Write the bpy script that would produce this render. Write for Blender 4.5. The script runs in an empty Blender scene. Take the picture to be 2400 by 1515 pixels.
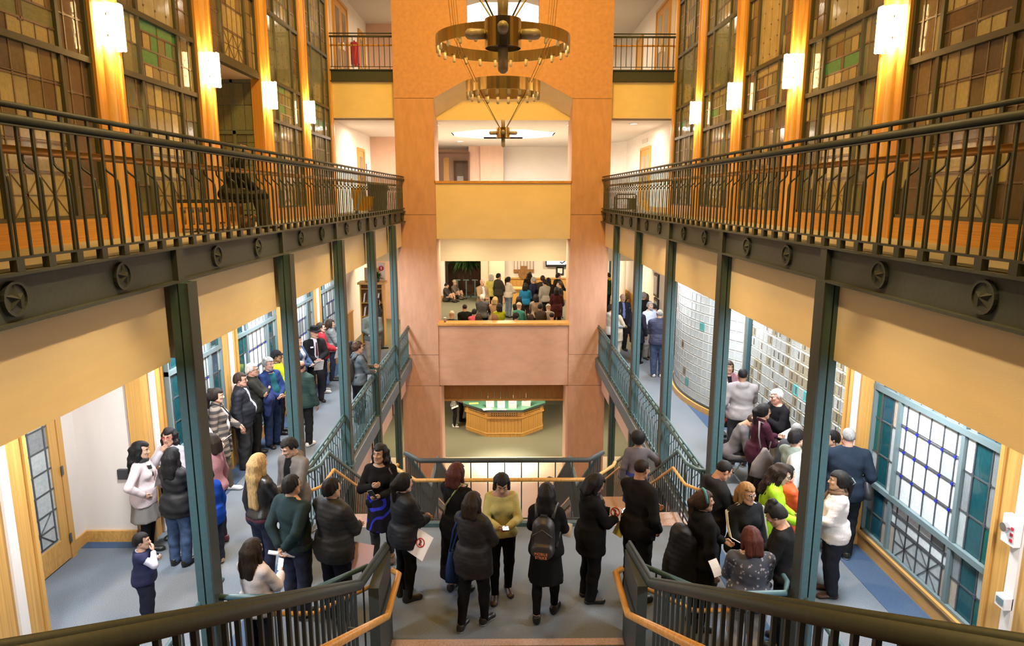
import bpy, math, random
import numpy as np
from mathutils import Matrix, Vector
D = bpy.data
S = bpy.context.scene
COL = S.collection
PI = math.pi
rnd = random.Random(11)

# ---------------------------------------------------------------- camera, world, lights, exposure
cam_d = D.cameras.new('camera'); cam_d.sensor_width = 36; cam_d.lens = 24.0
cam_d.clip_start = 0.05; cam_d.clip_end = 200
cam = D.objects.new('camera', cam_d); COL.objects.link(cam)
cam.location = (0, 0, 4.8)
cam.rotation_euler = (math.radians(90 - 10.6), 0, math.radians(-0.716))
S.camera = cam
S.view_settings.view_transform = 'Standard'
S.view_settings.look = 'None'
S.view_settings.gamma = 1.0
S.view_settings.use_curve_mapping = False
S.view_settings.exposure = 0.55
W = D.worlds.new('world'); S.world = W; W.use_nodes = True
W.node_tree.nodes['Background'].inputs[0].default_value = (0.9, 0.75, 0.55, 1)
W.node_tree.nodes['Background'].inputs[1].default_value = 0.02

WARM = (1.0, 0.53, 0.075)
WARM2 = (1.0, 0.74, 0.5)
COOL = (0.93, 0.96, 1.0)

def area(name, loc, size, power, col, rot=(0, 0, 0), sizey=None, spread=None):
    l = D.lights.new(name, 'AREA'); l.energy = power; l.color = col
    l.size = size
    if sizey: l.shape = 'RECTANGLE'; l.size_y = sizey
    if spread: l.spread = math.radians(spread)
    o = D.objects.new(name, l); COL.objects.link(o); o.location = loc; o.rotation_euler = rot
    return o

def point(name, loc, r, power, col):
    l = D.lights.new(name, 'POINT'); l.energy = power; l.color = col; l.shadow_soft_size = r
    o = D.objects.new(name, l); COL.objects.link(o); o.location = loc
    return o

# ceiling lamps high in the atrium (warm), one per two bays
for yy, pw, tl in ((2.2, 290, 22), (8.0, 350, 48), (13.8, 340, 40)):
    area('atrium_lamp', (0, yy, 12.3), 1.6, pw, WARM, (math.radians(tl), 0, 0), spread=150)
# fill lights added to brighten the balcony fascias, aimed across the atrium
for sx in (-1, 1):
    for yy in (1.8, 4.8, 8.2, 12.0):
        area('fascia_fill', (-sx * 2.3, yy, 12.2), 0.4, 15, (1, .66, .31), (0, -sx * math.radians(31.8), 0), spread=28)
# fluorescent downlights in the corridor ceilings of the middle floor
for sx in (-1, 1):
    for yy, pw in ((4.4, 90), (7.3, 90), (10.2, 90), (13.1, 90), (15.8, 90), (18.3, 55)):
        area('corridor_lamp', (sx * 4.05, yy, 3.32), 0.5, pw, COOL)
# lobby lights behind the far wall on each floor, with bulkhead fill
area('lobby_light', (0, 25.5, 7.2), 2.6, 780, (1, .86, .74))
area('lobby_light', (-4, 22.6, 6.9), 0.8, 60, (1, .8, .6))
area('lobby_light', (4, 22.6, 6.9), 0.8, 60, (1, .8, .6))
area('lobby_light', (0, 25.5, 11.2), 2.6, 330, (1, .8, .58))
for xx in (-1.3, 1.3):  # extra fill pair added to brighten the front of the bulkhead
    area('lobby_light', (xx, 21.5, 3.5), 0.4, 45, (1, .80, .55))
for xx in (-3.6, 0, 3.6):
    area('lobby_light', (xx, 24.0, 3.2), 0.7, 70, (1, .80, .54))
    area('lobby_light', (xx, 29.0, 3.2), 0.7, 110, (1, .80, .54))
for xx in (-3.2, 0, 3.2):
    area('lower_lamp', (xx, 24.0, -1.1), 0.6, 90, (1, .82, .55))
area('lower_lamp', (0, 21.9, -1.2), 0.8, 45, (1, .88, .7), spread=60)
for sx in (-1, 1):
    for yy in (10.5, 15.5, 18.5):
        area('lower_lamp', (sx * 4.4, yy, -1.0), 0.5, 40, (1, .86, .62))

# ---------------------------------------------------------------- materials
def mat(name, col, rough=0.6, metal=0.0, spec=0.5, noise=0.0, scale=20.0, bump=0.0, bscale=None, stretch=None,
        emit=None, estr=0.0, coat=0.0, alpha=None, trans=0.0, col2=None, detail=4.0):
    m = D.materials.new(name); m.use_nodes = True
    nt = m.node_tree; N = nt.nodes; L = nt.links
    b = N['Principled BSDF']
    b.inputs['Base Color'].default_value = (*col, 1)
    b.inputs['Roughness'].default_value = rough
    b.inputs['Metallic'].default_value = metal
    b.inputs['Specular IOR Level'].default_value = spec
    if coat: b.inputs['Coat Weight'].default_value = coat
    if trans: b.inputs['Transmission Weight'].default_value = trans
    if emit:
        b.inputs['Emission Color'].default_value = (*emit, 1); b.inputs['Emission Strength'].default_value = estr
    if noise or bump:
        tc = N.new('ShaderNodeTexCoord'); mp = N.new('ShaderNodeMapping')
        L.new(tc.outputs['Object'], mp.inputs[0])
        if stretch: mp.inputs['Scale'].default_value = stretch
        nz = N.new('ShaderNodeTexNoise'); nz.inputs['Scale'].default_value = scale; nz.inputs['Detail'].default_value = detail
        L.new(mp.outputs[0], nz.inputs['Vector'])
        if noise:
            mx = N.new('ShaderNodeMix'); mx.data_type = 'RGBA'
            c2 = col2 or tuple(max(0, c * (1 - noise)) for c in col)
            c1 = col if col2 else tuple(min(1, c * (1 + noise * .6)) for c in col)
            mx.inputs[6].default_value = (*c1, 1); mx.inputs[7].default_value = (*c2, 1)
            rp = N.new('ShaderNodeMapRange'); rp.inputs[1].default_value = .3; rp.inputs[2].default_value = .7
            L.new(nz.outputs['Fac'], rp.inputs[0]); L.new(rp.outputs[0], mx.inputs[0])
            L.new(mx.outputs[2], b.inputs['Base Color'])
        if bump:
            bp = N.new('ShaderNodeBump'); bp.inputs['Strength'].default_value = bump; bp.inputs['Distance'].default_value = .01
            if bscale:
                nz = N.new('ShaderNodeTexNoise'); nz.inputs['Scale'].default_value = bscale
                L.new(mp.outputs[0], nz.inputs['Vector'])
            L.new(nz.outputs['Fac'], bp.inputs['Height']); L.new(bp.outputs[0], b.inputs['Normal'])
    return m

M = {}
M['pink'] = mat('paint_pink', (.61, .375, .27), .85, noise=.10, scale=9, bump=.15, bscale=120)
M['cream'] = mat('paint_cream', (.85, .75, .51), .85, noise=.04, scale=6, bump=.1, bscale=150)
M['white'] = mat('paint_white', (.80, .74, .68), .85, noise=.03, scale=5, bump=.08, bscale=150)
M['rose'] = mat('paint_rose', (.74, .50, .38), .85, noise=.05, scale=6)
M['ceil'] = mat('ceiling_tile', (.66, .60, .54), .9, noise=.06, scale=60)
M['carpet'] = mat('carpet_grey', (.20, .235, .275), .95, spec=.1, noise=.55, scale=150, bump=.6, bscale=240)
M['carpet_l3'] = mat('carpet_tan', (.33, .31, .25), .95, spec=.1, noise=.4, scale=120, bump=.5, bscale=240)
M['carpet_green'] = mat('carpet_green', (.20, .20, .145), .95, spec=.1, noise=.4, scale=110, bump=.5, bscale=200)
M['carpet_blue'] = mat('carpet_blue', (.075, .125, .22), .95, spec=.1, noise=.45, scale=150, bump=.5, bscale=240)
M['stone'] = mat('stone_pink', (.50, .36, .31), .45, noise=.25, scale=60, bump=.05)
M['stone_dark'] = mat('stone_line', (.10, .08, .075), .6, noise=.2, scale=60)
M['tile'] = mat('floor_tile', (.60, .53, .43), .35, noise=.08, scale=12)
M['wood'] = mat('maple', (.66, .36, .095), .38, noise=.22, scale=7, stretch=(5, 5, .5), bump=.03)
M['wood_y'] = mat('maple_along', (.66, .36, .10), .3, noise=.22, scale=7, stretch=(5, .5, 5), bump=.03)
M['wood_lt'] = mat('maple_pale', (.80, .52, .20), .35, noise=.12, scale=7, stretch=(5, 5, .5))
M['wood_dk'] = mat('oak_dark', (.30, .14, .04), .5, noise=.3, scale=7, stretch=(5, 5, .5))
M['wood_hd'] = mat('maple_brown', (.42, .22, .055), .45, noise=.25, scale=7, stretch=(5, 5, .5))
M['walnut'] = mat('walnut', (.16, .08, .04), .5, noise=.3, scale=9, stretch=(5, 5, .5))
M['steel'] = mat('painted_steel', (.055, .070, .072), .5, noise=.12, scale=30, spec=.3)
M['steel_lt'] = mat('painted_steel_cool_lit', (.06, .13, .15), .42, noise=.10, scale=30)  # same steel, with the middle floor's cool light put into the colour
M['mull'] = mat('mullion_metal', (.085, .095, .085), .45, noise=.15, scale=30)
M['mull2'] = mat('mullion_blue', (.17, .235, .245), .4, noise=.1, scale=30)
M['lead'] = mat('lead_came', (.25, .21, .19), .4, metal=.5, noise=.2, scale=60)
M['lead2'] = mat('lead_came_dark', (.12, .13, .14), .4, metal=.4, noise=.2, scale=60)
M['chrome'] = mat('chrome', (.55, .55, .55), .25, metal=1, noise=.05, scale=40)
M['rodm'] = mat('rod_metal', (.16, .12, .06), .5, metal=.6, noise=.1, scale=30)
M['brass'] = mat('brushed_brass', (.58, .46, .25), .27, metal=1, noise=.18, scale=30, stretch=(1, 1, .02), bump=.05)
M['frost'] = mat('frosted_bulb', (.62, .58, .48), .3, noise=.05, scale=30, trans=.35)
M['black'] = mat('black_plastic', (.015, .015, .016), .4, noise=.2, scale=40)
M['lampglass'] = mat('lamp_glass', (.9, .8, .6), .4, emit=(1, .70, .33), estr=7.0)
M['skylight'] = mat('cove_light', (1, 1, 1), .5, emit=(1, .93, .82), estr=3.2)
M['gb'] = mat('glass_block', (.50, .54, .535), .12, noise=.12, scale=14, bump=.25, bscale=9)
M['gb_w'] = mat('glass_block_amber', (.27, .235, .16), .12, noise=.3, scale=10, bump=.25, bscale=9)
M['gb_t'] = mat('glass_block_teal', (.08, .36, .36), .12, noise=.2, scale=12, bump=.25, bscale=9)
M['gb_shade'] = mat('glass_block_shaded', (.37, .385, .36), .12, noise=.25, scale=12, bump=.25, bscale=9)  # darker block copy: the flat wall's weaker light put into the colour
M['gb_d'] = mat('glass_block_core', (.10, .085, .065), .2, noise=.5, scale=10)
M['grout'] = mat('block_grout', (.60, .58, .48), .7, noise=.1, scale=40)
M['green_top'] = mat('green_laminate', (.12, .33, .25), .25, noise=.1, scale=25)
M['paper'] = mat('paper', (.82, .80, .80), .8, noise=.03, scale=30)
M['paper_pink'] = mat('paper_pink', (.78, .52, .52), .8, noise=.03, scale=30)
M['paper_yel'] = mat('paper_yellow', (.78, .76, .22), .8, noise=.03, scale=30)
M['print'] = mat('print_grey', (.25, .25, .27), .8, noise=.2, scale=60)
M['print_dark'] = mat('print_dark', (.05, .05, .06), .8, noise=.2, scale=60)
M['red'] = mat('sign_red', (.55, .02, .04), .5, noise=.1, scale=30)
M['yellow'] = mat('yellow_plastic', (.72, .45, .01), .4, noise=.08, scale=20)
M['bin'] = mat('grey_plastic', (.045, .05, .055), .5, noise=.1, scale=20)
M['leaf'] = mat('leaf', (.05, .12, .03), .5, noise=.5, scale=20)
M['screen'] = mat('screen', (.02, .02, .02), .3, emit=(.82, .92, 1), estr=2.4)
M['screen_dim'] = mat('screen_dim', (.02, .02, .02), .3, emit=(.75, .85, 1), estr=.7)
M['shoe_w'] = mat('shoe_white', (.72, .70, .68), .6, noise=.08, scale=40)
M['shoe_k'] = mat('shoe_black', (.014, .013, .013), .4, noise=.2, scale=40)
M['shoe_b'] = mat('shoe_brown', (.07, .035, .022), .45, noise=.2, scale=40)
M['shoe_t'] = mat('shoe_tan', (.30, .22, .15), .6, noise=.2, scale=40)
M['shoe_r'] = mat('shoe_plum', (.10, .012, .03), .5, noise=.2, scale=40)
M['seal'] = mat('carved_wood', (.24, .12, .04), .5, noise=.4, scale=30, bump=.4)
M['cushion'] = mat('vinyl_cushion', (.03, .03, .032), .45, noise=.2, scale=30)

GL = {}
def gl(k, c, r=.06):
    GL[k] = mat('glass_' + k, c, r, noise=.16, scale=6, bump=.05, bscale=8, spec=.6)
gl('tan', (.50, .48, .36)); gl('cream', (.76, .73, .56)); gl('mauve', (.15, .125, .13)); gl('brown', (.22, .19, .155))
gl('sage', (.24, .29, .23)); gl('jade', (.08, .42, .28)); gl('slate', (.17, .20, .20)); gl('grey', (.40, .39, .34))
gl('milk', (.80, .86, .88)); gl('fog', (.48, .54, .55)); gl('smoke', (.26, .29, .30)); gl('sand', (.52, .43, .34))
gl('teal', (.010, .075, .09)); gl('sea', (.008, .12, .10)); gl('blue', (.014, .085, .125)); gl('night', (.035, .055, .065))
gl('cobalt', (.02, .03, .5))
gl('dusk', (.24, .29, .25))

# ---------------------------------------------------------------- mesh helpers
WL = {}
def link(name, me, parent=None, m=None, loc=None):
    o = D.objects.new(name, me); COL.objects.link(o)
    if parent is not None: o.parent = parent
    return o

class MB:
    def __init__(s): s.v = []; s.f = []; s.mi = []; s.cur = 0
    def add(s, vs, fs):
        n = len(s.v); s.v += [tuple(v) for v in vs]
        for f in fs: s.f.append(tuple(i + n for i in f)); s.mi.append(s.cur)
        return s
    def box(s, x0, x1, y0, y1, z0, z1):
        return s.add([(x0, y0, z0), (x1, y0, z0), (x1, y1, z0), (x0, y1, z0), (x0, y0, z1), (x1, y0, z1), (x1, y1, z1), (x0, y1, z1)],
                     [(3, 2, 1, 0), (4, 5, 6, 7), (0, 1, 5, 4), (1, 2, 6, 5), (2, 3, 7, 6), (3, 0, 4, 7)])
    def bar(s, a, b, w, h=None, up=(0, 0, 1)):
        a = Vector(a); b = Vector(b); d = (b - a).normalized(); h = h or w
        u = Vector(up)
        if abs(d.dot(u)) > .98: u = Vector((0, 1, 0))
        r = d.cross(u).normalized(); u = r.cross(d)
        vs = []
        for p in (a, b):
            for i, j in ((-1, -1), (1, -1), (1, 1), (-1, 1)): vs.append(p + r * (w / 2 * i) + u * (h / 2 * j))
        return s.add(vs, [(0, 1, 2, 3)[::-1], (4, 5, 6, 7), (0, 1, 5, 4), (1, 2, 6, 5), (2, 3, 7, 6), (3, 0, 4, 7)])
    def tube(s, path, r, n=8, cap=True, rs=None):
        P = [Vector(p) for p in path]; k = len(P); vs = []; u = None
        for i, p in enumerate(P):
            d = (P[min(i + 1, k - 1)] - P[max(i - 1, 0)]).normalized()
            if u is None:
                u = Vector((0, 0, 1)) if abs(d.z) < .9 else Vector((1, 0, 0))
            u = (u - d * u.dot(d)).normalized(); w = d.cross(u)
            sc = 1
            if 0 < i < k - 1:
                c = (P[i] - P[i - 1]).normalized().dot((P[i + 1] - P[i]).normalized())
                sc = 1 / max(.5, math.sqrt(max(.01, (1 + c) / 2)))
            rr = (rs[i] if rs else r) * sc
            for j in range(n):
                t = 2 * PI * j / n; vs.append(p + u * (rr * math.cos(t)) + w * (rr * math.sin(t)))
        fs = [(i * n + j, i * n + (j + 1) % n, (i + 1) * n + (j + 1) % n, (i + 1) * n + j) for i in range(k - 1) for j in range(n)]
        if cap: fs += [tuple(range(n))[::-1], tuple((k - 1) * n + j for j in range(n))]
        return s.add(vs, fs)
    def lathe(s, prof, c=(0, 0, 0), n=24, a0=0, a1=2 * PI):
        full = abs(a1 - a0 - 2 * PI) < 1e-6; m = n if full else n + 1
        vs = [(c[0] + r * math.cos(a0 + (a1 - a0) * j / n), c[1] + r * math.sin(a0 + (a1 - a0) * j / n), c[2] + z) for r, z in prof for j in range(m)]
        fs = []
        for i in range(len(prof) - 1):
            for j in range(n):
                q = (j + 1) % m
                fs.append((i * m + j, i * m + q, (i + 1) * m + q, (i + 1) * m + j))
        return s.add(vs, fs)
    def prism(s, poly, z0, z1, ax='z'):
        n = len(poly)
        def pt(a, b, z): return (a, b, z) if ax == 'z' else ((a, z, b) if ax == 'y' else (z, a, b))
        vs = [pt(a, b, z0) for a, b in poly] + [pt(a, b, z1) for a, b in poly]
        fs = [tuple(range(n))[::-1], tuple(range(n, 2 * n))] + [(i, (i + 1) % n, (i + 1) % n + n, i + n) for i in range(n)]
        return s.add(vs, fs)
    def build(s, name, m, parent=None, smooth=False, kind=None, bevel=0):
        off = WL.get(parent.name, (0, 0, 0)) if parent else (0, 0, 0)
        me = D.meshes.new(name)
        me.from_pydata([(x - off[0], y - off[1], z - off[2]) for x, y, z in s.v], [], s.f)
        ms = m if isinstance(m, (list, tuple)) else [m]
        for q in ms: me.materials.append(q)
        if len(ms) > 1: me.polygons.foreach_set('material_index', s.mi)
        if smooth: me.polygons.foreach_set('use_smooth', [True] * len(me.polygons))
        me.update()
        o = link(name, me, parent)
        WL[o.name] = off
        if kind: o['kind'] = kind
        return o

def fixn(o):
    import bmesh
    bm = bmesh.new(); bm.from_mesh(o.data); bmesh.ops.recalc_face_normals(bm, faces=bm.faces); bm.to_mesh(o.data); bm.free()
    return o

def thing(name, label, cat, loc=(0, 0, 0), group=None, rz=0):
    o = D.objects.new(name, None); COL.objects.link(o); o.location = loc; o.empty_display_size = .1
    o.rotation_euler = (0, 0, rz)
    o['label'] = label; o['category'] = cat
    if group: o['group'] = group
    WL[o.name] = tuple(loc) if rz == 0 else (0, 0, 0)
    return o

def tag(o, label, cat, group=None):
    o['label'] = label; o['category'] = cat
    if group: o['group'] = group
    return o

def struct(name, loc=(0, 0, 0)):
    o = D.objects.new(name, None); COL.objects.link(o); o.location = loc; o['kind'] = 'structure'
    WL[o.name] = tuple(loc)
    return o

def _unit():
    b = MB(); b.box(-.5, .5, -.5, .5, -.5, .5)
    me = D.meshes.new('unit'); me.from_pydata(b.v, [], b.f); me.materials.append(M['steel']); me.update(); return me
UNIT = _unit()
def piece(name, m, parent, c, size, rot=None, mesh=None):
    o = D.objects.new(name, mesh or UNIT); COL.objects.link(o)
    off = (0, 0, 0)
    if parent is not None: o.parent = parent; off = WL.get(parent.name, (0, 0, 0))
    o.location = (c[0] - off[0], c[1] - off[1], c[2] - off[2]); o.scale = size
    if rot: o.rotation_euler = rot
    if m is not None:
        o.material_slots[0].link = 'OBJECT'; o.material_slots[0].material = m
    WL[o.name] = (0, 0, 0)
    return o
def pbox(name, m, parent, x0, x1, y0, y1, z0, z1):
    return piece(name, m, parent, ((x0 + x1) / 2, (y0 + y1) / 2, (z0 + z1) / 2), (x1 - x0, y1 - y0, z1 - z0))
# ================================================================= STRUCTURE
XW = 4.9            # outer (stained glass) walls
BAYS = [5.99 + 2.87 * k for k in range(6)]     # 5.99 .. 20.34 post centres
YP = 19.95          # face of the far wall

def slab(name, polys, z0, z1, m, parent=None, kind='structure'):
    b = MB()
    for p in polys: b.prism(p, z0, z1)
    return b.build(name, m, parent, kind=kind)
def rect(x0, x1, y0, y1): return [(x0, y0), (x1, y0), (x1, y1), (x0, y1)]

# ---- floors
f2 = struct('floor')
slab('carpet', [rect(-5.9, -2.75, 1, 21), rect(2.75, 5.2, 1, 21), [(-2.75, 5.75), (2.75, 5.75), (2.75, 9.33), (1.25, 9.33), (-1.25, 9.33), (-2.75, 9.33)]], -.3, 0, M['carpet'], f2, None)
slab('lobby_carpet', [rect(-5.9, 5.9, 21, 36)], -.3, 0, M['carpet_green'], f2, None)
slab('carpet_border', [rect(-4.9, -4.52, 9.3, 20.2), rect(4.5, 4.92, 5.9, 9.0), rect(-5.85, -5.0, 8.78, 9.0), rect(4.28, 4.75, 13.5, 18.4), rect(2.76, 3.0, 6.2, 8.8), rect(-3.0, -2.76, 6.2, 8.8)], -.2, .006, M['carpet_blue'], f2, None)
slab('stone_border', [rect(-2.72, -1.25, 9.33, 9.76), rect(1.25, 2.72, 9.33, 9.76), rect(-1.3, 1.3, 6.15, 6.74)], -.25, .004, M['stone'], f2, None)
b = MB()
for q in (6.32, 6.6): b.box(-1.3, 1.3, q, q + .02, 0, .007)
b.build('stone_inlay', M['stone_dark'], f2)
f3 = struct('floor', (0, 0, 4.27))
slab('carpet', [rect(-5.9, -2.9, -1, 36), rect(2.9, 5.9, -1, 36), rect(-2.9, 2.9, 20.3, 36)], 4.05, 4.27, M['carpet_l3'], f3, None)
f4 = struct('floor', (0, 0, 8.25))
slab('carpet', [rect(-5.9, 5.9, 20.3, 36)], 8.0, 8.25, M['carpet_l3'], f4, None)
f1 = struct('floor', (0, 0, -4.2))
slab('tile', [rect(-6, 6, 3, 20.4)], -4.4, -4.2, M['stone'], f1, None)
slab('threshold', [rect(-6, 6, 20.4, 22.6)], -4.4, -4.195, M['tile'], f1, None)
slab('carpet', [rect(-6, 6, 22.6, 36)], -4.4, -4.19, M['carpet_green'], f1, None)

# ---- ceilings
def octo(cx, cy, r): return [(cx + r * math.cos(PI / 8 + i * PI / 4), cy + r * math.sin(PI / 8 + i * PI / 4)) for i in range(8)]
def oct_ceiling(name, x0, x1, y0, y1, z, c, r):
    o = octo(c[0], c[1], r); cor = [(x1, c[1] + r * .4), (x1, y1), (x0, y1), (x0, c[1] + r * .4)]
    root = struct(name, (c[0], c[1], z))
    b = MB()
    R = [(x1, o[0][1]), (c[0] + r * .4, y1), (c[0] - r * .4, y1), (x0, o[3][1]), (x0, o[4][1]), (c[0] - r * .4, y0), (c[0] + r * .4, y0), (x1, o[7][1])]
    for i in range(8):
        j = (i + 1) % 8
        q = [o[i], R[i]]
        if i == 0: q.append((x1, y1))
        if i == 2: q.append((x0, y1))
        if i == 4: q.append((x0, y0))
        if i == 6: q.append((x1, y0))
        q += [R[j], o[j]]
        b.prism(q, z, z + .06)
    fixn(b.build('ceiling_panel', M['ceil'], root))
    oi = octo(c[0], c[1], r + .02); b = MB()
    n = 8
    vs = [(x, y, z) for x, y in o] + [(x, y, z + .32) for x, y in o]
    b.add(vs, [(i, (i + 1) % n, (i + 1) % n + n, i + n) for i in range(n)])
    b.build('cove_side', M['white'], root)
    ol = octo(c[0], c[1], r * .99)
    b = MB(); b.prism(ol, z + .31, z + .36)
    b.build('cove_light', M['skylight'], root)
    return root
for sx in (-1, 1):
    slab('ceiling', [[(sx * a, q) for a, q in ((3.0, 1), (5.9, 1), (5.9, 20), (3.0, 20))]], 3.36, 3.46, M['ceil'])
    slab('ceiling', [[(sx * a, q) for a, q in ((3.0, 3), (5.9, 3), (5.9, 20), (3.0, 20))]], -1.0, -.9, M['ceil'])
slab('ceiling', [rect(-5.9, 5.9, 20.25, 36)], 3.56, 3.66, M['white'])
slab('ceiling', [rect(-5.9, 5.9, 21.3, 36)], -.9, -.8, M['ceil'])
c3 = oct_ceiling('ceiling', -5.9, 5.9, 20.75, 34, 6.96, (0, 25.5), 1.98)
c4 = oct_ceiling('ceiling', -5.9, 5.9, 20.3, 34, 10.95, (0, 25.5), 1.98)
slab('ceiling', [rect(-5.2, 5.2, -3, 20)], 12.5, 12.6, M['cream'])
# recessed downlight trims in the lobby ceiling
i = 0
for x, y in ((-2.1, 22.0), (2.1, 22.0), (-1.75, 28.6), (4.0, 21.6), (2.3, 29.2)):
    t = thing('downlight', ['round recessed ceiling downlight left of the octagonal light, near the arch', 'round recessed ceiling downlight right of the octagonal light, near the arch',
        'round recessed downlight behind the octagonal light, over the left wall opening', 'round recessed downlight above the right end of the upper balcony', 'unlit round downlight behind the octagonal light on its right side'][i], 'ceiling light', (x, y, 6.955))
    b = MB(); b.lathe([(.11, -.012), (.15, -.012), (.15, 0), (.11, 0)], (x, y, 6.955), 16); b.build('trim_ring', M['white'], t)
    b = MB(); b.lathe([(0, -.006), (.11, -.006)], (x, y, 6.955), 16); b.build('lens', M['skylight'] if i < 4 else M['ceil'], t)
    i += 1

# ---- far wall (portal with pillars)
wf = struct('wall_far', (0, YP, -4.2))
J = [-4.2, -.86, .1, 4.25, 7.47]
for sx in (-1, 1):
    for k in range(4):
        a, c = sorted((sx * 1.95, sx * 3.06))
        pbox('wall_panel', M['pink'], wf, a, c, YP, YP + 1.2, J[k] + (.006 if k else 0), J[k + 1] - .006)
        pbox('joint', M['stone_dark'], wf, a + .01, c - .01, YP + .012, YP + 1.18, J[k + 1] - .008, J[k + 1] + .008)
b = MB()
b.prism([(-3.06, 7.476), (-1.95, 7.476), (-1.06, 7.95), (1.06, 7.95), (1.95, 7.476), (3.06, 7.476), (3.06, 12.5), (1.0, 12.5), (1.0, 9.4), (-1.0, 9.4), (-1.0, 12.5), (-3.06, 12.5)], YP, YP + .5, 'y')
fixn(b.build('arch_panel', M['pink'], wf))
# lining of the arch and fascia behind it
arc = [(-1.95, 5.22), (-1.95, 7.476), (-1.06, 7.95), (1.06, 7.95), (1.95, 7.476), (1.95, 5.22)]
inn = [(-1.955, 5.22), (-1.955, 7.05), (-1.2, 7.5), (1.2, 7.5), (1.955, 7.05), (1.955, 5.22)]
b = MB(); n = len(arc)
b.add([(x, YP + .01, z) for x, z in arc] + [(x, YP + .72, z) for x, z in inn], [(i, i + 1, i + 1 + n, i + n) for i in range(1, n - 2)])
fixn(b.build('arch_lining', M['cream'], wf))
b = MB(); b.prism([(-1.955, 6.96), (1.955, 6.96), (1.955, 7.05), (1.2, 7.5), (-1.2, 7.5), (-1.955, 7.05)], YP + .74, YP + .8, 'y')
b.build('arch_back', M['cream'], wf)
# parapets in the openings
for nm, z0, z1, m in (('upper_parapet', 3.55, 5.14, M['cream']), ('parapet', -.86, .99, M['pink'])):
    pbox(nm, m, wf, -1.945, 1.945, YP + .05, YP + .25, z0, z1)
    pbox('parapet_cap', M['wood'], wf, -1.97, 1.97, YP - .02 if z0 < 0 else YP + .0, YP + (.5 if z0 < 0 else .3), z1, z1 + .065)
pbox('bulkhead', M['cream'], wf, -4.9, 4.9, 23.0, 23.2, 2.62, 3.56)
pbox('opening_trim', M['rose'], wf, -1.95, -1.90, YP + .1, YP + 1.1, -4.2, -.9)
pbox('opening_trim', M['rose'], wf, 1.90, 1.95, YP + .1, YP + 1.1, -4.2, -.9)
for k in range(19):
    x = -1.94 + k * .2042
    pbox('header_board', M['wood_hd'], wf, x + .004, x + .2, 21.15, 21.2 + .004 * (k % 3), -1.64, -.84)
pbox('header_rail', M['wood'], wf, -1.95, 1.95, 21.12, 21.22, -1.70, -1.64)
# fascias beside the pillars at the top floor
for sx in (-1, 1):
    a, c = sorted((sx * 3.06, sx * 4.86))
    pbox('fascia', M['cream'], wf, a, c, YP + .15, YP + .3, 6.96, 7.93)
    w = MB(); w.box(a, c, YP + .1, YP + .14, 7.93, 8.25); w.box(a, c, YP + .04, YP + .24, 7.93, 7.955); w.box(a, c, YP + .04, YP + .24, 8.225, 8.25)
    bm_ = w.build('upper_edge_beam', M['steel'], wf)

# ---- balcony edges: beam, star medallions, fascia, columns
def star_medallion(parent, x, y, z, sx, r=.105):
    b = MB()
    n = 20; d = -sx
    ring = [(math.cos(2 * PI * i / n), math.sin(2 * PI * i / n)) for i in range(n)]
    def at(u, v, h): return (x + d * h, y + u, z + v)
    vs = [at(u * r, v * r, 0) for u, v in ring] + [at(u * r, v * r, .03) for u, v in ring] + [at(u * r * .84, v * r * .84, .03) for u, v in ring] + [at(u * r * .84, v * r * .84, .016) for u, v in ring]
    fs = [(k * n + i, k * n + (i + 1) % n, (k + 1) * n + (i + 1) % n, (k + 1) * n + i) for k in range(3) for i in range(n)] + [tuple(3 * n + i for i in range(n))]
    b.add(vs, fs)
    pts = [at(r * .78 * (1 if i % 2 == 0 else .42) * math.sin(i * PI / 5), r * .78 * (1 if i % 2 == 0 else .42) * math.cos(i * PI / 5), .016) for i in range(10)]
    b.add(pts + [at(0, 0, .05)], [(i, (i + 1) % 10, 10) for i in range(10)])
    return fixn(b.build('star_medallion', M['steel'], parent))
for sx in (-1, 1):
    for (zt, zb, nm, y0) in ((4.36, 4.05, 'edge_beam', 0.4), (.03, -.30, 'edge_beam', 9.6)):
        side = 'left' if sx < 0 else 'right'
        t = struct('trim_%d' % (1 + (sx > 0) + 2 * (zt < 1)), (sx * 2.87, y0, zb))
        w = MB(); xo = sx * 2.87
        def X(a): return xo + sx * a
        def bx(a, c, y0_, y1_, z0_, z1_):
            p, q = sorted((X(a), X(c))); w.box(p, q, y0_, y1_, z0_, z1_)
        bx(0, .025, y0, YP, zb, zt); bx(-.055, .16, y0, YP, zt - .02, zt); bx(-.055, .16, y0, YP, zb, zb + .02)
        w.build('beam', M['steel'], t)
        for yy in [5.99 + 2.87 * k for k in range(-1, 6)]:
            if yy < y0: continue
            if yy < 19: 
                w = MB(); bx(-.05, .0, yy - .06, yy + .06, zb + .02, zt - .02)
                w.build('stiffener', M['steel'], t)
            if zt > 1:
                for q in (.30, .70):
                    ym = yy + 2.87 * q
                    if ym < YP - .15: star_medallion(t, xo, ym, (zt + zb) / 2, sx)
        # fascia panels between columns
        ft, fb, fm = (zb, 3.35, M['cream']) if zt > 1 else (zb, -1.0, M['rose'])
        ys = [y0] + [5.99 + 2.87 * k for k in range(0, 5) if 5.99 + 2.87 * k > y0 + .3] + [YP]
        for k in range(len(ys) - 1):
            a, c = sorted((sx * 2.95, sx * 3.05))
            pbox('fascia_panel', fm, t, a, c, ys[k] + .07, ys[k + 1] - .07, fb, ft)

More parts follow.
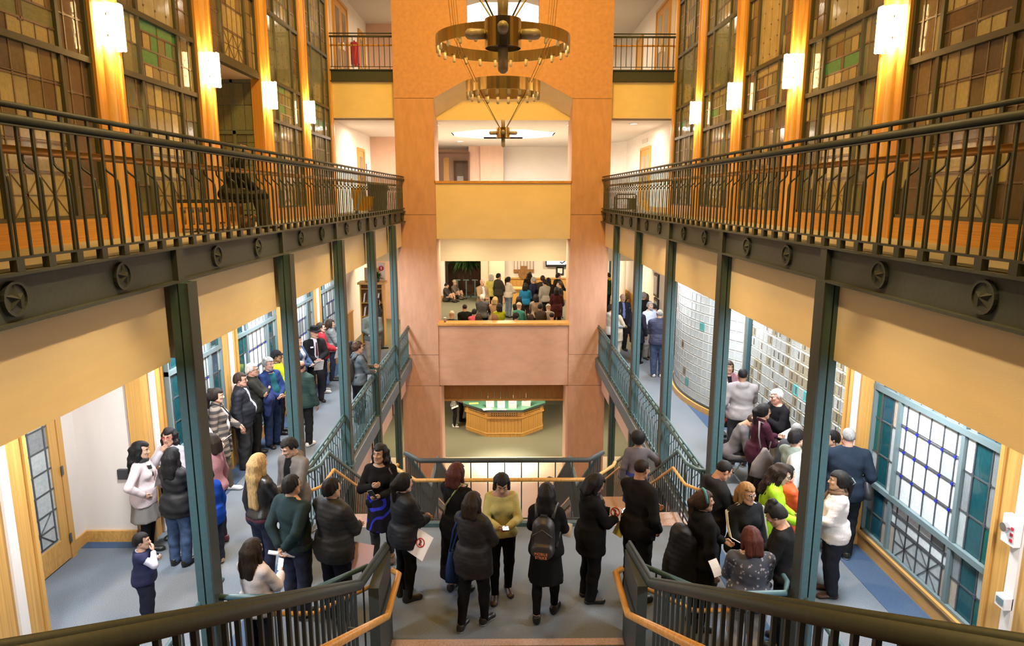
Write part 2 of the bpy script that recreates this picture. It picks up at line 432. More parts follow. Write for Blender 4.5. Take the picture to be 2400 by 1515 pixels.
ORD = ['nearest', 'second', 'third', 'fourth', 'farthest']
for sx in (-1, 1):
    for k in range(5):
        y = 5.99 + 2.87 * k; x = sx * 2.865 + .04
        t = thing('steel_column', '%s dark teal twin-channel steel column in the row along the %s balcony' % (ORD[k], 'left' if sx < 0 else 'right'), 'column', (x, y, -4.2))
        for d in (-1, 1):
            w = MB(); cx = x + d * .040
            w.box(cx - .033, cx + .033, y - .085, y - .072, -4.2, 4.05); w.box(cx - .033, cx + .033, y + .072, y + .085, -4.2, 4.05)
            xx = cx - d * .026; w.box(xx - .006, xx + .006, y - .072, y + .072, -4.2, 4.05)
            xx = cx + d * .029; w.box(xx - .004, xx + .004, y - .072, y + .072, -4.2, 4.05)
            w.build('channel', M['steel_lt'], t)
        w = MB(); a, c = sorted((x - sx * .074, x - sx * .092)); w.box(a, c, y - .09, y + .09, -4.2, 4.05)
        w.build('face_plate', M['steel'], t)
        w = MB(); w.box(x - .12, x + .12, y - .13, y + .13, .0, .02)
        w.build('base_plate', M['steel_lt'], t)

# ---- outer walls: posts, bases, stained glass windows
def post(n, sx, y, z0, z1, strip, x=XW, wd=.62):
    t = struct('trim_%d' % n, (sx * x, y, z0))
    a, c = sorted((sx * (x - .06), sx * (x + .12)))
    pbox('post', M['wood'], t, a, c, y - wd / 2, y + wd / 2, z0, z1)
    for d in (-1, 1):
        a, c = sorted((sx * (x - .085), sx * (x - .055)))
        pbox('edge_bead', M['wood'], t, a, c, y + d * (wd / 2 - .03) - .025, y + d * (wd / 2 - .03) + .025, z0, z1)
    if strip == 'wood':
        w = MB(); prof = [(math.cos(q * PI / 8) * .085, math.sin(q * PI / 8) * .05) for q in range(9)]
        vs = [(sx * (x - .055 - p), y + c_, z) for z in (z0, z1) for c_, p in prof]
        w.add(vs, [(i, i + 1, i + 10, i + 9) for i in range(8)])
        fixn(w.build('half_round', M['wood_lt'], t, smooth=True))
    else:
        a, c = sorted((sx * (x - .09), sx * (x - .055)))
        pbox('conduit', M['white'], t, a, c, y - .06, y + .06, z0, z1)
    return t

STYLES = {
 'warm': dict(cen=['tan', 'cream', 'cream', 'tan', 'grey'], strip=['slate', 'sage', 'slate'], nar=['cream', 'tan', 'sage', 'mauve', 'grey'], band=['jade', 'sage', 'jade', 'brown'], up='tan', upn=['brown', 'mauve', 'tan']),
 'dark': dict(cen=['tan', 'grey', 'brown', 'mauve', 'tan'], strip=['mauve', 'brown', 'mauve'], nar=['tan', 'brown', 'mauve', 'mauve'], band=['mauve', 'sage', 'brown', 'tan'], up='tan', upn=['mauve', 'brown', 'tan']),
 'dusk': dict(cen=['tan', 'dusk', 'grey', 'slate'], strip=['mauve', 'slate'], nar=['dusk', 'grey', 'mauve'], band=['jade', 'sage', 'slate', 'dusk'], up='dusk', upn=['mauve', 'slate', 'dusk']),
 'cold': dict(cen=['milk', 'milk', 'milk', 'fog', 'smoke'], strip=['teal', 'blue', 'teal'], nar=['milk', 'fog', 'sea', 'sand', 'smoke'], band=['sea', 'teal', 'sea', 'milk'], up='fog', upn=['smoke', 'fog']),
}
win_n = [0]
def window(sx, y0, y1, z0, zs, style, seed, x=XW, mull='mull', lead='lead', top=None):
    """stained glass window in a side wall: zs = list of transom heights, last is the head"""
    win_n[0] += 1
    r = random.Random(seed); st = STYLES[style]
    t = struct('window_%d' % win_n[0], (sx * x, y0, z0))
    Wd = y1 - y0; fw_ = .045
    def pb(name, m, ya, yb, za, zb, d0, d1):
        a, c = sorted((sx * (x - d0), sx * (x - d1)))
        return pbox(name, m, t, a, c, ya, yb, za, zb)
    MM = M[mull]
    for q in (y0 + fw_ / 2, y1 - fw_ / 2): pb('jamb', MM, q - fw_ / 2, q + fw_ / 2, z0, zs[-1], -.04, .05)
    cs = [y0 + fw_, y0 + Wd * .25, y1 - Wd * .25, y1 - fw_]
    for q in cs[1:3]: pb('mullion', MM, q - .03, q + .03, z0, zs[-1], -.04, .045)
    pb('sill', MM, y0, y1, z0, z0 + .04, -.04, .05)
    for zz in zs: pb('transom', MM, y0, y1, zz - .035, zz + .035, -.04, .055)
    cames = MB(); knots = MB()
    def came(ya, yb, za, zb, dd=.014):
        a, c = sorted((sx * (x - dd), sx * (x + .004))); cames.box(a, c, ya, yb, za, zb)
    zl = [z0 + .04] + list(zs)
    for bi in range(len(zs)):
        za = zl[bi] + (.035 if bi else 0); zb = zl[bi + 1] - .035
        for ci in range(3):
            a = cs[ci] + (.03 if ci else 0); c = cs[ci + 1] - (.03 if ci < 2 else 0); w = c - a; h = zb - za
            band = bi % 3
            if style == 'cold': band = (0, 0, 1)[min(bi, 2)]
            if ci != 1:
                xs = [0, .25, .74, 1] if ci == 0 else [0, .26, .75, 1]
                rows = max(2, round(h / .36))
                zr = [0] + [(k + r.uniform(-.12, .12)) / rows for k in range(1, rows)] + [1]
                for k in range(rows):
                    for j in range(3):
                        g = r.choice(st['strip']) if j == 1 else r.choice(st['nar'])
                        if band == 2: g = r.choice(st['upn'])
                        if j == 1 and k and r.random() < .6 : g = gprev
                        if j == 1: gprev = g
                        ya = a + w * xs[j]; yb = a + w * xs[j + 1]
                        pb('pane', GL[g], ya + .004, yb - .004, za + h * zr[k] + .004, za + h * zr[k + 1] - .004, -.004, .004 + .003 * r.random())
                for q in xs[1:3]:
                    came(a + w * q - .009, a + w * q + .009, za, zb)
                for q in zr[1:-1]:
                    came(a, c, za + h * q - .009, za + h * q + .009)
                    for qq in xs[1:3]: came(a + w * qq - .02, a + w * qq + .02, za + h * q - .02, za + h * q + .02, .018)
            elif band == 2:
                pb('pane', GL[st['up']], a, c, za, zb, -.004, .006)
                for q in (.2, .5, .8):
                    for p in range(5):
                        zz = za + h * (p + .5) / 5; came(a + w * q - .011, a + w * q + .011, zz - .011, zz + .011, .02)
                    came(a + w * q - .002, a + w * q + .002, za, zb, .008)
            elif band == 1:
                zr = [0, .24, .5, .8, 1]
                for k in range(4):
                    xs = [0, .5, 1] if k in (1, 3) else [0, .1, .3, .5, .7, .9, 1]
                    for j in range(len(xs) - 1):
                        g = r.choice(st['band'][:2 if k == 1 else 4]) if k in (1, 3) else (r.choice(st['cen']) if k == 0 else r.choice(st['band'][1:] + [st['up']]))
                        pb('pane', GL[g], a + w * xs[j] + .004, a + w * xs[j + 1] - .004, za + h * zr[k] + .004, za + h * zr[k + 1] - .004, -.004, .004 + .003 * r.random())
                    for q in xs[1:-1]: came(a + w * q - .006, a + w * q + .006, za + h * zr[k], za + h * zr[k + 1])
                for q in zr[1:-1]: came(a, c, za + h * q - .012, za + h * q + .012)
                a0, c0 = a + w * .46, a + w * .54
                pb('pane', GL['cobalt' if style == 'cold' else 'mauve'], a0, c0, za + h * .2, za + h * .5, -.004, .012)
            else:
                xs = [0, .09, .29, .5, .71, .91, 1]
                hs = min(.55 * h, .46) if bi == 0 else 0       # star panel at the foot
                rows = max(2, round((h - hs) / .34))
                zr = [hs / h + (1 - hs / h) * k / rows for k in range(rows + 1)]
                for k in range(rows):
                    for j in range(6):
                        g = r.choice(st['cen'])
                        if j in (0, 5) and r.random() < .6: g = st['nar'][0]
                        pb('pane', GL[g], a + w * xs[j] + .004, a + w * xs[j + 1] - .004, za + h * zr[k] + .004, za + h * zr[k + 1] - .004, -.004, .004 + .003 * r.random())
                for q in xs[1:-1]: came(a + w * q - .009, a + w * q + .009, za, zb)
                for q in zr[:-1] if hs else zr[1:-1]:
                    came(a, c, za + h * q - .009, za + h * q + .009); came(a, c, za + h * q + .022, za + h * q + .03)
                    for qq in xs[1:-1]:
                        if style == 'cold' and bi == 1:
                            p_, q_ = sorted((sx * (x - .02), sx * (x + .004))); knots.box(p_, q_, a + w * qq - .017, a + w * qq + .017, za + h * q - .017, za + h * q + .017)
                        else: came(a + w * qq - .016, a + w * qq + .016, za + h * q - .016, za + h * q + .016, .018)
                if hs:
                    for j0, j1 in ((1, 3), (3, 5)):
                        ya, yb = a + w * xs[j0], a + w * xs[j1]
                        pb('pane', GL[st['cen'][0] if style != 'cold' else 'fog'], ya + .004, yb - .004, za + .004, za + hs - .004, -.004, .005)
                        cy, cz = (ya + yb) / 2, za + hs / 2
                        for k in range(4):
                            an = k * PI / 4; L_ = (yb - ya) / 2 / max(abs(math.cos(an)), .01); L_ = min(L_, hs / 2 / max(abs(math.sin(an)), .01))
                            dy, dz = math.cos(an) * L_, math.sin(an) * L_
                            cames.bar((sx * (x - .006), cy - dy, cz - dz), (sx * (x - .006), cy + dy, cz + dz), .016, .009)
                    for j in (0, 5):
                        pb('pane', GL[r.choice(st['nar'])], a + w * xs[j] + .004, a + w * xs[j + 1] - .004, za + .004, za + hs - .004, -.004, .005)
    cames.build('lead_came', M[lead], t)
    if knots.v: knots.build('blue_jewel', GL['cobalt'], t)
    a, c = sorted((sx * (x + .05), sx * (x + .10)))
    pbox('backing', M['mull'], t, a, c, y0, y1, z0, zs[-1])
    return t

ZT3 = [6.36, 7.18, 8.55, 9.95, 11.4]
tn = 10
for sx in (-1, 1):
    for k, yc in enumerate([3.12] + BAYS):
        post(tn, sx, yc if yc < 20 else 20.1, 4.27, 12.5, 'wood', wd=.62 if yc < 20 else .34); tn += 1
    ed = [3.12] + BAYS
    for k in range(6):
        y0, y1 = ed[k] + .31, ed[k + 1] - .31
        if k == 5: y1 = ed[k + 1] - .42
        sty = ['dark', 'dark', 'warm', 'dark', 'dusk', 'dusk'] if sx > 0 else ['dark', 'dark', 'warm', 'dark', 'dusk', 'dusk']
        if sx < 0 and k == 3:
            window(sx, y0, y1, 7.18, ZT3[2:], sty[k], 40 + k)        # above the entrance recess
            continue
        t = struct('trim_%d' % tn, (sx * XW, y0, 4.27)); tn += 1
        a, c = sorted((sx * (XW - .05), sx * (XW + .1)))
        pbox('wood_base', M['wood_y'], t, a, c, y0, y1, 4.27, 4.53)
        window(sx, y0, y1, 4.53, ZT3, sty[k], 40 + k + (20 if sx > 0 else 0))
    a, c = sorted((sx * (XW + .12), sx * (XW + .3)))
    pbox('wall_left' if sx < 0 else 'wall_right', M['cream'], None, a, c, -1, 11.9 if sx < 0 else YP, 4.27, 12.5)['kind'] = 'structure'
    if sx < 0: pbox('wall_left', M['cream'], None, a, c, 14.4, YP, 4.27, 12.5)['kind'] = 'structure'
    if sx < 0: pbox('wall_left', M['cream'], None, a, c, 11.9, 14.4, 7.15, 12.5)['kind'] = 'structure'
# entrance recess in the left wall of the upper balcony
t = struct('wall_left', (-5.4, 13.16, 4.27))
pbox('recess_ceiling', M['white'], t, -5.9, -4.96, 11.95, 14.4, 7.07, 7.15)
pbox('recess_back', M['wood'], t, -5.95, -5.85, 11.95, 14.4, 4.27, 7.1)
pbox('recess_side', M['wood'], t, -5.9, -4.96, 11.88, 11.95, 4.27, 7.1)
pbox('recess_lintel', M['mull'], t, -4.98, -4.84, 12.04, 14.29, 7.07, 7.18)
sw = struct('window_60', (-5.4, 14.35, 4.27))
pbox('frame', M['mull'], sw, -5.9, -4.96, 14.35, 14.42, 4.27, 4.5)
for q in (-5.88, -5.42, -4.99): pbox('mullion', M['mull2'], sw, q - .03, q + .03, 14.3, 14.38, 4.4, 7.07)
for q in (4.45, 6.05, 7.04): pbox('transom', M['mull2'], sw, -5.9, -4.96, 14.3, 14.38, q - .035, q + .035)
zz = [4.5, 4.95, 5.4, 5.85, 6.09, 6.58, 7.0]
for q0, q1 in ((-5.85, -5.63), (-5.62, -5.45), (-5.39, -5.2), (-5.19, -5.02)):
    for k in range(6):
        pbox('pane', GL[rnd.choice(['dusk', 'slate', 'dusk'])], sw, q0, q1, 14.335, 14.35, zz[k] + .005, zz[k + 1] - .005)
dr = struct('door_20', (-5.8, 12.6, 4.27))
pbox('door_leaf', M['wood'], dr, -5.85, -5.80, 12.15, 13.0, 4.28, 6.5)
pbox('glass', GL['slate'], dr, -5.805, -5.79, 12.3, 12.85, 4.6, 6.3)
w = MB(); w.tube([(-5.80, 12.9, 5.1), (-5.72, 12.9, 5.1), (-5.72, 12.9, 5.5), (-5.80, 12.9, 5.5)], .012, 6); w.build('pull_handle', M['chrome'], dr)

# ---- middle floor side walls
# left: door recess near the camera, then window bays
wl = struct('wall_left', (-5.9, 7.8, 0))
pbox('wall_plaster', M['white'], wl, -6.05, -5.88, 5.0, 9.1, 0, 3.4)
pbox('wall_plaster', M['white'], wl, -5.9, -5.16, 8.98, 9.1, 0, 3.4)
bl = struct('baseboard_left', (-5.5, 8.97, 0))
pbox('baseboard', M['wood'], bl, -5.88, -5.15, 8.94, 8.98, 0, .17)
pbox('baseboard', M['wood_y'], bl, -5.88, -5.85, 8.62, 8.94, 0, .17)
post(70, -1, 9.3, 0, 3.4, 'white', x=5.0, wd=.66)
post(71, -1, 6.38, 0, 3.4, 'white', x=5.0, wd=.72)
for k, yc in enumerate([11.86, 14.73, 17.6, 20.47]): post(72 + k, -1, yc, 0, 3.4, 'white')
for k, (a, c) in enumerate(((9.63, 11.55), (12.17, 14.42), (15.04, 17.29), (17.91, 20.16))):
    t = struct('trim_%d' % (78 + k), (-XW, a, 0)); pbox('wood_base', M['wood_y'], t, -4.99, -4.83, a, c, 0, .24)
    window(-1, a, c, .24, [1.05, 2.25, 3.35], 'cold', 90 + k, mull='mull2', lead='lead2')
w_ = pbox('wall_left', M['white'], None, -5.2, -5.0, 9.1, 20.4, 0, 3.4); w_['kind'] = 'structure'
# door in the recess
dr = struct('door_1', (-5.85, 8.0, 0))
pbox('door_frame', M['wood'], dr, -5.9, -5.80, 8.52, 8.62, 0, 2.5)
pbox('door_frame', M['wood'], dr, -5.9, -5.80, 7.42, 7.52, 0, 2.5)
for (a, c, e, f) in ((7.53, 7.66, .02, 2.4), (8.36, 8.51, .02, 2.4), (7.66, 8.36, .02, .34), (7.66, 8.36, 2.2, 2.4)):
    pbox('door_rail', M['wood'], dr, -5.86, -5.81, a, c, e, f)
for j in range(2):
    for k in range(5):
        pbox('pane', GL['fog' if (j + k) % 4 else 'smoke'], dr, -5.845, -5.83, 7.665 + j * .35, 8.005 + j * .35, .80 + k * .28, 1.072 + k * .28)
pbox('pane', GL['fog'], dr, -5.845, -5.83, 7.665, 8.355, .345, .79)
w = MB()
for q in (7.72, 8.01, 8.30): w.box(-5.832, -5.822, q - .012, q + .012, .38, 2.2)
for k in range(6): w.box(-5.832, -5.821, 7.66, 8.36, .785 + k * .28, .805 + k * .28)
w.box(-5.832, -5.821, 7.70, 8.32, .37, .39)
for an in (0, PI / 2, .62, -.62, ):
    dy, dz = math.cos(an) * (.29 if abs(an) < 1 else 0), math.sin(an) * .2 / (math.sin(.62) if 0 < abs(an) < 1 else 1)
    w.bar((-5.825, 8.01 - dy, .585 - dz), (-5.825, 8.01 + dy, .585 + dz), .018, .009)
w.build('lead_came', M['lead2'], dr)
pbox('handle_plate', M['lead2'], dr, -5.81, -5.795, 7.555, 7.635, .78, 1.22)
w = MB(); w.tube([(-5.80, 7.6, .88), (-5.70, 7.6, .88), (-5.69, 7.6, .92), (-5.69, 7.6, 1.1), (-5.70, 7.6, 1.14), (-5.80, 7.6, 1.14)], .014, 8)
w.build('pull_handle', M['chrome'], dr, smooth=True)
for q in (.3, 1.25, 2.15): pbox('hinge', M['lead2'], dr, -5.80, -5.785, 8.50, 8.535, q - .06, q + .06)
# right: near window bay, glass block walls
post(84, 1, 5.99, 0, 3.4, 'white', x=5.0, wd=.72)
post(85, 1, 9.05, 0, 3.4, 'white', x=4.95, wd=.6)
t = struct('trim_86', (5, 6.4, 0)); pbox('wood_base', M['wood_y'], t, 4.93, 5.10, 6.35, 8.75, 0, .2)
pbox('base_cap', M['wood_y'], t, 4.91, 5.10, 6.35, 8.75, .2, .235)
window(1, 6.35, 8.75, .235, [.98, 2.3, 3.35], 'cold', 130, x=5.0, mull='mull2', lead='lead2')
w_ = pbox('wall_right', M['white'], None, 5.25, 5.4, 3, 20.4, 0, 3.4); w_['kind'] = 'structure'

def block_mesh():
    b = MB()
    def ring(h, d): return [(-h, -d, -h), (h, -d, -h), (h, -d, h), (-h, -d, h)]
    vs = ring(.5, -.5) + ring(.5, .38) + ring(.42, .5) + ring(.34, .46)
    fs = [(k * 4 + i, k * 4 + (i + 1) % 4, (k + 1) * 4 + (i + 1) % 4, (k + 1) * 4 + i) for k in range(3) for i in range(4)] + [(12, 13, 14, 15)]
    fs.append((3, 2, 1, 0))
    b.add(vs, fs)
    me = D.meshes.new('glass_block'); me.from_pydata(b.v, [], b.f); me.materials.append(M['gb']); me.update(); return me
BLK = block_mesh()
def block_mesh2():
    b = MB()
    def ring(h, d): return [(-h, -d, -h), (h, -d, -h), (h, -d, h), (-h, -d, h)]
    vs = ring(.5, -.5) + ring(.5, .38) + ring(.42, .5) + ring(.34, .46) + [(.02, -.44, -.32), (.28, -.44, -.32), (.28, -.44, .32), (.02, -.44, .32)]
    fs = [(k * 4 + i, k * 4 + (i + 1) % 4, (k + 1) * 4 + (i + 1) % 4, (k + 1) * 4 + i) for k in range(3) for i in range(4)] + [(12, 13, 17, 16), (13, 14, 18, 17), (14, 15, 19, 18), (15, 12, 16, 19), (16, 17, 18, 19), (3, 2, 1, 0)]
    me = D.meshes.new('glass_block_cored'); me.from_pydata(vs, [], fs); me.materials.append(M['gb']); me.materials.append(M['gb_d']); me.polygons[-2].material_index = 1; me.update(); return me
BLK2 = block_mesh2()
def block_wall(name, label_n, pts, z0, rows, amber, seed):
    """pts: polyline of block centres (x, y) along the wall, blocks face the corridor (-x side)"""
    t = struct(name, (pts[0][0], pts[0][1], z0)); r = random.Random(seed); bs = .205
    for i in range(len(pts) - 1):
        (x0, y0), (x1, y1) = pts[i], pts[i + 1]
        cx, cy = (x0 + x1) / 2, (y0 + y1) / 2; L_ = math.hypot(x1 - x0, y1 - y0)
        # face normal pointing to the corridor
        ang = math.atan2(y1 - y0, x1 - x0)
        rz = ang + (0 if False else PI)     # block front (-y local) turned to -x world
        for k in range(rows):
            z = z0 + bs * (k + .5)
            base = M['gb_shade' if label_n == 0 else 'gb']; m = base; q = r.random()
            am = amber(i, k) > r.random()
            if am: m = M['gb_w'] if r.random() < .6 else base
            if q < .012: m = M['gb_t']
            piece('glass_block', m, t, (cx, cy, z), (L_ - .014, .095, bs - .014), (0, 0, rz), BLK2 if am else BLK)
    w = MB(); n = len(pts)
    H = rows * bs
    for i in range(n - 1):
        (x0, y0), (x1, y1) = pts[i], pts[i + 1]
        dx, dy = x1 - x0, y1 - y0; l = math.hypot(dx, dy); nx, ny = dy / l * .032, -dx / l * .032
        w.add([(x0 - nx, y0 - ny, z0), (x1 - nx, y1 - ny, z0), (x1 + nx, y1 + ny, z0), (x0 + nx, y0 + ny, z0), (x0 - nx, y0 - ny, z0 + H), (x1 - nx, y1 - ny, z0 + H), (x1 + nx, y1 + ny, z0 + H), (x0 + nx, y0 + ny, z0 + H)],
              [(3, 2, 1, 0), (4, 5, 6, 7), (0, 1, 5, 4), (1, 2, 6, 5), (2, 3, 7, 6), (3, 0, 4, 7)])
    w.build('mortar', M['grout'], t)
    return t
bs = .205
flat = [(5.0, 9.4 + bs * k) for k in range(20)]
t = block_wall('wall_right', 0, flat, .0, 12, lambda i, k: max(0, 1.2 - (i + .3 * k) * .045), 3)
pbox('upper_wall', M['white'], t, 4.97, 5.05, 9.35, 13.4, 12 * bs, 3.4)
pbox('dark_core', M['gb_d'], t, 5.06, 5.08, 9.35, 13.4, 0, 12 * bs)
# curved wall
cur = []
import itertools
R_ = 4.6; ca = 4.33 + R_; cyc = 16.05
na = 24; a_tot = bs * na / R_
for k in range(na + 1):
    a = -a_tot / 2 + a_tot * k / na
    cur.append((ca - R_ * math.cos(a), cyc + R_ * math.sin(a)))
t = block_wall('wall_right', 1, cur, .16, 12, lambda i, k: 0.02, 5)
w = MB(); w2 = MB(); w3 = MB()
for i in range(na):
    (x0, y0), (x1, y1) = cur[i], cur[i + 1]
    for ww, d0, d1, z0, z1 in ((w, .06, .12, 0, .13), (w2, -.05, .07, .10, .165)):
        ww.add([(x0 - d1, y0, z0), (x1 - d1, y1, z0), (x1 - d0, y1, z0), (x0 - d0, y0, z0), (x0 - d1, y0, z1), (x1 - d1, y1, z1), (x1 - d0, y1, z1), (x0 - d0, y0, z1)],
           [(3, 2, 1, 0), (4, 5, 6, 7), (0, 1, 5, 4), (1, 2, 6, 5), (2, 3, 7, 6), (3, 0, 4, 7)])
    w3.add([(x0 - .05, y0, 2.62), (x1 - .05, y1, 2.62), (x1 + .05, y1, 2.62), (x0 + .05, y0, 2.62), (x0 - .05, y0, 3.4), (x1 - .05, y1, 3.4), (x1 + .05, y1, 3.4), (x0 + .05, y0, 3.4)],
           [(3, 2, 1, 0), (4, 5, 6, 7), (0, 1, 5, 4), (1, 2, 6, 5), (2, 3, 7, 6), (3, 0, 4, 7)])
w.build('curved_baseboard', M['wood_y'], t); w2.build('metal_channel', M['steel'], t); w3.build('upper_wall', M['white'], t)
t = struct('trim_87', (4.95, 13.45, 0)); pbox('wood_base', M['wood_y'], t, 4.85, 5.0, 9.35, 13.4, 0, .1)
pbox('door_mullion', M['steel_lt'], t, 4.92, 5.0, 13.42, 13.5, 0, 3.35)

# ---- lobby walls behind the portal, every floor
def wallbox(name, m, x0, x1, y0, y1, z0, z1):
    o = pbox(name, m, None, x0, x1, y0, y1, z0, z1); o['kind'] = 'structure'; return o
for z0, z1 in ((0, 3.56), (4.27, 6.96), (8.25, 10.95), (-4.2, -.9)):
    wallbox('wall_left', M['white'], -5.2, -5.0, 20.3 if z0 > 1 else 20.5, 27.0, z0, z1)
    wallbox('wall_right', M['white'], 5.0, 5.2, 20.3, 28.4, z0, z1)
for z0, z1 in ((4.27, 6.96), (8.25, 10.95)):
    wallbox('wall_back', M['rose'], -5.0, -3.2, 26.5, 26.7, z0, z1)
    wallbox('wall_back', M['rose'], -1.55, -1.0, 31.4, 31.6, z0, z1)
    wallbox('wall_back', M['rose'], -1.02, .0, 31.2, 31.4, z0, z1)
    wallbox('wall_back', M['white'], 0, 3.2, 31.9, 32.1, z0, z1)
    b = MB(); b.prism([(3.2, 31.9), (5.0, 28.4), (5.2, 28.4), (3.3, 32.1)], z0, z1); fixn(b.build('wall_back', M['white'], None, kind='structure'))
    b = MB(); b.prism([(-3.4, 26.6), (-3.2, 26.6), (-3.4, 33.5), (-3.6, 33.5)], z0, z1); fixn(b.build('wall_back', M['white'], None, kind='structure'))
    wallbox('wall_back', M['rose'], -3.5, -1.5, 33.4, 33.6, z0, z1)
pbox('trim_88', M['walnut'], None, -3.3, -1.5, 31.3, 31.4, 6.62, 6.7)['kind'] = 'structure'
pbox('trim_89', M['walnut'], None, -1.58, -1.5, 31.28, 31.38, 4.27, 6.62)['kind'] = 'structure'
pbox('door_2', M['wood'], None, -2.75, -2.5, 32.3, 32.4, 4.27, 6.5)['kind'] = 'structure'
d = struct('door_3', (-1.95, 33.3, 4.27)); pbox('door_frame', M['walnut'], d, -2.35, -1.55, 33.3, 33.38, 4.27, 6.4); pbox('glass', GL['brown'], d, -2.25, -1.62, 33.27, 33.31, 4.6, 6.3)
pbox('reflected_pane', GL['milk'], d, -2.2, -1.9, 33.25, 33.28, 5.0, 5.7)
# lobby L3/L4 doors
def wall_door(n, sx, y, z, wd, h, leaves, glass, m='wood'):
    d = struct('door_%d' % n, (sx * 5.0, y, z))
    def pb(nm, mm, d0, d1, ya, yb, za, zb):
        a, c = sorted((sx * (5.0 - d0), sx * (5.0 - d1))); pbox(nm, mm, d, a, c, ya, yb, za, zb)
    pb('door_frame', M[m], 0, .06, y - wd / 2 - .09, y - wd / 2, z, z + h + .09)
    pb('door_frame', M[m], 0, .06, y + wd / 2, y + wd / 2 + .09, z, z + h + .09)
    pb('door_frame', M[m], 0, .06, y - wd / 2, y + wd / 2, z + h, z + h + .09)
    lw = wd / leaves
    for k in range(leaves):
        a = y - wd / 2 + lw * k
        pb('door_leaf', M[m], 0, .03, a + .005, a + lw - .005, z, z + h)
        if glass: pb('glass', GL[glass], .03, .036, a + lw * .22, a + lw * .78, z + .35, z + h - .2)
        w = MB(); yy = a + lw * (.9 if k == 0 else .1); w.tube([(sx * 4.97, yy, z + .95), (sx * 4.9, yy, z + .95), (sx * 4.9, yy, z + 1.15), (sx * 4.97, yy, z + 1.15)], .012, 6)
        w.build('pull_handle', M['chrome'], d)
wall_door(4, -1, 22.3, 8.25, 1.7, 2.3, 2, 'brown'); wall_door(5, -1, 25.5, 8.25, .9, 2.1, 1, 'slate')
wall_door(6, 1, 22.5, 8.25, 1.7, 2.3, 2, 'grey'); wall_door(7, 1, 26.2, 8.25, 1.0, 2.1, 1, None)
wall_door(8, -1, 24.6, 4.27, .9, 2.05, 1, 'brown', 'wood'); wall_door(9, 1, 24.5, 4.27, 1.5, 2.1, 2, 'grey')
g = pbox('vent_grille', M['ceil'], None, 4.97, 5.0, 24.3, 25.2, 6.62, 6.75); tag(g, 'narrow grey air vent above the right double door on the upper floor', 'vent')
for z0 in (4.27, 8.25):
    wb = struct('baseboard_right', (4.98, 20.4, z0)); pbox('baseboard', M['wood_y'], wb, 4.95, 5.0, 20.4, 23.6, z0, z0 + .16); pbox('baseboard', M['wood_y'], wb, 4.95, 5.0, 25.5, 28.4, z0, z0 + .16)
# middle floor lobby
b = MB(); b.prism([(-5.1, 26.8), (-3.75, 26.35), (-3.7, 26.5), (-5.1, 27.0)], 0, 3.3); fixn(b.build('wall_back', M['rose'], None, kind='structure'))
wallbox('wall_back', M['white'], -3.5, -2.7, 31.4, 31.6, 0, 3.3)
wallbox('wall_back', M['white'], -4.4, -2.7, 35.4, 35.6, 0, 3.3); wallbox('wall_back', M['rose'], -2.7, -.6, 35.5, 35.7, 0, 3.3)
wallbox('wall_back', M['rose'], -1.02, -.65, 30.6, 30.9, 0, 3.3); wallbox('wall_back', M['rose'], -.65, .05, 30.5, 30.8, 0, 3.3)
wallbox('wall_back', M['white'], .05, 5.2, 31.6, 31.8, 0, 3.3)
bb = struct('baseboard_left', (-3, 31.38, 0)); pbox('baseboard', M['wood'], bb, -3.5, -2.7, 31.36, 31.4, 0, .22)
wn = struct('wall_back', (2, 31.5, 0))
for k in range(26):
    pbox('wainscot_board', M['wood'], wn, .06 + k * .19, .245 + k * .19, 31.55, 31.6, 0, .98)
pbox('wainscot_cap', M['wood'], wn, .06, 5.0, 31.5, 31.6, .98, 1.04)
wn = struct('wall_right', (4.95, 24, 0))
for k in range(20): pbox('wainscot_board', M['wood'], wn, 4.95, 5.0, 21.5 + k * .3, 21.79 + k * .3, 0, 1.05)
wn = struct('wall_left', (-4.95, 21, 0))
for k in range(9): pbox('wainscot_board', M['wood'], wn, -5.0, -4.95, 20.66 + k * .17, 20.82 + k * .17, 0, 1.05)
pbox('wainscot_cap', M['wood'], wn, -5.0, -4.93, 20.65, 22.2, 1.05, 1.1)
w = MB(); w.lathe([(.26, 0), (.26, 3.3)], (4.35, 25.6, 0), 24); w.build('trim_90', M['white'], None, smooth=True, kind='structure')
# lower floor: back wall and side panels
wallbox('wall_back', M['white'], -5.9, 5.9, 33.2, 33.4, -4.2, -.9)
bb = struct('baseboard_back', (0, 29, -4.2))
for sx in (-1, 1):
    for yy in (14.3, 17.4):
        a, c = sorted((sx * 4.3, sx * 4.4)); wallbox('door_%d' % (30 + int(yy) + (sx > 0)), M['wood'], a, c, yy, yy + 1.5, -4.2, -1.4)
    a, c = sorted((sx * 4.5, sx * 4.6)); wallbox('wall_left' if sx < 0 else 'wall_right', M['gb'], a, c, 8, 20, -4.2, -.9)
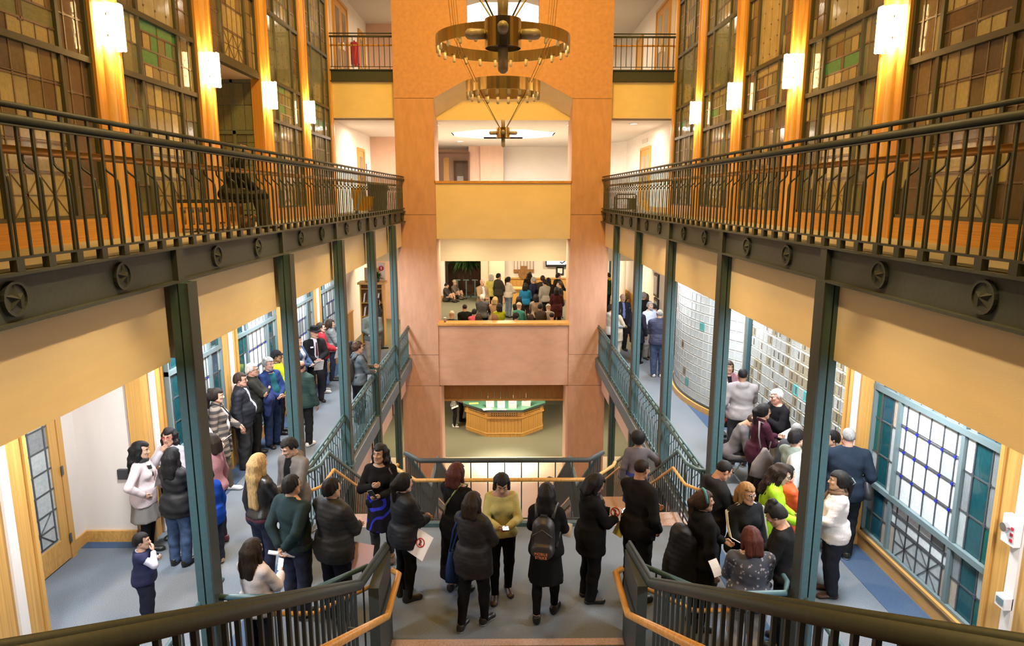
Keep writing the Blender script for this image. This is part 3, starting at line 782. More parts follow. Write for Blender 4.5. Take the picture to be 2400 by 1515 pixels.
# ================================================================= RAILINGS, STAIRS, LAMPS, FURNITURE
def bent_mesh():
    b = MB(); b.tube([(0, 0, .07), (0, 0, .50), (.006, 0, .545), (.035, 0, .585), (.075, 0, .615), (.095, 0, .645), (.098, 0, .69)], .0085, 6)
    me = D.meshes.new('bent_baluster'); me.from_pydata(b.v, [], b.f); me.materials.append(M['steel']); me.update(); return me
BENT = bent_mesh()
def balcony_rail(label, sx, xo, y0, y1, z0, wood_segs, grp):
    SM = M['steel'] if z0 > 1 else M['steel_lt']  # one metal on both floors; the bluer copy has cool light painted in
    t = thing('balcony_railing', label, 'railing', (sx * xo, y0, z0), grp)
    X = sx * xo
    for a, c in wood_segs:
        w = MB(); w.tube([(X, a, z0 + .955), (X, c, z0 + .955)], .019, 8); w.build('upper_rail', SM, t, smooth=True)
        w = MB(); w.tube([(X, a, z0 + .875), (X, c, z0 + .875)], .030, 8); w.build('top_rail', SM, t, smooth=True)
        pbox('flat_bar', SM, t, X - .02, X + .02, a, c, z0 + .835, z0 + .845)
        pbox('bottom_rail', SM, t, X - .016, X + .016, a, c, z0 + .07, z0 + .085)
        w = MB(); w.tube([(X + sx * .10, a, z0 + .71), (X + sx * .10, c, z0 + .71)], .027, 10); w.build('wood_handrail', M['wood_y'], t, smooth=True)
    n = int((y1 - y0) / .287)
    for k in range(n):
        y = y0 + .1 + .287 * k
        if not any(a < y - .03 and y + .16 < c for a, c in wood_segs): continue
        pbox('foot_block', SM, t, X - .022, X + .022, y - .022, y + .045, z0, z0 + .07)
        pbox('baluster', SM, t, X - .0075, X + .0075, y - .0135, y + .0015, z0 + .08, z0 + .84)
        pbox('baluster', SM, t, X - .0075, X + .0075, y + .1365, y + .1515, z0 + .08, z0 + .84)
        piece('bent_baluster', SM, t, (X, y + .03, z0), (sx, 1, 1), mesh=BENT)
        pbox('spacer', SM, t, X - .008, X + .008, y - .02, y + .01, z0 + .89, z0 + .95)
    return t
for sx in (-1, 1):
    sd = 'left' if sx < 0 else 'right'
    balcony_rail('dark metal railing with bent pickets and oak handrail along the upper %s balcony' % sd, sx, 2.85, 2.2, YP, 4.36, [(2.2, YP)], None)
    balcony_rail('blue-green metal railing along the middle %s balcony beside the queue' % sd, sx, 2.83, 8.97, YP, .03,
                 [(8.97, 11.62), (11.84, 14.49), (14.71, 17.36), (17.58, YP)], None)
# top floor railings beside the pillars
for sx in (-1, 1):
    a, c = sorted((sx * 3.07, sx * 4.84))
    t = thing('balcony_railing', 'short dark railing on the topmost landing %s of the orange pillar' % ('left' if sx < 0 else 'right'), 'railing', ((a + c) / 2, YP + .12, 8.25))
    for nm, zz, r, m in (('upper_rail', .955, .018, 'steel'), ('top_rail', .875, .028, 'steel'), ('wood_handrail', .66, .024, 'wood')):
        w = MB(); w.tube([(a, YP + .12 + (.08 if m == 'wood' else 0), 8.25 + zz), (c, YP + .12 + (.08 if m == 'wood' else 0), 8.25 + zz)], r, 8); w.build(nm, M[m], t, smooth=True)
    pbox('bottom_rail', M['steel'], t, a, c, YP + .105, YP + .135, 8.32, 8.335)
    for k in range(12):
        x = a + .08 + (c - a - .16) * k / 11
        pbox('baluster', M['steel'], t, x - .009, x + .009, YP + .11, YP + .13, 8.25 if k % 2 else 8.33, 9.12)

def slope_rail(t, top, wood=None, dz=.92, sp=.135, rt=.026, rw=.022, bw=.016, ends=(1, 1), inset=0.04, bottom=True):
    """top: list of points of the top rail; balusters stand under every level or sloping run"""
    w = MB(); w.tube(top, rt, 10); w.build('top_rail', M['steel_lt'] if rt < .03 else M['steel'], t, smooth=True)
    if wood:
        w = MB(); w.tube(wood, rw, 10); w.build('wood_handrail', M['wood_y'], t, smooth=True)
    if bottom:
        w = MB(); w.tube([(p[0], p[1], p[2] - dz) for p in top], .012, 4); w.build('bottom_rail', M['steel'], t)
    for i in range(len(top) - 1):
        a, b = Vector(top[i]), Vector(top[i + 1]); L_ = (b - a).length; hz = math.hypot(b.x - a.x, b.y - a.y)
        if hz < .05: continue
        n = max(1, int(hz / sp))
        for k in range(n):
            p = a.lerp(b, (k + .5) / n)
            pbox('baluster', M['steel'], t, p.x - bw / 2, p.x + bw / 2, p.y - bw / 2, p.y + bw / 2, p.z - dz, p.z)

# --- staircases down to the lower floor, both sides of the bay
for sx in (-1, 1):
    sd = 'left' if sx < 0 else 'right'
    a, c = sorted((sx * 1.5, sx * 2.66))
    t = thing('staircase', 'pink stone staircase going down on the %s of the central bay' % sd, 'stairs', (sx * 2.08, 9.76, 0))
    for k in range(10):
        y = 9.76 + .27 * k; z = -.175 * (k + 1)
        pbox('tread', M['stone'], t, a, c, y, y + .30, z - .17, z - (.0 if k < 9 else 0))
        pbox('nosing_strip', M['stone_dark'], t, a + .05, c - .05, y + .03, y + .05, z, z + .003)
    pbox('landing', M['stone'], t, a, c, 12.46, 14.1, -1.95, -1.752)
    for k in range(14):
        y = 14.1 + .3 * k; z = -1.75 - .175 * (k + 1)
        if k == 13: continue
        pbox('tread', M['stone'], t, a, c, y, y + .33, z - .17, z)
        pbox('nosing_strip', M['stone_dark'], t, a + .05, c - .05, y + .03, y + .05, z, z + .003)
    for nm, x in (('inner', 1.47), ('outer', 2.66)):
        b = MB()
        for (ya, za, yb, zb) in ((9.76, -.02, 12.46, -1.77), (12.46, -1.77, 14.1, -1.77), (14.1, -1.77, 18.2, -4.17)):
            b.bar((sx * x, ya, za - .08), (sx * x, yb, zb - .08), .03, .14)
        b.build('stringer', M['steel'], t)
    tr = thing('stair_railing', 'inner railing of the %s staircase ending in a curled volute below' % sd, 'railing', (sx * 1.47, 9.66, 0))
    x = sx * 1.44
    vol = [(x - sx * .0, 18.5, -3.27), (x - sx * .03, 18.62, -3.27), (x - sx * .12, 18.68, -3.27), (x - sx * .2, 18.6, -3.27), (x - sx * .2, 18.48, -3.27), (x - sx * .12, 18.42, -3.27)]
    top = [(x, 9.66, 1.0), (x, 12.6, -.81), (x, 14.1, -.81), (x, 18.2, -3.22)]
    slope_rail(tr, top, [(x + sx * .08, p[1], p[2] - .26) for p in top])
    w = MB(); w.tube([top[-1]] + vol, .026, 8); w.build('volute', M['steel'], tr, smooth=True)
    w = MB(); w.tube([(p[0], p[1], p[2] - .30) for p in vol[:-1]], .02, 8); w.build('wood_volute', M['wood_y'], tr, smooth=True)
    for q in (0, 2, 3): pbox('newel_bar', M['steel'], tr, vol[q][0] - .012, vol[q][0] + .012, vol[q][1] - .012, vol[q][1] + .012, -4.19, -3.27)
    to = thing('stair_railing', 'outer handrail of the %s staircase joined to the balcony column' % sd, 'railing', (sx * 2.62, 9.7, 0))
    x = sx * 2.62
    top = [(sx * 2.84, 8.98, 1.0), (sx * 2.72, 9.05, 1.0), (x, 9.2, 1.02), (x, 9.68, 1.03), (x, 12.6, -.80), (x, 14.1, -.80), (x, 18.4, -3.27), (x, 18.7, -3.27)]
    wood = [(sx * 2.86, 8.9, .74), (sx * 2.72, 8.95, .74), (sx * 2.58, 9.1, .75), (sx * 2.55, 9.68, .76), (sx * 2.55, 12.6, -1.06), (sx * 2.55, 14.1, -1.06), (sx * 2.55, 18.4, -3.53)]
    slope_rail(to, top, wood)

# --- central bay railing over the void
t = thing('bay_railing', 'black central railing with oak handrail overlooking the reception below', 'railing', (0, 9.37, 0))
P0 = [(-1.47, 9.66, 1.02), (-1.22, 9.37, 1.02), (1.24, 9.37, 1.02), (1.48, 9.66, 1.02)]
w = MB(); w.tube(P0, .034, 10); w.build('top_rail', M['steel'], t, smooth=True)
w = MB(); w.tube([(-1.6, 9.78, .80), (-1.64, 9.72, .76), (-1.27, 9.29, .75), (1.27, 9.29, .75), (1.66, 9.78, .76), (1.70, 9.84, .80)], .026, 10); w.build('wood_handrail', M['wood'], t, smooth=True)
w = MB(); w.tube([(p[0], p[1], .11) for p in P0], .012, 4); w.build('bottom_rail', M['steel'], t)
for i in range(3):
    a, b_ = Vector(P0[i]), Vector(P0[i + 1]); n = 10 if i == 1 else 4
    for k in range(n + (1 if i == 1 else 0)):
        p = a.lerp(b_, k / n if i == 1 else (k + .3) / n)
        pbox('baluster', M['steel'], t, p.x - .008, p.x + .008, p.y - .008, p.y + .008, .11, 1.0)
w = MB()
for i in range(3): w.bar((P0[i][0], P0[i][1], .03), (P0[i + 1][0], P0[i + 1][1], .03), .09, .06)
w.build('curb', M['steel_lt'], t)

# --- stair from which the picture is taken
t = thing('staircase', 'broad pink stone staircase rising at the near end of the landing', 'stairs', (0, 6.15, 0))
for k in range(20):
    y = 6.15 - .302 * k; z = .17 * (k + 1)
    if k < 15:
        pbox('tread', M['stone'], t, -1.28, 1.28, y - .33, y, z - .17, z)
        pbox('nosing_strip', M['stone_dark'], t, -1.2, 1.2, y - .07, y - .05, z, z + .003)
for sx in (-1, 1):
    sd = 'left' if sx < 0 else 'right'
    t = thing('stair_railing', 'thick dark green railing in the %s foreground with slanted oak rail' % sd, 'railing', (sx * 1.4, 6.4, 0))
    xa = 1.28 if sx < 0 else 1.36; xb = 1.42 if sx < 0 else 1.45
    sl = .5626
    top = [(sx * xa, 6.82, 1.06), (sx * xb, 6.1, 1.05), (sx * xb, 1.2, 1.05 + sl * 4.9)]
    w = MB(); w.tube(top, .045, 12); w.build('top_rail', M['steel'], t, smooth=True)
    w = MB(); w.tube([(p[0], p[1], p[2] + .045) for p in top], .022, 10); w.build('rail_bead', M['steel'], t, smooth=True)
    xw = 1.15 if sx < 0 else 1.22
    wood = [(sx * (xw + .08), 6.9, .74), (sx * xw, 6.82, .74), (sx * xw, 6.08, .73), (sx * xw, 1.2, .73 + sl * 4.88)]
    w = MB(); w.tube(wood, .033, 12); w.build('wood_handrail', M['wood_y'], t, smooth=True)
    b = MB(); b.prism([(6.8, 0), (6.8, 1.03), (6.1, 1.02), (6.1, 0)], sx * xa - .05, sx * xa + .05, 'x')
    fixn(b.build('newel_panel', M['steel'], t))
    y = 5.93
    while y > 1.3:
        z = 1.05 + sl * (6.1 - y); pbox('baluster', M['steel'], t, sx * xb - .013, sx * xb + .013, y - .013, y + .013, max(0, z - 1.15), z)
        y -= .155
    for q in (5.6, 4.4, 3.2, 2.0):
        z = .73 + sl * (6.08 - q); w = MB(); w.tube([(sx * xw, q, z - .03), (sx * (xw + .08), q, z - .09), (sx * xb, q, z - .06)], .012, 6); w.build('rail_bracket', M['steel'], t)
    b = MB(); b.bar((sx * xb, 6.1, .0), (sx * xb, 1.2, sl * 4.9), .04, .30); b.build('stringer', M['steel'], t)
    # guard between the column and the newel
    t = thing('guard_railing', 'low blue-grey guard rail between the near %s column and the foreground newel' % sd, 'railing', (sx * 2.3, 6.0, 0))
    top = [(sx * 2.86, 6.36, .97), (sx * 2.83, 6.2, 1.0), (sx * 2.73, 6.0, 1.0), (sx * 2.0, 6.0, 1.0), (sx * 1.42, 6.55, 1.0)]
    wood = [(sx * 2.74, 6.45, .7), (sx * 2.66, 6.18, .7), (sx * 1.9, 6.18, .7), (sx * 1.40, 6.68, .7)]
    slope_rail(t, top, wood, sp=.13, dz=.96)
    t = thing('guard_railing', 'blue-grey handrail sloping past the foot of the near %s column' % sd, 'railing', (sx * 2.9, 5.0, 0))
    slope_rail(t, [(sx * 2.86, 5.84, 1.03), (sx * 2.86, 3.2, 1.03)], None, rt=.028, dz=1.0)

# --- chandeliers
def chandelier(label, y, zh):
    t = thing('chandelier', label, 'chandelier', (0, y, zh))
    def bulb(c, d, L_, r, nm='bulb'):
        c = Vector(c); d = Vector(d); b = MB()
        b.tube([c, c + d * (L_ - r), c + d * (L_ - r * .5), c + d * (L_ - r * .13), c + d * L_], r, 10, rs=[r * .9, r, r * .87, r * .5, r * .1])
        b.build(nm, M['frost'], t, smooth=True)
        b = MB(); b.tube([c - d * .03, c + d * .02], r * .8, 8); b.build('socket', M['lead'], t)
    hr, hh = .113, .17
    b = MB(); b.lathe([(hr * .97, -hh / 2), (hr, -hh / 2), (hr, hh / 2), (hr * .97, hh / 2), (hr * .97, -hh / 2)], (0, y, zh), 32); b.build('hub', M['brass'], t, smooth=False)
    b = MB(); b.lathe([(0, hh / 2 - .02), (hr * .97, hh / 2 - .02)], (0, y, zh), 24); b.build('hub_plate', M['lead'], t); b = MB(); b.lathe([(0, -hh / 2 + .03), (hr * .97, -hh / 2 + .03)], (0, y, zh), 24); b.build('hub_plate', M['lead'], t)
    for d in ((1, 0, 0), (-1, 0, 0), (0, -1, 0), (0, 1, 0)): bulb((d[0] * hr, y + d[1] * hr, zh), d, .125, .034)
    bulb((0, y, zh + hh / 2 - .02), (0, 0, 1), .16, .034); bulb((0, y, zh - hh / 2 + .02), (0, 0, -1), .17, .034)
    rings = []
    for nm, r, dz, n in (('large_ring', 1.10, 1.42, 24), ('small_ring', .62, .72, 20)):
        z = zh + dz; h = .19
        b = MB(); b.lathe([(r, -h / 2), (r, h / 2), (r - .012, h / 2), (r - .012, -h / 2), (r, -h / 2)], (0, y, z), 72); b.build(nm, M['brass'], t, smooth=False)
        for k in range(n):
            a = 2 * PI * (k + .5) / n; bulb(((r - .03) * math.cos(a), y + (r - .03) * math.sin(a), z - h / 2 + .03), (0, 0, -1), .12, .027)
        rings.append((r, z))
    ch = [(hr * .7, zh + hh / 2)] + [(rings[1][0] - .02, rings[1][1])] + [(rings[0][0] - .02, rings[0][1])] + [(1.7, 12.4)]
    for i in range(3):
        for k in range(4):
            for d in (-.03, .03):
                if i == 0 and d > 0: continue
                a = PI / 4 + k * PI / 2
                r0, z0 = ch[i]; r1, z1 = ch[i + 1]; 
                q = d if i else 0
                b = MB(); b.tube([(r0 * math.cos(a + q / max(r0, .2)), y + r0 * math.sin(a + q / max(r0, .2)), z0), (r1 * math.cos(a + q / r1), y + r1 * math.sin(a + q / r1), z1)], .004 if i else .006, 5)
                b.build('rod', M['rodm'], t)
    return t
chandelier('brass two-ring chandelier hanging before the orange arch, with frosted bulbs', 11.85, 5.83)
chandelier('nearest brass chandelier, only its drum hub with six thick bulbs in view', 4.5, 5.785)

# --- wall sconces
for sx in (-1, 1):
    for k in range(1, 5):
        y = 5.99 + 2.87 * k; x = sx * 4.83; z = 6.8
        t = thing('wall_sconce', '%s glowing half-round glass wall lamp on the %s wooden posts' % (['nearest', 'second', 'third', 'farthest'][k - 1], 'left' if sx < 0 else 'right'), 'wall lamp', (x, y, z))
        a, c = sorted((x, x - sx * .02)); pbox('back_plate', M['brass'], t, a, c, y - .06, y + .06, z - .2, z + .2)
        for j in range(5):
            a0 = -PI / 2 + PI * j / 5 + .02; a1 = -PI / 2 + PI * (j + 1) / 5 - .02
            b = MB(); r = .215; n = 4
            up = .24 + (.03 if j == 2 else .015 if j in (1, 3) else 0); dn = -.24 - (.0 if j in (0, 4) else .01)
            vs = [(x - sx * rr * math.cos(a0 + (a1 - a0) * i / n), y + rr * math.sin(a0 + (a1 - a0) * i / n), z + zz) for rr in (r, r - .008) for zz in (dn, up) for i in range(n + 1)]
            m_ = n + 1
            fs = []
            for i in range(n): fs += [(i, i + 1, m_ + i + 1, m_ + i), (2 * m_ + i, 3 * m_ + i, 3 * m_ + i + 1, 2 * m_ + i + 1), (m_ + i, m_ + i + 1, 3 * m_ + i + 1, 3 * m_ + i), (i, 2 * m_ + i, 2 * m_ + i + 1, i + 1)]
            fs += [(0, m_, 3 * m_, 2 * m_), (n, 2 * m_ + n, 3 * m_ + n, m_ + n)]
            b.add(vs, fs); fixn(b.build('glass_panel', M['lampglass'], t))
        for q in (.10, -.14):
            for j in (1, 3):
                a0 = -PI / 2 + PI * j / 5
                pbox('screw', M['brass'], t, x - sx * .217 * math.cos(a0) - .006, x - sx * .217 * math.cos(a0) + .006, y + .217 * math.sin(a0) - .008, y + .217 * math.sin(a0) + .008, z + q, z + q + .03)
        point('sconce_lamp', (x - sx * .07, y, z + .1), .03, 62, (1, .60, .2))
        point('sconce_lamp', (x - sx * .07, y, z - .1), .03, 62, (1, .60, .2))

# --- reception desk on the lower floor
zb = -4.19
t = thing('reception_desk', 'octagonal wooden reception desk with green top on the lower floor', 'desk', (0, 25.6, zb))
F = [(-1.46, 26.9), (-1.44, 25.45), (-.62, 24.62), (.66, 24.62), (1.48, 25.48), (1.48, 26.9)]
def off(poly, d):
    c = (0, 25.8); return [(c[0] + (x - c[0]) * (1 + d), c[1] + (y - c[1]) * (1 + d)) for x, y in poly]
b = MB(); b.prism(off(F, -.03), zb + .0, zb + 1.02); fixn(b.build('core', M['wood_dk'], t))
b = MB(); b.prism(off(F, .09), zb + 1.02, zb + 1.09); fixn(b.build('desk_top', M['green_top'], t))
b = MB(); b.prism(off(F, .10), zb + 1.0, zb + 1.02); b.prism(off(F, .092), zb + 1.02, zb + 1.075); fixn(b.build('edge_band', M['steel'], t))
b = MB(); b.prism(off(F, .03), zb, zb + .13); fixn(b.build('plinth', M['wood'], t))
b = MB(); b.prism(off(F, .035), zb + .13, zb + .15); fixn(b.build('plinth_cap', M['wood_lt'], t))
b = MB(); b.prism(off(F, .055), zb + .74, zb + .79); fixn(b.build('moulding', M['wood'], t))
b = MB(); b.prism(off(F, .01), zb + .79, zb + 1.0); fixn(b.build('frieze', M['wood'], t))
for i in range(5):
    (x0, y0), (x1, y1) = off(F, .005)[i], off(F, .005)[i + 1]; L_ = math.hypot(x1 - x0, y1 - y0); n = round(L_ / .13); an = math.atan2(y1 - y0, x1 - x0)
    for k in range(n):
        q = (k + .5) / n; piece('board', M['wood'], t, (x0 + (x1 - x0) * q, y0 + (y1 - y0) * q, zb + .44), (L_ / n - .008, .03 + .004 * (k % 2), .6), (0, 0, an))
    if 0 < i < 4:
        (x0, y0), (x1, y1) = off(F, .012)[i], off(F, .012)[i + 1]
        h = MB()
        for k in range(12):
            for r_ in (0, 1):
                q = .14 + .72 * k / 11; cx, cy = x0 + (x1 - x0) * q, y0 + (y1 - y0) * q
                e = Vector((math.cos(an), math.sin(an), 0)) * .02
                p = Vector((cx, cy, zb + .85 + .075 * r_)); h.bar(p - e, p + e, .012, .035)
        o = h.build('vent_holes', M['black'], t); o['kind'] = 'stuff'
DT = zb + 1.09
def sheet(name, label, cat, c, w_, h_, rz, m, tilt=0, grp=None, lines=0):
    t = thing(name, label, cat, c, grp)
    t.rotation_euler = (tilt, 0, rz); WL[t.name] = (0, 0, 0)
    b = MB(); n = 4
    vs = []
    for i in range(n + 1):
        for s_ in (-1, 1): vs.append((s_ * w_ / 2, (i / n - .5) * h_, .004 + .006 * math.sin(i / n * PI)))
    vs += [(x, y, z - .002) for x, y, z in vs]
    m_ = 2 * (n + 1)
    fs = [(2 * i, 2 * i + 1, 2 * i + 3, 2 * i + 2) for i in range(n)] + [(m_ + 2 * i, m_ + 2 * i + 2, m_ + 2 * i + 3, m_ + 2 * i + 1) for i in range(n)]
    b.add(vs, fs); o = b.build('sheet', m, t)
    if lines:
        b = MB()
        for k in range(lines):
            yy = h_ * (.36 - .72 * k / lines); b.box(-w_ * .38, w_ * (.38 - .12 * (k % 3)), yy - h_ * .012, yy + h_ * .012, .0115, .0125)
        o = b.build('printed_lines', M['print'], t); o['kind'] = 'stuff'
    return t
def stand_sign(label, c, w_, h_, rz, extra=None, pocket=False):
    t = thing('sign_holder', label, 'sign', c, None); t.rotation_euler = (0, 0, rz); WL[t.name] = (0, 0, 0)
    b = MB(); b.bar((0, 0, 0), (0, .07, h_), w_, .006, (0, 1, 0)); 
    b.v = []; b.f = []; b.mi = []
    b.add([(-w_ / 2, 0, 0), (w_ / 2, 0, 0), (w_ / 2, .09, h_), (-w_ / 2, .09, h_), (-w_ / 2, .006, -.0), (w_ / 2, .006, 0), (w_ / 2, .096, h_), (-w_ / 2, .096, h_)], [(0, 1, 2, 3), (7, 6, 5, 4), (0, 4, 5, 1), (1, 5, 6, 2), (2, 6, 7, 3), (3, 7, 4, 0)])
    b.build('card', M['paper'], t)
    b = MB(); b.box(-w_ / 2, w_ / 2, -.02, .1, 0, .006); b.build('foot', M['chrome'], t)
    b = MB()
    for k in range(6):
        f = .88 - .1 * k; b.bar((-w_ * .36, .09 * f - .003, h_ * f), (w_ * .3, .09 * f - .003, h_ * f), .004, .012)
    o = b.build('printed_lines', M['print'], t); o['kind'] = 'stuff'
    if extra:
        cu = D.curves.new('numeral', 'FONT'); cu.body = extra; cu.size = h_ * .34; cu.extrude = .001; cu.materials.append(M['print_dark'])
        o = link('tmp', cu); dg = bpy.context.evaluated_depsgraph_get(); me = D.meshes.new_from_object(o.evaluated_get(dg)); D.objects.remove(o); o = link('numeral', me, t); o.location = (w_ * .1, .09 * .42 - .008, h_ * .42); o.rotation_euler = (math.radians(72), PI / 2, 0)
    if pocket:
        b = MB(); b.box(-w_ / 2, w_ / 2, -.06, .0, 0, h_ * .35); b.build('leaflet_pocket', M['paper'], t)
stand_sign('white card leaning in a holder at the left of the green desk top', (-.52, 24.85, DT), .30, .42, .15)
stand_sign('grey card with a dark 610 in the middle of the green desk top', (-.1, 24.72, DT), .28, .40, 0, '610')
stand_sign('white leaflet stand with a pocket right of the middle of the desk', (.33, 24.75, DT), .30, .48, 0, None, True)
stand_sign('white leaflet stand with pictures near the right corner of the desk', (.86, 25.05, DT), .34, .44, -.3, None, True)
sheet('paper_sheet', 'blank white sheet lying at the left front edge of the desk', 'paper', (-.62, 24.62, DT), .36, .25, .3, M['paper'])
sheet('paper_sheet', 'narrow white slip lying before the grey 610 card on the desk', 'paper', (-.08, 24.55, DT), .34, .1, 0, M['paper'])
sheet('paper_sheet', 'pale yellow sheet lying at the left end of the green desk', 'paper', (-1.16, 25.35, DT), .36, .2, .2, M['paper_yel'])

# --- bookcase, plant, sign in the middle lobby at left
t = thing('bookcase', 'tall oak bookcase with leaflets behind the left railing', 'bookcase', (-4.2, 21.9, 0))
for x in (-4.58, -3.88): pbox('side_panel', M['wood'], t, x - .02, x + .02, 21.7, 22.15, 0, 2.0)
pbox('back_panel', M['wood_dk'], t, -4.58, -3.88, 22.12, 22.15, 0, 2.0)
for z in (.05, .5, .95, 1.4, 1.85): pbox('shelf', M['wood'], t, -4.56, -3.90, 21.72, 22.12, z - .012, z + .012)
pbox('cornice', M['wood'], t, -4.66, -3.80, 21.64, 22.2, 2.0, 2.07)
q = 0
for z in (.512, .962, 1.412):
    for k in range(4):
        t = thing('brochure', '%s pale brochure on the %s shelf of the oak bookcase' % (['first', 'second', 'third', 'fourth'][k], ['lower', 'middle', 'upper'][q]), 'brochure', (-4.48 + k * .15, 21.82, z), 'brochures in the oak bookcase')
        piece('cover', M['paper'] if (k + q) % 3 else GL['sage'], t, (-4.48 + k * .15, 21.84, z + .152), (.02, .2, .29), (0, .15, 0)); piece('pages', M['paper'], t, (-4.46 + k * .15, 21.84, z + .150), (.02, .19, .28), (0, .15, 0))
    q += 1
def plant(label, c, r, h, n, seed, pot=True, drop=0):
    t = thing('potted_plant', label, 'plant', c); rr = random.Random(seed)
    if pot:
        b = MB(); b.lathe([(0, 0), (r * .45, 0), (r * .6, h * .35), (r * .52, h * .35), (r * .5, h * .3), (0, h * .3)], c, 14); b.build('pot', M['bin'], t, smooth=True)
    b = MB()
    for k in range(n):
        a = rr.uniform(0, 2 * PI); el = rr.uniform(-.2 - drop, 1.3); L_ = r * rr.uniform(.6, 1.1); z0 = c[2] + h * .35
        d = Vector((math.cos(a) * math.cos(el), math.sin(a) * math.cos(el), math.sin(el))); p = Vector((c[0], c[1], z0)) + Vector((rr.uniform(-.2, .2) * r, rr.uniform(-.2, .2) * r, rr.uniform(0, .3) * h))
        s_ = d.cross(Vector((0, 0, 1))).normalized() * L_ * .13
        b.add([p, p + d * L_ * .5 + s_, p + d * L_ - Vector((0, 0, L_ * .25)), p + d * L_ * .5 - s_], [(0, 1, 2, 3)])
    o = b.build('foliage', M['leaf'], t); o['kind'] = 'stuff'
    return t
plant('small bushy plant on top of the oak bookcase', (-4.1, 21.8, 2.07), .25, .36, 90, 2)
plant('dark green hanging plant beside the grey lettering shapes in the far lobby', (-1.75, 32.6, 1.5), .9, 1.0, 300, 3, False, .6)
plant('small potted plant on the upper floor by the brown door', (-2.35, 31.0, 4.27), .42, 1.15, 60, 4)
t = thing('wall_sign', 'white notice with a round red symbol on the wall right of the bookcase', 'sign', (-4.0, 22.5, 1.9))
pbox('board', M['paper'], t, -4.14, -3.9, 22.46, 22.5, 1.95, 2.62)
b = MB(); b.tube([(-4.02, 22.455, 2.44), (-4.02, 22.44, 2.44)], .085, 16); b.build('red_disc', M['red'], t)
b = MB(); b.box(-4.035, -4.005, 22.43, 22.438, 2.40, 2.49); b.build('symbol', M['paper'], t)
t = thing('picture_frame', 'orange framed picture leaning on top of the oak bookcase', 'picture', (-4.3, 22.05, 2.07))
pbox('frame', M['wood'], t, -4.5, -4.05, 22.06, 22.09, 2.07, 2.5); pbox('picture', GL['sand'], t, -4.46, -4.09, 22.05, 22.06, 2.11, 2.46)

# --- far lobby fittings on the middle floor
t = thing('television', 'wall-mounted black television showing a bright picture in the far lobby', 'television', (2.55, 31.45, 1.5))
pbox('casing', M['black'], t, 1.95, 3.2, 31.42, 31.5, 1.55, 2.28); pbox('screen', M['screen'], t, 2.0, 3.15, 31.40, 31.42, 1.66, 2.24)
b = MB(); b.tube([(2.6, 31.39, 1.78), (2.7, 31.39, 1.72), (2.78, 31.39, 1.78), (2.85, 31.39, 1.84)], .03, 6); b.prism([(2.85, 1.66), (3.15, 1.66), (3.15, 1.86), (2.98, 1.8)], 31.385, 31.395, 'y'); b.build('screen_image', M['print_dark'], t)
b = MB(); b.tube([(2.6, 31.5, 1.9), (2.6, 31.62, 1.9)], .06, 8); b.build('wall_mount', M['black'], t)
t = thing('wall_ornament', 'brown wooden grille on the lobby wall above the round carved seal', 'wall ornament', (.95, 31.58, 1.3))
for k in range(7): pbox('slat', M['walnut'], t, .49 + k * .147, .505 + k * .147, 31.53, 31.57, 1.38, 2.5)
pbox('frame_rail', M['wood_dk'], t, .47, 1.40, 31.52, 31.58, 1.28, 1.42); pbox('frame_block', M['wood_dk'], t, .78, 1.10, 31.51, 31.58, 1.3, 1.58)
t = thing('wall_seal', 'round carved wooden seal on the lobby wall', 'wall ornament', (.93, 31.5, 1.22))
b = MB()
for r_, d in ((.24, .02), (.20, .035), (.17, .025), (.08, .045)): b.tube([(.93, 31.5, 1.24), (.93, 31.5 - d, 1.24)], r_, 24)
b.build('carved_disc', M['seal'], t)
b = MB(); b.tube([(.93, 31.52, 1.24), (.93, 31.46, 1.24)], .255, 24); b.build('rim', M['wood_dk'], t)
for i, (x, z, w_, h_, lab) in enumerate(((2.62, 1.35, .36, .40, 'small black framed picture under the television'),)):
    t = thing('picture_frame', lab, 'picture', (x, 31.58, z)); pbox('frame', M['black'], t, x - w_ / 2, x + w_ / 2, 31.55, 31.59, z - h_ / 2, z + h_ / 2); pbox('picture', M['paper'], t, x - w_ * .3, x + w_ * .3, 31.54, 31.55, z - h_ * .3, z + h_ * .3)
t = thing('lobby_counter', 'low oak service counter behind the standing crowd in the lobby', 'counter', (1.0, 30.4, 0))
for k in range(14): pbox('board', M['wood'], t, .06 + k * .15, .205 + k * .15, 30.2, 30.24, 0, .68)
pbox('counter_top', M['wood_lt'], t, .0, 2.2, 30.12, 30.7, .68, .74); pbox('dark_shelf', M['walnut'], t, .9, 1.5, 30.6, 30.7, .76, .95)
# grey folded frames and walnut panels beyond the left opening
for k in range(3):
    t = thing('display_panel', '%s tall dark walnut panel leaning beyond the left lobby opening' % ['first', 'second', 'third'][k], 'panel', (-2.55 + k * .45, 33.6, 0))
    b = MB(); x = -2.55 + k * .45; b.prism([(x - .17, 0), (x + .17, 0), (x + .17, 1.55 - .12 * k), (x + .02, 1.75 - .12 * k), (x - .17, 1.4 - .12 * k)], 33.55, 33.62, 'y'); fixn(b.build('board', M['walnut'], t))
    b = MB(); b.box(x - .2, x + .2, 33.5, 33.7, 0, .06); b.build('foot', M['wood_dk'], t)
for k in range(3):
    x = -2.2 + k * .42
    t = thing('trestle', '%s upright grey trestle frame on the carpet in the far lobby' % ['left', 'middle', 'right'][k], 'trestle', (x, 32.4, 0))
    b = MB(); b.box(x - .03, x + .03, 32.37, 32.43, .06, .82); b.build('post', M['mull2'], t)
    b = MB(); b.box(x - .18, x + .18, 32.35, 32.45, .0, .06); b.build('foot', M['mull2'], t)
    b = MB(); b.box(x - .14, x + .14, 32.36, 32.44, .80, .86); b.build('cross_bar', M['mull2'], t)
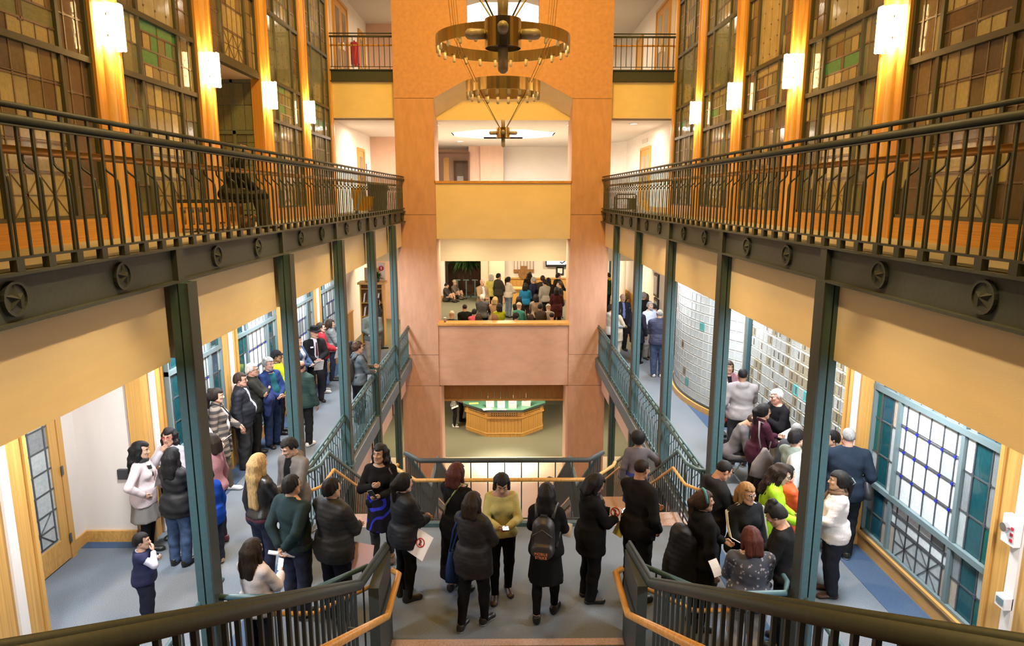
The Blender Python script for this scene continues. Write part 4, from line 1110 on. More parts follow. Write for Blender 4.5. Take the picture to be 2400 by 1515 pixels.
# pictures on the right lobby wall
for i, (y, z0, z1, lab) in enumerate(((22.0, 1.55, 2.3, 'tall dark framed poster high on the right lobby wall'), (21.9, .95, 1.5, 'dark framed poster below the tall one on the right lobby wall'))):
    t = thing('picture_frame', lab, 'picture', (4.98, y, z0)); pbox('frame', M['black'], t, 4.95, 5.0, y - .3, y + .3, z0, z1); pbox('picture', GL['smoke'], t, 4.94, 4.95, y - .22, y + .22, z0 + .08, z1 - .08)
t = thing('notice_board', 'blue-framed white board at the far end of the right lobby', 'board', (4.6, 31.5, 1.4))
pbox('frame', M['steel_lt'], t, 4.25, 4.98, 31.55, 31.6, .9, 2.1); pbox('board', M['paper'], t, 4.35, 4.9, 31.53, 31.55, 1.0, 2.0)
t = thing('coffee_cup', 'brown paper coffee cup standing on the parapet ledge', 'cup', (-1.76, YP + .22, 1.056))
b = MB(); b.lathe([(0, 0), (.03, 0), (.042, .13), (0, .13)], (-1.76, YP + .22, 1.056), 14); b.build('cup', M['shoe_t'], t, smooth=True)
b = MB(); b.lathe([(0, .145), (.042, .143), (.045, .13), (.02, .13)], (-1.76, YP + .22, 1.056), 14); b.build('lid', M['paper'], t, smooth=True)

# --- upper floor objects
t = thing('mop_bucket', 'yellow mop bucket with wringer on the upper left balcony', 'bucket', (-4.1, 20.4, 4.27))
x, y, z = -4.1, 20.4, 4.27
b = MB(); b.prism([(x - .26, y - .18), (x + .26, y - .18), (x + .26, y + .18), (x - .26, y + .18)], z + .09, z + .14)
b.add([(x - .24, y - .16, z + .14), (x + .24, y - .16, z + .14), (x + .24, y + .16, z + .14), (x - .24, y + .16, z + .14), (x - .3, y - .2, z + .5), (x + .3, y - .2, z + .5), (x + .3, y + .2, z + .5), (x - .3, y + .2, z + .5)], [(0, 1, 5, 4), (1, 2, 6, 5), (2, 3, 7, 6), (3, 0, 4, 7)])
b.build('pail', M['yellow'], t)
pbox('wringer', M['yellow'], t, x - .3, x + .0, y - .18, y + .18, z + .5, z + .74)
b = MB(); b.tube([(x - .28, y, z + .7), (x - .34, y, z + 1.02)], .016, 6); b.build('lever', M['yellow'], t)
for q in (-.2, .2):
    for p in (-.14, .14):
        b = MB(); b.tube([(x + q - .015, y + p, z + .045), (x + q + .015, y + p, z + .045)], .045, 10); b.build('caster', M['black'], t)
t = thing('waste_bin', 'tall dark grey waste bin behind the yellow mop bucket', 'bin', (-3.72, 20.7, 4.27))
b = MB(); b.lathe([(0, 0), (.24, 0), (.29, .82), (.31, .82), (.31, .86), (.27, .86), (.26, .8), (0, .78)], (-3.72, 20.7, 4.27), 20); b.build('body', M['bin'], t, smooth=True)
for q in (-1, 1): pbox('handle', M['bin'], t, -3.72 + q * .30, -3.72 + q * .34, 20.64, 20.76, 4.95, 5.0)
t = thing('mop', 'mop standing with a red handle beside the waste bin', 'mop', (-4.0, 20.75, 4.27))
b = MB(); b.tube([(-4.0, 20.75, 4.33), (-4.06, 20.8, 5.72)], .014, 6); b.build('handle', M['red'], t)
b = MB(); b.lathe([(.1, .0), (.05, .1), (.02, .14)], (-4.0, 20.75, 4.27), 10); b.build('head', M['paper'], t)
t = thing('service_cart', 'low dark metal cart parked on the upper right balcony', 'cart', (3.55, 20.2, 4.27))
x, y, z = 3.55, 20.2, 4.27
for z_ in (.12, .42): pbox('shelf', M['bin'], t, x - .28, x + .28, y - .2, y + .2, z + z_, z + z_ + .03)
b = MB()
for q in (-.28, .28): 
    for p in (-.2, .2): b.tube([(x + q, y + p, z + .05), (x + q, y + p, z + .5)], .014, 6)
b.build('legs_frame', M['steel'], t)
b = MB(); b.tube([(x - .3, y - .2, z + .5), (x - .26, y - .2, z + .56), (x + .26, y - .2, z + .56), (x + .3, y - .2, z + .5)], .016, 6); b.build('handle', M['steel'], t)
pbox('side_panel', M['bin'], t, x + .1, x + .28, y - .19, y + .19, z + .15, z + .42)
for q in (-.25, .25):
    b = MB(); b.tube([(x + q - .012, y - .18, z + .04), (x + q + .012, y - .18, z + .04)], .04, 10); b.build('caster', M['black'], t)
# bench on the upper left balcony
t = thing('bench', 'slatted maple bench with black cushion where the bald man sits', 'bench', (-4.42, 10.5, 4.27))
x0, x1, y0, y1, z = -4.66, -4.2, 10.0, 11.15, 4.27
for x in (x0, x1):
    for y in (y0, (y0 + y1) / 2, y1):
        pbox('leg', M['wood'], t, x - .025, x + .025, y - .025, y + .025, z, z + .42)
    pbox('side_rail', M['wood_y'], t, x - .022, x + .022, y0, y1, z + .36, z + .42); pbox('side_rail', M['wood_y'], t, x - .022, x + .022, y0, y1, z + .06, z + .11)
for y in (y0, y1): pbox('end_rail', M['wood'], t, x0, x1, y - .022, y + .022, z + .36, z + .42); pbox('end_rail', M['wood'], t, x0, x1, y - .022, y + .022, z + .06, z + .11)
for k in range(8): pbox('slat', M['wood'], t, x1 - .01, x1 + .01, y0 + .08 + k * .135, y0 + .11 + k * .135, z + .1, z + .38)
for k in range(3): pbox('slat', M['wood'], t, x0 + .1 + k * .12, x0 + .13 + k * .12, y0 - .01, y0 + .01, z + .1, z + .38)
pbox('cushion', M['cushion'], t, x0 - .01, x1 + .01, y0 - .01, y1 + .01, z + .42, z + .47)
t = thing('backpack', 'brown leather backpack on the floor beside the bench', 'bag', (-3.98, 10.75, 4.27))
b = MB(); b.tube([(-3.98, 10.62, 4.36), (-3.98, 10.7, 4.38), (-3.99, 10.85, 4.38), (-4.0, 11.0, 4.34)], .1, 10, rs=[.05, .11, .105, .06]); b.build('bag_body', M['shoe_b'], t, smooth=True)
b = MB(); b.tube([(-3.9, 10.65, 4.45), (-3.85, 10.72, 4.5), (-3.84, 10.85, 4.46), (-3.9, 10.95, 4.4)], .015, 6); b.build('strap', M['wood_dk'], t, smooth=True)
# top floor: red hose cabinet
t = thing('hose_cabinet', 'dark red fire cabinet on the topmost floor wall at left', 'fire cabinet', (-4.9, 24.0, 9.2))
pbox('cabinet', M['red'], t, -4.98, -4.8, 23.75, 24.2, 9.05, 9.75); pbox('door_frame', M['red'], t, -4.8, -4.78, 23.8, 24.15, 9.1, 9.7)
b = MB(); b.tube([(-4.85, 23.6, 9.75), (-4.8, 23.5, 9.5), (-4.85, 23.55, 9.2), (-4.82, 23.6, 8.95)], .03, 6); b.build('hose', M['red'], t, smooth=True)
# wall devices
t = thing('fire_alarm', 'white fire alarm strobe on the right wooden post', 'alarm', (4.86, 6.05, 1.62))
pbox('housing', M['paper'], t, 4.84, 4.92, 5.93, 6.10, 1.50, 1.78); b = MB(); b.tube([(4.84, 6.04, 1.66), (4.80, 6.04, 1.66)], .045, 10); b.build('lens', M['chrome'], t)
b = MB(); 
for k in range(3): b.box(4.832, 4.84, 5.95, 5.98, 1.54 + k * .06, 1.57 + k * .06)
b.build('lettering', M['red'], t)
t = thing('door_sensor', 'small white and grey sensor box low on the right white conduit', 'sensor', (4.88, 6.0, .9)); pbox('housing', M['paper'], t, 4.84, 4.92, 5.93, 6.06, .84, .96); pbox('face', M['mull2'], t, 4.832, 4.842, 5.95, 6.04, .88, .94)
t = thing('wall_switch', 'dark grey box on the white wall beside the woman in the white sweater', 'switch', (-5.25, 8.97, 1.0)); pbox('housing', M['bin'], t, -5.33, -5.2, 8.93, 8.98, .94, 1.08); pbox('plate', M['paper'], t, -5.34, -5.19, 8.975, 8.985, .90, .94)
# ================================================================= PEOPLE
f32 = np.float32
class Field:
    """signed distance grid"""
    def __init__(s, lo, hi, h):
        s.h = h; s.lo = np.array(lo, float)
        s.n = np.ceil((np.array(hi) - s.lo) / h).astype(int) + 1
        s.ax = [(s.lo[i] + h * np.arange(s.n[i])).astype(f32) for i in range(3)]
    def new(s): return np.full(s.n, .3, f32)
    def sub(s, lo, hi):
        a = np.clip(np.floor((np.array(lo) - s.lo) / s.h).astype(int), 0, s.n); b = np.clip(np.ceil((np.array(hi) - s.lo) / s.h).astype(int) + 1, 0, s.n)
        sl = tuple(slice(a[i], b[i]) for i in range(3))
        return sl, s.ax[0][sl[0]][:, None, None], s.ax[1][sl[1]][None, :, None], s.ax[2][sl[2]][None, None, :]
def smin(a, b, k):
    h = np.maximum(k - np.abs(a - b), 0) / k
    return np.minimum(a, b) - h * h * (k * .25)
MG = .09
def cap(F, A, a, b, ra, rb, k=.03, fl=None):
    a = np.array(a, float); b = np.array(b, float); r = max(ra, rb) + MG
    sl, x, y, z = F.sub(np.minimum(a, b) - r, np.maximum(a, b) + r)
    d = b - a; L2 = max(float(d @ d), 1e-9)
    px, py, pz = x - a[0], y - a[1], z - a[2]
    t = np.clip((px * d[0] + py * d[1] + pz * d[2]) / L2, 0, 1)
    q = np.sqrt((px - t * d[0]) ** 2 + (py - t * d[1]) ** 2 + (pz - t * d[2]) ** 2) - (ra + (rb - ra) * t)
    A[sl] = smin(A[sl], q.astype(f32), k)
def ell(F, A, c, r, k=.03, R=None, sub=False):
    c = np.array(c, float); r = np.array(r, float); m = max(r) + MG
    sl, x, y, z = F.sub(c - m, c + m)
    px, py, pz = x - c[0], y - c[1], z - c[2]
    if R is not None:
        px, py, pz = (R[0][0] * px + R[1][0] * py + R[2][0] * pz, R[0][1] * px + R[1][1] * py + R[2][1] * pz, R[0][2] * px + R[1][2] * py + R[2][2] * pz)
    e = np.sqrt((px / r[0]) ** 2 + (py / r[1]) ** 2 + (pz / r[2]) ** 2)
    e2 = np.sqrt((px / r[0] ** 2) ** 2 + (py / r[1] ** 2) ** 2 + (pz / r[2] ** 2) ** 2) + 1e-6
    q = (e * (e - 1) / e2).astype(f32)
    if sub: A[sl] = -smin(-A[sl], q, k)
    else: A[sl] = smin(A[sl], q, k)
_E = [(0, 1), (0, 2), (0, 4), (1, 3), (1, 5), (2, 3), (2, 6), (3, 7), (4, 5), (4, 6), (5, 7), (6, 7)]
def nets(F, A):
    ins = A < 0
    n = A.shape
    c = [ins[(i >> 2):n[0] - 1 + (i >> 2), ((i >> 1) & 1):n[1] - 1 + ((i >> 1) & 1), (i & 1):n[2] - 1 + (i & 1)] for i in range(8)]
    cnt = sum(q.astype(np.uint8) for q in c)
    act = (cnt > 0) & (cnt < 8)
    I, J, K = np.nonzero(act)
    if len(I) == 0: return np.zeros((0, 3)), np.zeros((0, 4), int)
    val = np.stack([A[I + (i >> 2), J + ((i >> 1) & 1), K + (i & 1)] for i in range(8)], 1)
    off = np.array([[(i >> 2), (i >> 1) & 1, i & 1] for i in range(8)], float)
    acc = np.zeros((len(I), 3)); w = np.zeros(len(I))
    for a, b in _E:
        va, vb = val[:, a], val[:, b]; x = (va < 0) != (vb < 0)
        t = va / np.where(np.abs(va - vb) < 1e-9, 1, va - vb)
        p = off[a] + (off[b] - off[a]) * t[:, None]
        acc += np.where(x[:, None], p, 0); w += x
    V = (np.stack([I, J, K], 1) + acc / w[:, None]) * F.h + F.lo
    idx = np.full(act.shape, -1, np.int64); idx[I, J, K] = np.arange(len(I))
    Q = []
    for ax in range(3):
        s0 = [slice(None)] * 3; s1 = [slice(None)] * 3; s0[ax] = slice(0, -1); s1[ax] = slice(1, None)
        a, b = ins[tuple(s0)], ins[tuple(s1)]
        o1, o2 = [q for q in range(3) if q != ax]
        x = a != b
        e = list(np.nonzero(x)); ok = (e[o1] > 0) & (e[o2] > 0) & (e[o1] < n[o1] - 1) & (e[o2] < n[o2] - 1)
        e = [q[ok] for q in e]; fl = a[tuple(e)]
        def g(d1, d2):
            q = [z.copy() for z in e]; q[o1] -= d1; q[o2] -= d2; return idx[tuple(q)]
        q = np.stack([g(0, 0), g(1, 0), g(1, 1), g(0, 1)], 1)
        flip = fl if ax != 1 else ~fl
        q[~flip] = q[~flip][:, ::-1]
        Q.append(q)
    Q = np.concatenate(Q); Q = Q[(Q >= 0).all(1)]
    return V, Q
def to_mesh(name, parts, mats, smooth=True):
    """parts: list of (V, faces(list or array), material index)"""
    vs = []; fs = []; mi = []; n = 0
    for V, Q, m in parts:
        vs.append(np.asarray(V, float)); Q = np.asarray(Q)
        if len(Q): fs.append(Q + n); mi.append(np.broadcast_to(np.asarray(m), (len(Q),)))
        n += len(V)
    me = D.meshes.new(name)
    V = np.concatenate(vs)
    loops = np.concatenate([f.ravel() for f in fs]); tot = np.concatenate([np.full(len(f), f.shape[1]) for f in fs])
    me.vertices.add(len(V)); me.vertices.foreach_set('co', V.ravel().astype(f32))
    me.loops.add(len(loops)); me.loops.foreach_set('vertex_index', loops.astype(np.int32))
    me.polygons.add(len(tot)); st = np.concatenate([[0], np.cumsum(tot)[:-1]])
    me.polygons.foreach_set('loop_start', st.astype(np.int32))
    for m in mats: me.materials.append(m)
    me.polygons.foreach_set('material_index', np.concatenate(mi).astype(np.int32))
    if smooth: me.polygons.foreach_set('use_smooth', np.ones(len(tot), bool))
    me.update(calc_edges=True); me.validate()
    return me
def ball(c, r, n=8, m=5):
    vs = [(c[0], c[1], c[2] + r[2])]; fs = []
    for i in range(1, m):
        t = PI * i / m
        for j in range(n): a = 2 * PI * j / n; vs.append((c[0] + r[0] * math.sin(t) * math.cos(a), c[1] + r[1] * math.sin(t) * math.sin(a), c[2] + r[2] * math.cos(t)))
    vs.append((c[0], c[1], c[2] - r[2])); L = len(vs) - 1
    q = []
    for i in range(m - 2):
        for j in range(n): q.append((1 + i * n + j, 1 + (i + 1) * n + j, 1 + (i + 1) * n + (j + 1) % n, 1 + i * n + (j + 1) % n))
    for j in range(n): q.append((0, 1 + j, 1 + (j + 1) % n, 0)); q.append((L, 1 + (m - 2) * n + (j + 1) % n, 1 + (m - 2) * n + j, L))
    return np.array(vs), np.array(q)

# -------- head, hair, hand and shoe templates (head: face looks to +y, chin about -.115, crown +.115)
def head_template(sex, h=.0085):
    F = Field((-.12, -.14, -.2), (.12, .15, .15), h); A = F.new()
    jw = .052 if sex == 'm' else .046
    ell(F, A, (0, -.012, .035), (.073, .094, .083), .02)
    ell(F, A, (0, .018, -.03), (.060, .072, .078), .03)
    ell(F, A, (0, .045, -.082), (jw * .72, .038, .032), .03)
    for s_ in (-1, 1):
        cap(F, A, (s_ * .05, .01, -.055), (s_ * .022, .055, -.092), .024, .02, .03)
        ell(F, A, (s_ * .036, .066, -.018), (.022, .018, .018), .02)       # cheek
        ell(F, A, (s_ * .031, .094, .012), (.018, .017, .011), .012, sub=True)
        cap(F, A, (s_ * .014, .083, .030), (s_ * .045, .072, .029), .009, .008, .015)
        ell(F, A, (s_ * .077, -.012, .0), (.010, .020, .031), .006)
    cap(F, A, (0, .084, .018), (0, .107, -.022), .008, .012, .012)
    ell(F, A, (0, .097, -.027), (.019, .012, .010), .01)
    ell(F, A, (0, .083, -.053), (.026, .013, .0075), .008)
    ell(F, A, (0, .080, -.064), (.022, .013, .008), .008)
    ell(F, A, (0, .074, -.098), (.02, .014, .014), .015)
    cap(F, A, (0, -.022, -.05), (0, -.032, -.19), .053 if sex == 'm' else .046, .058 if sex == 'm' else .048, .03)
    V, Q = nets(F, A)
    c = V[Q].mean(1)
    lips = (np.abs(c[:, 0]) < .025) & (c[:, 1] > .07) & (np.abs(c[:, 2] + .058) < .0115)
    mi = np.where(lips, 1, 0)
    parts = [(V, Q, mi)]
    for s_ in (-1, 1):
        v, q = ball((s_ * .031, .076, .011), (.0125, .0115, .0068)); parts.append((v, q, 2))
        v, q = ball((s_ * .031, .0835, .0105), (.0062, .006, .0066)); parts.append((v, q, 3))
        b = MB(); b.tube([(s_ * .013, .092, .031), (s_ * .031, .0885, .036), (s_ * .049, .073, .030)], .004, 5, rs=[.0045, .005, .003]); parts.append((np.array(b.v), np.array([f for f in b.f if len(f) == 4]), 4))
    return parts
def hair_template(style, h=.011):
    r_ = random.Random(style); lo = -.42 if style in ('long', 'longwave', 'vlong', 'pony') else -.24
    if style == 'vlong': lo = -.62
    F = Field((-.17, -.24, lo), (.17, .14, .25), h); A = F.new()
    x, y, z = F.ax[0][:, None, None], F.ax[1][None, :, None], F.ax[2][None, None, :]
    th = {'short': .014, 'buzz': .006, 'fringe': .012, 'crop': .018}.get(style, .02)
    ell(F, A, (0, -.014, .036), (.073 + th, .094 + th, .083 + th), .02)
    if style not in ('buzz', 'fringe'): ell(F, A, (0, -.04, -.02), (.066 + th, .07 + th, .07), .04)
    if style == 'curly':
        for k in range(60):
            a = r_.uniform(0, 2 * PI); e = r_.uniform(-.35, 1.5)
            ell(F, A, (.088 * math.cos(a) * math.cos(e), -.016 + .105 * math.sin(a) * math.cos(e), .036 + .095 * math.sin(e)), (.021,) * 3, .008)
    if style == 'afro': ell(F, A, (0, -.03, .06), (.125, .125, .115), .04)
    if style in ('bun', 'bunhigh'):
        for k in range(7):
            a = k * .9; ell(F, A, (.018 * math.cos(a), (-.10 if style == 'bun' else -.05) + .02 * math.sin(a), (.09 if style == 'bun' else .14) + .015 * math.sin(a * 2)), (.03,) * 3, .01)
        if style == 'bunhigh':
            for k in range(20):
                a = k * 1.3; ell(F, A, (.05 * math.cos(a), -.03 + .05 * math.sin(a), .125 + .02 * math.sin(a * 2)), (.022,) * 3, .01)
    # clip away the face
    def clip(f):
        A[...] = np.maximum(A, f.astype(f32))
    fz = {'short': .058, 'crop': .062, 'buzz': .066, 'curly': .06}.get(style, .055)
    face = np.maximum(np.maximum((.028 if style not in ('fringe',) else -.2) - y, -(fz - z) ), -(.12 - np.abs(x)))     # region y>.03 & z<hairline
    clip(-np.maximum(.03 - y, z - (fz + .25 * np.abs(x))))
    if style in ('short', 'buzz', 'crop', 'curly', 'fringe', 'afro', 'bunhigh', 'bun'):
        clip(-np.maximum(np.maximum(y - .2, -(y + .2)), z - (-.01 - .45 * np.maximum(-y - .0, 0) * 1.1 - .0) ))
        clip(-np.maximum(z - .0, np.maximum(-(y + .035), (y - .2))))     # free the ear
    if style == 'fringe':
        clip(-np.maximum(.052 - z - .4 * np.maximum(-y - .05, 0), np.maximum(-(y + .095), -1.0)))
        clip(z - (.07 + .3 * np.maximum(-y, 0))) 
    if style in ('bob', 'long', 'longwave', 'vlong', 'pony'):
        wv = .008 if style != 'longwave' else .02
        if style == 'pony':
            cap(F, A, (0, -.11, .05), (0, -.15, .0), .035, .035, .02); cap(F, A, (0, -.15, .0), (0, -.135, -.2), .037, .02, .03)
        else:
            L_ = {'bob': -.12, 'long': -.25, 'longwave': -.29, 'vlong': -.52}[style]
            for s_ in (-1, 1):
                cap(F, A, (s_ * .074, .005, .03), (s_ * .085, -.005, -.09), .022, .024, .03)
                if style != 'bob' : cap(F, A, (s_ * .085, -.01, -.09), (s_ * .09, -.05, L_), .03, .026, .04)
                cap(F, A, (s_ * .045, -.09, .0), (s_ * .052, -.10, max(L_, -.16)), .045, .045, .04)
                if style != 'bob': cap(F, A, (s_ * .05, -.10, -.14), (s_ * .05, -.115, L_), .045, .034, .04)
            cap(F, A, (0, -.09, 0), (0, -.10, L_ + .02), .05, .045, .04)
            A += (wv * .35 * np.sin(30 * np.arctan2(x, -(y + .02)) + 14 * z) * (z < .05)).astype(f32)
            if style == 'longwave': A += (.008 * np.sin(55 * z + 6 * x) * np.sin(40 * x + 9)).astype(f32)
        clip(-np.maximum(.045 - y, z - (fz + .2 * np.abs(x))))
    if style == 'hat':
        A[...] = .3; cap(F, A, (0, -.012, .07), (0, -.012, .135), .100, .088, .02); A[...] = np.maximum(A, np.maximum(.05 - z, z - .17))
        B = F.new(); ell(F, B, (0, -.005, .055), (.165, .185, .03), .01); B = np.maximum(B, np.abs(z - .055 - .25 * x * x * 8) - .012).astype(f32)
        A[...] = smin(A, B, .01)
    if style == 'cap':
        A[...] = .3; ell(F, A, (0, -.012, .04), (.087, .108, .098), .02); A[...] = np.maximum(A, .035 - z - .0)
        B = F.new(); ell(F, B, (0, .10, .043), (.07, .085, .02), .01); B = np.maximum(B, np.abs(z - .045 + 2.5 * (y - .05) * np.abs(y - .05) * .5) - .010).astype(f32)
        A[...] = smin(A, B, .008)
    if style == 'beanie':
        A[...] = .3; ell(F, A, (0, -.016, .045), (.09, .112, .108), .02); A[...] = np.maximum(A, .025 - z - .25 * np.minimum(y, 0))
        A += (.002 * np.sin(60 * np.arctan2(x, y))).astype(f32)
    if style in ('bob', 'long', 'vlong', 'short', 'crop', 'pony'):
        A += (.0022 * np.sin(np.arctan2(x, y + .02) * 34 + 9 * z + 3 * np.sin(20 * z)) + .0025 * np.sin(np.arctan2(x, y + .02) * 11 - 14 * z)).astype(f32)
    V, Q = nets(F, A)
    return to_mesh('hair_' + style, [(V, Q, 0)], [M['black']])
def hand_template(curl):
    """right hand: wrist at origin, fingers along +y, palm facing -z, thumb on -x side"""
    parts = []
    n = 8; secs = [(0, .019, .014, 0), (.03, .027, .015, -.002), (.065, .036, .0135, 0), (.088, .038, .011, 0), (.094, .033, .007, 0)]
    vs = [(dx + a * math.cos(2 * PI * j / n), y, b * math.sin(2 * PI * j / n)) for y, a, b, dx in secs for j in range(n)]
    fs = [(i * n + j, i * n + (j + 1) % n, (i + 1) * n + (j + 1) % n, (i + 1) * n + j) for i in range(4) for j in range(n)]
    fs += [(4 * n, 4 * n + 1, 4 * n + 2, 4 * n + 3), (4 * n + 3, 4 * n + 4, 4 * n + 7, 4 * n), (4 * n + 4, 4 * n + 5, 4 * n + 6, 4 * n + 7)]
    parts.append((np.array(vs), np.array(fs)[:, ::-1]))
    for i, (x, L_, r) in enumerate(((-.028, .070, .0092), (-.0095, .078, .0095), (.0095, .072, .0090), (.027, .056, .0080))):
        p = Vector((x, .078, .0)); pts = [p]; a = .12 + curl * .28
        for f in (.42, .34, .28):
            p = p + Vector((x * .10 * (1 - curl), math.cos(a), -math.sin(a))) * (L_ * f * 1.15); pts.append(p); a += curl * .85 + .05
        b = MB(); b.tube(pts + [pts[-1] + (pts[-1] - pts[-2]).normalized() * .004], r, 6, rs=[r * 1.05, r, r * .95, r * .75, r * .3])
        parts.append((np.array(b.v), np.array([f for f in b.f if len(f) == 4])))
    p = Vector((-.022, .022, -.004)); q = Vector((-.045, .052, -.014 - .01 * curl)); e = Vector((-.050 + .022 * curl, .082, -.022 - .014 * curl)); g = Vector((-.047 + .038 * curl, .100, -.026 - .018 * curl))
    b = MB(); b.tube([p, q, e, g, g + (g - e) * .18], .011, 6, rs=[.014, .0125, .0108, .0085, .003])
    parts.append((np.array(b.v), np.array([f for f in b.f if len(f) == 4])))
    return parts
def shoe_template(kind):
    F = Field((-.07, -.13, -.02), (.07, .22, .2), .0105); A = F.new()
    x, y, z = F.ax[0][:, None, None], F.ax[1][None, :, None], F.ax[2][None, None, :]
    ell(F, A, (0, -.045, .045), (.037, .045, .05), .02); cap(F, A, (0, -.03, .045), (0, .13, .03), .042, .037, .03); ell(F, A, (0, .13, .028), (.044, .055, .03), .03)
    cap(F, A, (0, -.035, .06), (0, -.03, .19 if kind == 'boot' else .10), .043, .046, .02)
    if kind != 'boot': A[...] = np.maximum(A, z - .098 - .10 * np.abs(y + .03) * (y < 0))
    if kind == 'flat': A[...] = np.maximum(A, np.minimum(z - .055 , 9)); 
    A[...] = np.maximum(A, .004 - z)
    V, Q = nets(F, A)
    c = V[Q].mean(1); mi = np.where(c[:, 2] < .030, 1, 0)
    return V, Q, mi
TPL = {}
def tpl(kind, key, fn):
    if (kind, key) not in TPL: TPL[(kind, key)] = fn(key)
    return TPL[(kind, key)]

SKIN = {}
for k, c in dict(a=(.56, .33, .22), b=(.47, .265, .165), c=(.60, .38, .28), d=(.30, .155, .09), e=(.42, .22, .14), r=(.60, .31, .22)).items():
    SKIN[k] = mat('skin_' + k, c, .5, noise=.08, scale=40, spec=.35)
LIPS = mat('lips', (.36, .155, .12), .45, noise=.05, scale=60)
EYEW = mat('eye_white', (.62, .58, .54), .3, noise=.03, scale=60)
IRIS = mat('iris', (.02, .012, .008), .2, noise=.05, scale=60)
HAIRM = {}
for k, c in dict(black=(.010, .009, .009), brown=(.045, .024, .014), dkbrown=(.022, .013, .009), blond=(.40, .27, .12), grey=(.30, .29, .28), white=(.62, .60, .57), red=(.075, .018, .012), lt=(.20, .11, .05), honey=(.26, .14, .05)).items():
    HAIRM[k] = mat('hair_' + k, c, .6, spec=.25, noise=.5, scale=30, stretch=(6, 6, .7), bump=.4)
CM = {}
def cloth(c, kind='plain', c2=None):
    key = (c, kind, c2)
    if key in CM: return CM[key]
    nm = 'cloth_%d' % len(CM)
    if kind == 'leather': m = mat(nm, c, .38, noise=.2, scale=25, bump=.25, bscale=40)
    elif kind == 'nylon': m = mat(nm, c, .62, spec=.3, noise=.15, scale=18, bump=.25, bscale=30)
    elif kind == 'knit': m = mat(nm, c, .95, spec=.15, noise=.18, scale=140, bump=.6, bscale=160)
    elif kind == 'denim': m = mat(nm, c, .9, spec=.2, noise=.35, scale=14, bump=.3, bscale=200)
    elif kind == 'floral':
        m = mat(nm, c, .8, noise=.2, scale=30)
        nt = m.node_tree; N = nt.nodes; L = nt.links; b = N['Principled BSDF']
        tc = N.new('ShaderNodeTexCoord'); v = N.new('ShaderNodeTexVoronoi'); v.inputs['Scale'].default_value = 22
        nz = N.new('ShaderNodeTexNoise'); nz.inputs['Scale'].default_value = 30
        L.new(tc.outputs['Object'], nz.inputs['Vector'])
        L.new(tc.outputs['Object'], v.inputs['Vector'])
        ad = N.new('ShaderNodeMath'); ad.operation = 'ADD'; L.new(v.outputs['Distance'], ad.inputs[0]); L.new(nz.outputs['Fac'], ad.inputs[1])
        r = N.new('ShaderNodeValToRGB'); e = r.color_ramp.elements; e[0].position = .70; e[0].color = (*c2, 1); e[1].position = .80; e[1].color = (*c, 1)
        L.new(ad.outputs[0], r.inputs[0]); L.new(r.outputs[0], b.inputs['Base Color'])
    elif kind in ('plaid', 'stripe', 'swirl'):
        m = mat(nm, c, .9, spec=.2, noise=.1, scale=60)
        nt = m.node_tree; N = nt.nodes; L = nt.links; b = N['Principled BSDF']
        tc = N.new('ShaderNodeTexCoord'); w = N.new('ShaderNodeTexWave'); w.inputs['Scale'].default_value = 3.2 if kind == 'plaid' else 2.0
        w.bands_direction = 'Z' if kind != 'swirl' else 'DIAGONAL'
        if kind == 'swirl': w.inputs['Distortion'].default_value = 9; w.inputs['Detail Scale'].default_value = 2.0; w.inputs['Detail'].default_value = 0
        L.new(tc.outputs['Object'], w.inputs['Vector'])
        r = N.new('ShaderNodeValToRGB'); e = r.color_ramp.elements; e[0].position = .50 if kind != 'swirl' else .74; e[0].color = (*c, 1); e[1].position = .62 if kind != 'swirl' else .82; e[1].color = (*c2, 1)
        L.new(w.outputs['Fac'], r.inputs[0]); L.new(r.outputs[0], b.inputs['Base Color'])
    else: m = mat(nm, c, .92, spec=.1, noise=.09, scale=16, bump=.3, bscale=90)
    CM[key] = m
    return m
BAND = mat('elastic_teal', (.05, .24, .27), .7, noise=.2, scale=40)
SPEC = mat('spectacle_frame', (.03, .025, .025), .3, noise=.1, scale=40)

ARM = {   # hand target from the body origin at scale 1 (right side), elbow pole
 'down': ((.265, .03, .80), (.3, -1, 0)), 'phone': ((.06, .34, 1.13), (.8, -.3, -1)), 'hold': ((.05, .30, 1.04), (.9, -.4, -.8)),
 'cross': ((-.14, .22, 1.16), (1, .2, -.6)), 'hip': ((.21, .07, 1.00), (1, -.6, .1)), 'back': ((.04, -.20, .93), (1, -.5, 0)),
 'pocket': ((.20, .10, .90), (.6, -1, 0)), 'mouth': ((.05, .19, 1.42), (.7, .1, -1)), 'chest': ((.06, .24, 1.22), (.9, -.2, -1)),
 'belly': ((.03, .23, 1.02), (1, -.4, -.3)), 'rail': ((.36, .26, 1.02), (1, -.6, -.2)), 'lap': ((.07, .36, .98), (.9, -.6, -.3)), 'fwd': ((.18, .40, 1.05), (.5, -.6, -1)),
}
def rotm(yaw=0, pitch=0, roll=0):
    """yaw to own right (+), pitch down (+)"""
    return np.array(Matrix.Rotation(-math.radians(yaw), 3, 'Z') @ Matrix.Rotation(-math.radians(pitch), 3, 'X') @ Matrix.Rotation(math.radians(roll), 3, 'Y'))
NP = [0]
